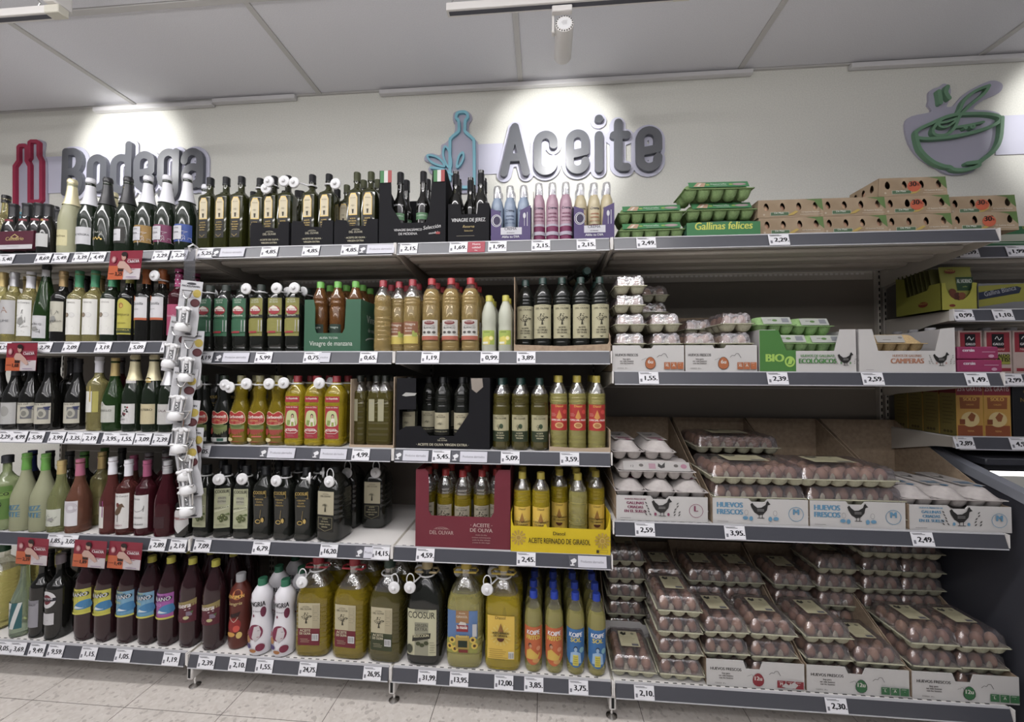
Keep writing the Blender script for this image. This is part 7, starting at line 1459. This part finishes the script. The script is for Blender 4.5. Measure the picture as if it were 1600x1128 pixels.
def gtop(c):
    def f(A, W, D): A.rect(-W*.36, .02, W*.36, D, 'a8a29e', 1); hen(A, -W*.05, D*.62, W*.4, '2c2b2a'); A.rect(-W*.25, D*.28, W*.25, D*.32, c, 1); A.rect(-W*.2, D*.20, W*.2, D*.24, c, 1); A.ell(W*.1, D*.08, .012, .012, c, 8)
    return f
gk = dict(hb=.034, hl=.040)
def grey(px, lv, Y, l, c='8a3a5c', rz=0): return carton('grey_egg_carton', 'grey pulp egg carton seen from its end, '+l, (PX(px, Y, S3+.02+lv*.076), Y, S3+.004+lv*.0765), .118, .290, 2, 5, .034, .040, pulpg, rz, top_art=gtop(c), group='grey egg cartons', n1=2.6, ins=.034, key=c)
for k, px in enumerate((986, 1034, 1081)): grey(px, 0, .05, ('left', 'middle', 'right')[k]+' one under the three above purple print'); grey(px, 1, .04, ('left', 'middle', 'right')[k]+' of three above the purple print')
def sidelab(A, W, H): A.rect(-W*.44, .0, W*.44, .95, 'a9a5a2', nz=2); vs, fs, (a, b) = text_geo('12', .02); o = A.up(); A.mb.add([A.mp(-W*.32+(x-(a+b)/2)*.016, .35+y*.016/.038*.7, o) for x, y in vs], fs, flat('2c2b2a')); A.ell(-W*.2, .55, .009, .16, '55504c', 8); A.ell(W*.26, .55, .009, .16, '55504c', 8); A.poly([(W*.02, .45), (W*.03, .8), (W*.07, .55), (W*.12, .9), (W*.11, .35), (W*.06, .25)], '2c2b2a'); A.rect(-W*.1, .2, W*-.01, .75, 'a07a88', 1); A.ell(W*.36, .5, .012, .24, 'a06a80', 10)
carton('grey_egg_carton', 'grey pulp egg carton seen from its long labelled side', (PX(1026, .05, S3+.17), .05, S3+.004+2*.0765), .300, .118, 6, 2, .034, .040, pulpg, art=sidelab, group='grey egg cartons', n1=2.6, ins=.034, key='side')
carton('grey_egg_carton', 'grey pulp egg carton lying crosswise behind the end on pair', (PX(1010, .30, S3+.17), .33, S3+.004+2*.0765), .300, .118, 6, 2, .034, .040, pulpg, art=sidelab, group='grey egg cartons', n1=2.6, ins=.034, key='side')
grey(981, 3, .06, 'left one of the pair on top', rz=.03); grey(1032, 3, .06, 'right one of the pair on top', rz=-.02)
for k, (px, w) in enumerate(((1188, 'left blue box'), (1338, 'right blue box'))):
    for lv in range(3): place_pack(p24, 'clear_lid_egg_tray', 'clear lidded egg tray six eggs wide, %s, %s' % (w, ORD[lv]), 'egg pack', (PX(px-(5 if lv == 2 else 0)-(8 if k and lv == 2 else 0), .035, S3+.1), .035-(.015 if lv == 2 else 0), S3+.004+lv*.080-(.012 if lv else 0)), rnd.uniform(-.02, .02), 'clear lidded trays of eggs', 50+lv+k*5)
for lv in range(3, 4): place_pack(p24, 'clear_lid_egg_tray', 'clear lidded egg tray six eggs wide, set back on top', 'egg pack', (PX(1150, .24, S3+.25), .22, S3+.004+lv*.080-.012), 0, 'clear lidded trays of eggs', 60+lv)
for k, px in enumerate((1436, 1491, 1546)): grey(px, 0, .05, ('left', 'middle', 'right')[k]+' underneath at right end', '4a7a9c'); grey(px, 1, .035, ('left', 'middle', 'right')[k]+' of three at the right end', '4a7a9c')
# --- bottom egg shelf
S4 = ze[3]; g4 = 'white fronted egg boxes on the bottom shelf'
tb = dict()
open_box('tall_back_egg_box', 'white fronted egg box pushed back behind loose packs', 946, 1090, .235, S4, .28, notch(.10), .10, .10, .34, whiteb, fresh('7a1422', '12u', ('L', 'A', '·')), kraft, group=g4)
open_box('tall_back_egg_box', 'white fronted egg box with red print and torn red labels', 1104, 1257, .03, S4, .47, notch(.10, .03), .10, .10, .36, whiteb, fresh('8a1a28', '12u', ('M', 'A', '·'), True), kraft, group=g4)
open_box('tall_back_egg_box', 'white fronted egg box with green print, left of its twin', 1261, 1421, .03, S4, .47, notch(.10, .025), .10, .10, .36, whiteb, fresh('2c6a3c', '12u', ('L', 'A', '·')), kraft, group=g4)
open_box('tall_back_egg_box', 'white fronted egg box with green print, right of its twin', 1426, 1593, .03, S4, .47, notch(.10, .03), .10, .10, .34, whiteb, fresh('2c6a3c', '12u', ('L', 'A', '·')), kraft, group=g4)
n = 100
H12 = .083
cols4 = [(991, .03, 0, 1, 'front left corner alone', 0), (1064, .03, 0, 4, 'front stack beside the corner pack', 0), (979, .27, 0, 5, 'rear stack at far left', 0), (1040, .27, 0, 4, 'rear stack behind the front stack', 0),
 (1138, .045, 0, 3, 'front left stack in red box', 0), (1211, .045, 0, 3, 'front right stack in red box', 0), (1106, .28, 0, 4, 'rear left stack in red box', 0), (1165, .28, 0, 4, 'rear right stack in red box', 0),
 (1298, .045, 0, 3, 'front left stack in left green box', 0), (1375, .045, 0, 2, 'front right stack in left green box', 0), (1243, .28, 0, 4, 'rear left stack in left green box', 0), (1312, .28, 0, 5, 'rear right stack in left green box', 0),
 (1463, .045, 0, 3, 'front left stack in right green box', 0), (1541, .045, 0, 3, 'front right stack in right green box', 0), (1384, .28, 0, 6, 'rear left stack in right green box', 0), (1447, .28, 0, 6, 'rear right stack in right green box', 0)]
for px, Y, a, b, w, _ in cols4:
    for lv in range(a, b):
        n += 1; k = H12 if Y < .1 else .079
        z = S4+.004+lv*k-(.006 if lv and Y < .1 else 0)
        if z+.085 > ZE[2]-.05 and lv > 4: continue
        place_pack(p12, 'clear_egg_pack', 'clear lidded dozen brown eggs, %s, %s' % (w, ORD[lv]), 'egg pack', (PX(px, Y, S4+.05)+rnd.uniform(-.003, .003), Y+rnd.uniform(-.004, .006), z), rnd.uniform(-.025, .025), 'clear dozens on the bottom egg shelf', n)

# ================================================================== shelves beyond the eggs
DY = .21
def pbox(nm, label, px0, px1, Y, z, D, h, mt, art=None, side=None, group=None, cat='carton', bev=.0015):
    x0, x1 = PX(px0, Y, z+h/2), PX(px1, Y, z+h/2); W = x1-x0; t = thing(nm, label, cat, ((x0+x1)/2, Y, z), group=group)
    ob('carton_body', MB().box(-W/2, 0, 0, W/2, D, h, mt, bev).build('carton_body', 20), t)
    if art: mb = MB(); art(Art(mb, front_map()), W, h); ob('front_print', mb.build('front_print'), t)
    if side: mb = MB(); side(Art(mb, plane_map((-W/2, D, 0), (0, -1, 0), (0, 0, 1), (-1, 0, 0))), D, h); ob('side_print', mb.build('side_print'), t)
    return t
def solo(A, W, h):
    A.rect(-W/2, 0, W/2, h, 'b98a1c'); A.rect(-W/2, h*.82, W/2, h, '7c1628'); A.text('25% GRATIS', 0, h*.905, .020, 'c8beb8', W*.9, bold=.0, sx=.8); A.rect(-W*.46, 0, W*.46, h*.22, '8a4212'); A.poly([(-W*.38, h*.78), (W*.38, h*.78), (W*.36, h*.55), (-W*.36, h*.55)], '8a4a14'); A.text('SOLO', 0, h*.71, .014, 'cfa030', W*.6, bold=.04); A.text('CALDO', 0, h*.62, .006, 'cfa030', W*.5)
    A.ell(0, h*.34, W*.34, h*.15, 'c8b070'); A.poly([(-W*.1, h*.38), (W*.05, h*.48), (W*.2, h*.42), (W*.12, h*.30), (0, h*.30)], '8a4a14'); A.rect(-W*.4, h*.24, -W*.2, h*.34, '7c3c10'); A.text('YEMA', 0, h*.09, .007, 'c89a40', W*.5)
def solos(A, D, h): A.rect(0, 0, D, h, '7a6c2a'); A.rect(0, h*.86, D, h, '6a1424'); A.lines(D*.15, D*.9, h*.78, 8, h*.075, flat('4c421c'), .002); [A.ell(D*(.3+.2*i), h*.08, .006, .006, '4c421c', 8) for i in range(3)]
yb = mat('carton_ochre', (.42, .27, .03), .5)
for i, (a, b) in enumerate(((1494, 1536), (1537, 1579))):
    for k in range(4 if i == 0 else 3):
        pbox('broth_carton', 'orange and red broth carton, %s, %s' % (('left column', 'right column')[i], ('front', 'second deep', 'third deep', 'last in depth')[k]), a, b, DY, zd[3], .068, .21, yb, solo, solos if i == 0 else None, 'orange broth cartons').location.y += k*.0735
pbox('dark_carton', 'dark carton with gold lettering at the right picture edge', 1583, 1650, DY, zd[3], .07, .215, flat('15161a'), lambda A, W, h: [A.text(s, 0, h*(.84-i*.16), .017, '77622c', W*.85, bold=.02) for i, s in enumerate(('CALDO', 'NAVIDAD', 'Aneto'))]+[A.ell(0, h*.25, .03, .04, '2c3038')])
def gallo(A, W, h):
    A.rect(-W/2, 0, W/2, h, 'b09a92'); A.rect(-W*.44, h*.50, W*.44, h*.96, '8e1a2c'); A.rect(-W*.24, h*.60, W*.22, h*.92, '15151a'); A.line(spl([(-.012, h*.80), (-.004, h*.86), (.004, h*.78), (.014, h*.84)], 3), .003, 'c8c8c8'); A.text('GALLO', 0, h*.66, .010, 'c8c4c4', W*.4, bold=.04); A.text('Natural', 0, h*.54, .010, 'c09a98', W*.5, sl=.3); A.rect(-W*.40, h*.06, W*.44, h*.13, '8e1a2c')
def gallo2(A, W, h): gallo(A, W, h); A.rect(-W*.5, h*.22, W*.42, h*.44, '8a8a16'); A.text('TE CALDO', 0, h*.385, .014, '26260c', W*.8, bold=.03); A.text('GRATIS!', 0, h*.28, .018, '26260c', W*.8, bold=.03)
crm = flat('a8948c')
for i, (a, b, f) in enumerate(((1466, 1506, gallo), (1512, 1549, gallo), (1554, 1596, gallo2), (1599, 1636, gallo))):
    for k in range(3 if i < 2 else 1):
        t = pbox('stock_carton', 'cream and red stock carton with black square, %s, %s' % (('first from left', 'second from left', 'third from left, yellow flash', 'last at the picture edge')[i], ('front', 'second deep', 'third deep')[k]), a, b, DY, zd[2], .075, .185, crm, f, None, 'cream and red stock cartons'); t.location.y += .035+k*.08
        ob('cap', MB().lathe([(.017, 0), (.018, .003), (.018, .014), (.016, .016)], flat('b0b0b4'), 14, (-.02, .03, .185)).build('cap'), t)
def pinkf(A, W, h): A.text('cersin', -W*.25, h*.6, .012, 'd0c0cc', W*.3, bold=.05); A.rect(W*.08, h*.55, W*.4, h*.6, 'c090a8', 1); A.ell(W*.3, h*.25, .010, .006, 'c090a8', 8)
for i, (a, b) in enumerate(((1497, 1561), (1497, 1567))):
    t = pbox('pink_carton', 'flat pink carton, %s of the two' % ('lower', 'upper')[1-i], a, b, .035, S2+(.05 if i == 0 else 0)+.0005, .16, .048, flat('96245a'), pinkf, None, 'flat pink cartons', bev=.004)
# sachet box
SB = zd[1]; x0, x1 = PX(1471, DY, SB+.04), PX(1527, DY, SB+.04); t = thing('sachet_box', 'yellow display box of seasoning sachets with cut out side', 'box', ((x0+x1)/2, DY, SB)); W = x1-x0
yl = flat('a8a612'); ye = flat('8c8c10')
ob('front_panel', MB().prism([(-W/2, 0), (W/2, 0), (W/2, .115)]+[(W*.38*cos(a), .115-.075*sin(a)) for a in [pi*i/10 for i in range(11)]]+[(-W/2, .115)], 0, .002, yl).build('front_panel', 0), t)
ob('side_panel', MB().prism([(0, 0), (0, .115), (.05, .115), (.06, .095), (.16, .08), (.17, .17), (.21, .18), (.21, 0)], -W/2, -W/2+.002, ye, mp=lambda X, y, Z: (y, X, Z)).build('side_panel', 0), t)
ob('side_panel', MB().box(W/2-.002, 0, 0, W/2, .21, .10, ye).build('side_panel', 0), t); ob('back_panel', MB().box(-W/2, .21, 0, W/2, .212, .18, ye).build('back_panel', 0), t)
mb = MB(); A = Art(mb, plane_map((-W/2, .21, 0), (0, -1, 0), (0, 0, 1), (-1, 0, 0))); A.ell(.13, .035, .022, .012, '7c2a14'); A.text('MAGGI', .13, .035, .008, 'b8a020', .034); A = Art(mb, front_map()); A.ell(-W*.2, .018, .012, .006, '7c2a14'); ob('brand_print', mb.build('brand_print'), t)
def sachet(i):
    mb = MB(); w, h = W*.90, .185; mb.rings([(w/2, .0015, 0, 4), (w/2, .003, .006, 4), (w/2, .006, h*.5, 4), (w/2, .003, h-.006, 4), (w/2, .0012, h, 4)], flat('8c8c24') if i == 0 else flat('55551c'), 16)
    b = mb.build('pouch'); mb = MB()
    if i == 0:
        A = Art(mb, plane_map((0, -.006, 0), (1, 0, 0), (0, 0, 1), (0, -1, 0))); A.ell(-w*.2, h*.88, .022, .010, '7c2a14'); A.text('MAGGI', -w*.2, h*.88, .008, 'c0a828', .034); A.rect(-w*.05, h*.42, w*.48, h*.74, '24482c'); A.text('AL HORNO', w*.2, h*.6, .018, 'c0c8bc', w*.46, bold=.02); A.text('pollo', w*.2, h*.5, .006, 'a0b040', w*.3)
        for q in range(7): A.ell(-w*.22+(q % 3)*.018, h*(.22+.09*(q//3)), .014, .012, ('6a341c', '55281a', '7c4424')[q % 3], 8)
    return b, mb
for i in range(9):
    b, pr = sachet(i)
    s = thing('seasoning_sachet', 'yellow seasoning sachet, front one leaning forward' if i == 0 else 'yellow seasoning sachet, number %s behind the front one' % ('one', 'two', 'three', 'four', 'five', 'six', 'seven', 'eight')[i-1], 'sachet', ((x0+x1)/2+(.012 if i == 0 else 0), DY+.012+i*.021, SB+.006), (-.10 if i == 0 else -.16, 0.0, 0), 'seasoning sachets', [('pouch', b, [])])
    if i == 0: ob('pouch_print', pr.build('pouch_print'), s)
def blanca(A, W, h): A.poly([(-W*.5, h*.12), (W*.1, h*.3), (W*.5, h*.34), (W*.5, h), (-W*.5, h*.9)], '8c8a14'); A.poly([(-W*.5, h*.38), (W*.2, h*.62), (W*.24, h*.82), (W*.16, h*.88), (-W*.5, h*.66)], '232c44'); A.text('Gallina Blanca', -W*.12, h*.63, .020, 'a8acb4', W*.56, bold=.0, rot=.22)
pbox('broth_tray', 'yellow and grey carton with slanted dark blue name band', 1529, 1620, DY+.02, zd[1], .14, .115, flat('77787c'), blanca)
def knor(A, W, h): A.rect(-W/2, 0, W/2, h, '2a6a42'); A.text('MOSS', -W*.3, h*.8, .012, 'a8bcac', W*.2, bold=.03); A.rect(-W*.32, h*.25, W*.1, h*.6, 'a8ac9c'); A.line([(-W*.5, h*.2), (W*.5, h*.12)], .003, 'b0c0b0'); A.text('De', W*.1, h*.86, .012, 'c0b040', .03)
pbox('green_carton', 'flat dark green carton beyond the kraft egg boxes', 1530, 1650, DY, zd[0], .14, .085, flat('2a6a42'), knor)

# ================================================================== promotion cards hung from the rails
def promo(px, row_, w_, label, pct, price, tilt=-.10, dy=-.02, right=False):
    zs, k = row_; z = zs[k]+.044; x = PX(px, dy, z-.05); t = thing('promo_card', label, 'sign', (x, dy, z), (.12, tilt, -.05)); W, H = .165, .125
    sk = lambda u: u
    P = [(-W/2+.018, 0), (W/2+.018, 0), (W/2-.012, -H), (-W/2-.012, -H)]
    ob('card', MB().prism(P, 0, .0012, flat('8c1230')).build('card', 0), t); mb = MB()
    M0 = front_map(); A = Art(mb, lambda u, v, o: M0(u+.018+.24*v, v, o))
    A.rect(-W/2, -H, W/2, -H*.62, 'c0b4b8'); A.cols([-W/2+W*i/14 for i in range(15)], lambda u: -H*.64, lambda u: -H*(.52+.24*(u/W+.5)**2), '8c1230'); A.cols([0+W/2*i/6 for i in range(7)], lambda u: -H*.98, lambda u: -H*(.62+.25*(1-u/(W/2))**2), 'c4bcc0')
    A.rect(-W/2, -H, -W*.02, -H*.52, 'c4561a'); A.rect(-W*.20, -H*.72, -W*.03, -H*.54, '2c1410'); A.text('-%s%%' % pct, -W*.115, -H*.63, .011, 'c4702a', W*.14, bold=.03); A.text(price, -W*.16, -H*.86, .016, '2c1410', W*.22, bold=.04); A.rect(-W*.46, -H*.80, -W*.30, -H*.78, '6a2c10', 1)
    # waving person printed on the card: head, hair, arm
    A.poly([(-W*.22, -H*.50), (-W*.16, -H*.36), (-W*.02, -H*.36), (W*.16, -H*.54), (W*.28, -H*.74), (W*.20, -H*.80), (0, -H*.62), (-W*.18, -H*.60)], 'c09a8c'); A.ell(-W*.04, -H*.20, .0125, .017, 'b98876'); A.ell(-W*.035, -H*.12, .0145, .010, '241816'); A.poly([(-W*.02, -H*.06), (W*.06, -H*.12), (W*.05, -H*.30), (W*.015, -H*.20)], '241816'); A.rect(-W*.06, -H*.26, -W*.02, -H*.245, 'd0c4c0', 1); A.ell(-W*.34, -H*.30, .012, .014, 'b06a70'); A.ell(-W*.34, -H*.30, .007, .009, 'c8a0a0')
    A.text('ClubDIA', W*.28, -H*.42, .013, 'cfc0c4', W*.36, bold=.05); A.rect(W*.08, -H*.30, W*.46, -H*.285, 'b07a84', 1); A.rect(W*.1, -H*.93, W*.42, -H*.91, '7a5a8a', 1)
    ob('card_print', mb.build('card_print'), t)
promo(192, (W_, 0), 0, 'red and orange promotion card with two prices hanging over green caps', '20', '3,25', .02)
promo(29, (W_, 1), 0, 'red promotion card at the left edge over the second rail', '22', '1,68', -.0)
promo(46, (W_, 3), 0, 'red promotion card on the fourth rail, leftmost of three', '22', '2,39', .0)
promo(136, (W_, 3), 0, 'red promotion card on the fourth rail, middle of three', '21', '1,89', -.0)
promo(191, (W_, 3), 0, 'red promotion card on the fourth rail, rightmost of three', '21', '1,49', .0)

# ================================================================== clip strip with corkscrews
wm = mat('cork_white', (.66, .66, .67), .3); blis = flat('bcbcc0', .4)
cx = PX(294, -.03, 1.6)
t = thing('clip_strip', 'clear plastic strip hooked on the rail, holding the corkscrews', 'strip', (cx, -.03, 0))
ob('strip_sheet', MB().box(-.026, 0, .98, .026, .0015, 1.915, film('strip_clear', (.80, .80, .84), .2, .15)).build('strip_sheet'), t)
ob('hook', MB().tube([(.0, .002, 1.90), (.006, -.012, 1.915), (.010, .004, 1.93), (.006, .03, 1.925)], .004, wm).build('hook'), t)
def corks():
    W, H = .092, .235; P = []
    mb = MB().prism([(-W/2, 0), (W/2, 0), (W/2, -H*.35), (W/2-.006, -H*.5), (W/2, -H*.62), (W/2, -H+.008), (W/2-.008, -H), (-W/2, -H)], 0, .0016, blis); card = ('backing_card', mb.build('backing_card', 0), [])
    mb = MB(); A = Art(mb, front_map()); A.ell(.0, -.012, .020, .005, '33333a'); A.text('FACKELMANN', -.002, -.027, .0085, '33333a', W*.8, bold=.03); A.ell(W*.30, -.052, .017, .017, 'b09a28'); A.ell(W*.26, -.092, .020, .017, '4a1c22'); A.ell(W*.26, -.092, .016, .013, '5c2c30'); A.lines(-W*.44, -W*.2, -.05, 4, .008, flat('9a9aa0'), .0015); A.ell(.012, -H+.010, .014, .004, '44444a')
    pr = ('card_print', mb.build('card_print'), [])
    mb = MB(); y = -.018
    mb.tube([(-.020, y, -.045), (.022, y, -.045), (.010, y, -.072), (.0, y, -.080), (-.010, y, -.070)], .0035, chrome, 8, True)
    mb.tube([(0, y, -.078), (0, y, -.115)], .0045, chrome, 8)
    h1 = ('bow_handle', mb.build('bow_handle'), [])
    mb = MB(); mb.box(-.010, y-.006, -.135, .010, y+.008, -.112, wm, .003)
    for s in (-1, 1):
        mb.tube([(s*.009, y, -.118), (s*.022, y-.004, -.124), (s*.030, y-.006, -.120)], .0065, wm, 8); mb.tube([(s*.013, y, -.130), (s*.015, y, -.180)], .0045, wm, 8)
        mb.tube([(s*.028, y-.004, -.124), (s*.024, y-.002, -.178)], .0035, chrome, 6)
    mb.lathe([(.010, -.128), (.008, -.140)], wm, 12, (0, y, 0)); mb.lathe([(.020, -.182), (.026, -.190), (.028, -.200), (.027, -.212), (.024, -.216)][::-1], wm, 20, (0, y, 0)); mb.tube([(-.030, y-.012, -.183), (.034, y-.012, -.185)], .003, chrome)
    body = ('corkscrew_body', mb.build('corkscrew_body'), [])
    mb = MB(); mb.tube([(.0045*cos(q), y+.0045*sin(q), -.140-.0022*q) for q in [i*.5 for i in range(38)]], .0016, chrome, 5); sc = ('screw', mb.build('screw'), [])
    return [card, pr, h1, body, sc]
CK = corks()
for i, (px, py, a, dy, l) in enumerate(((297, 438, .10, -.060, 'topmost card in full view'), (281, 496, .16, -.038, 'second card, tucked behind to the left'), (299, 516, .06, -.05, 'third card from the top'), (288, 575, .12, -.062, 'fourth card from the top'), (291, 625, .09, -.055, 'fifth card from the top'), (298, 668, .05, -.042, 'sixth card, showing behind the fifth'), (284, 690, -.18, -.06, 'seventh card, turned to the left'), (292, 722, -.06, -.05, 'lowest card on the strip'))):
    v = onY(px, py, dy-.01); thing('corkscrew_pack', 'white winged corkscrew on blister card, '+l, 'corkscrew', (v.x, dy, v.z), (0, a, .25 if i in (3, 4) else .1), 'carded corkscrews on the clip strip', CK)
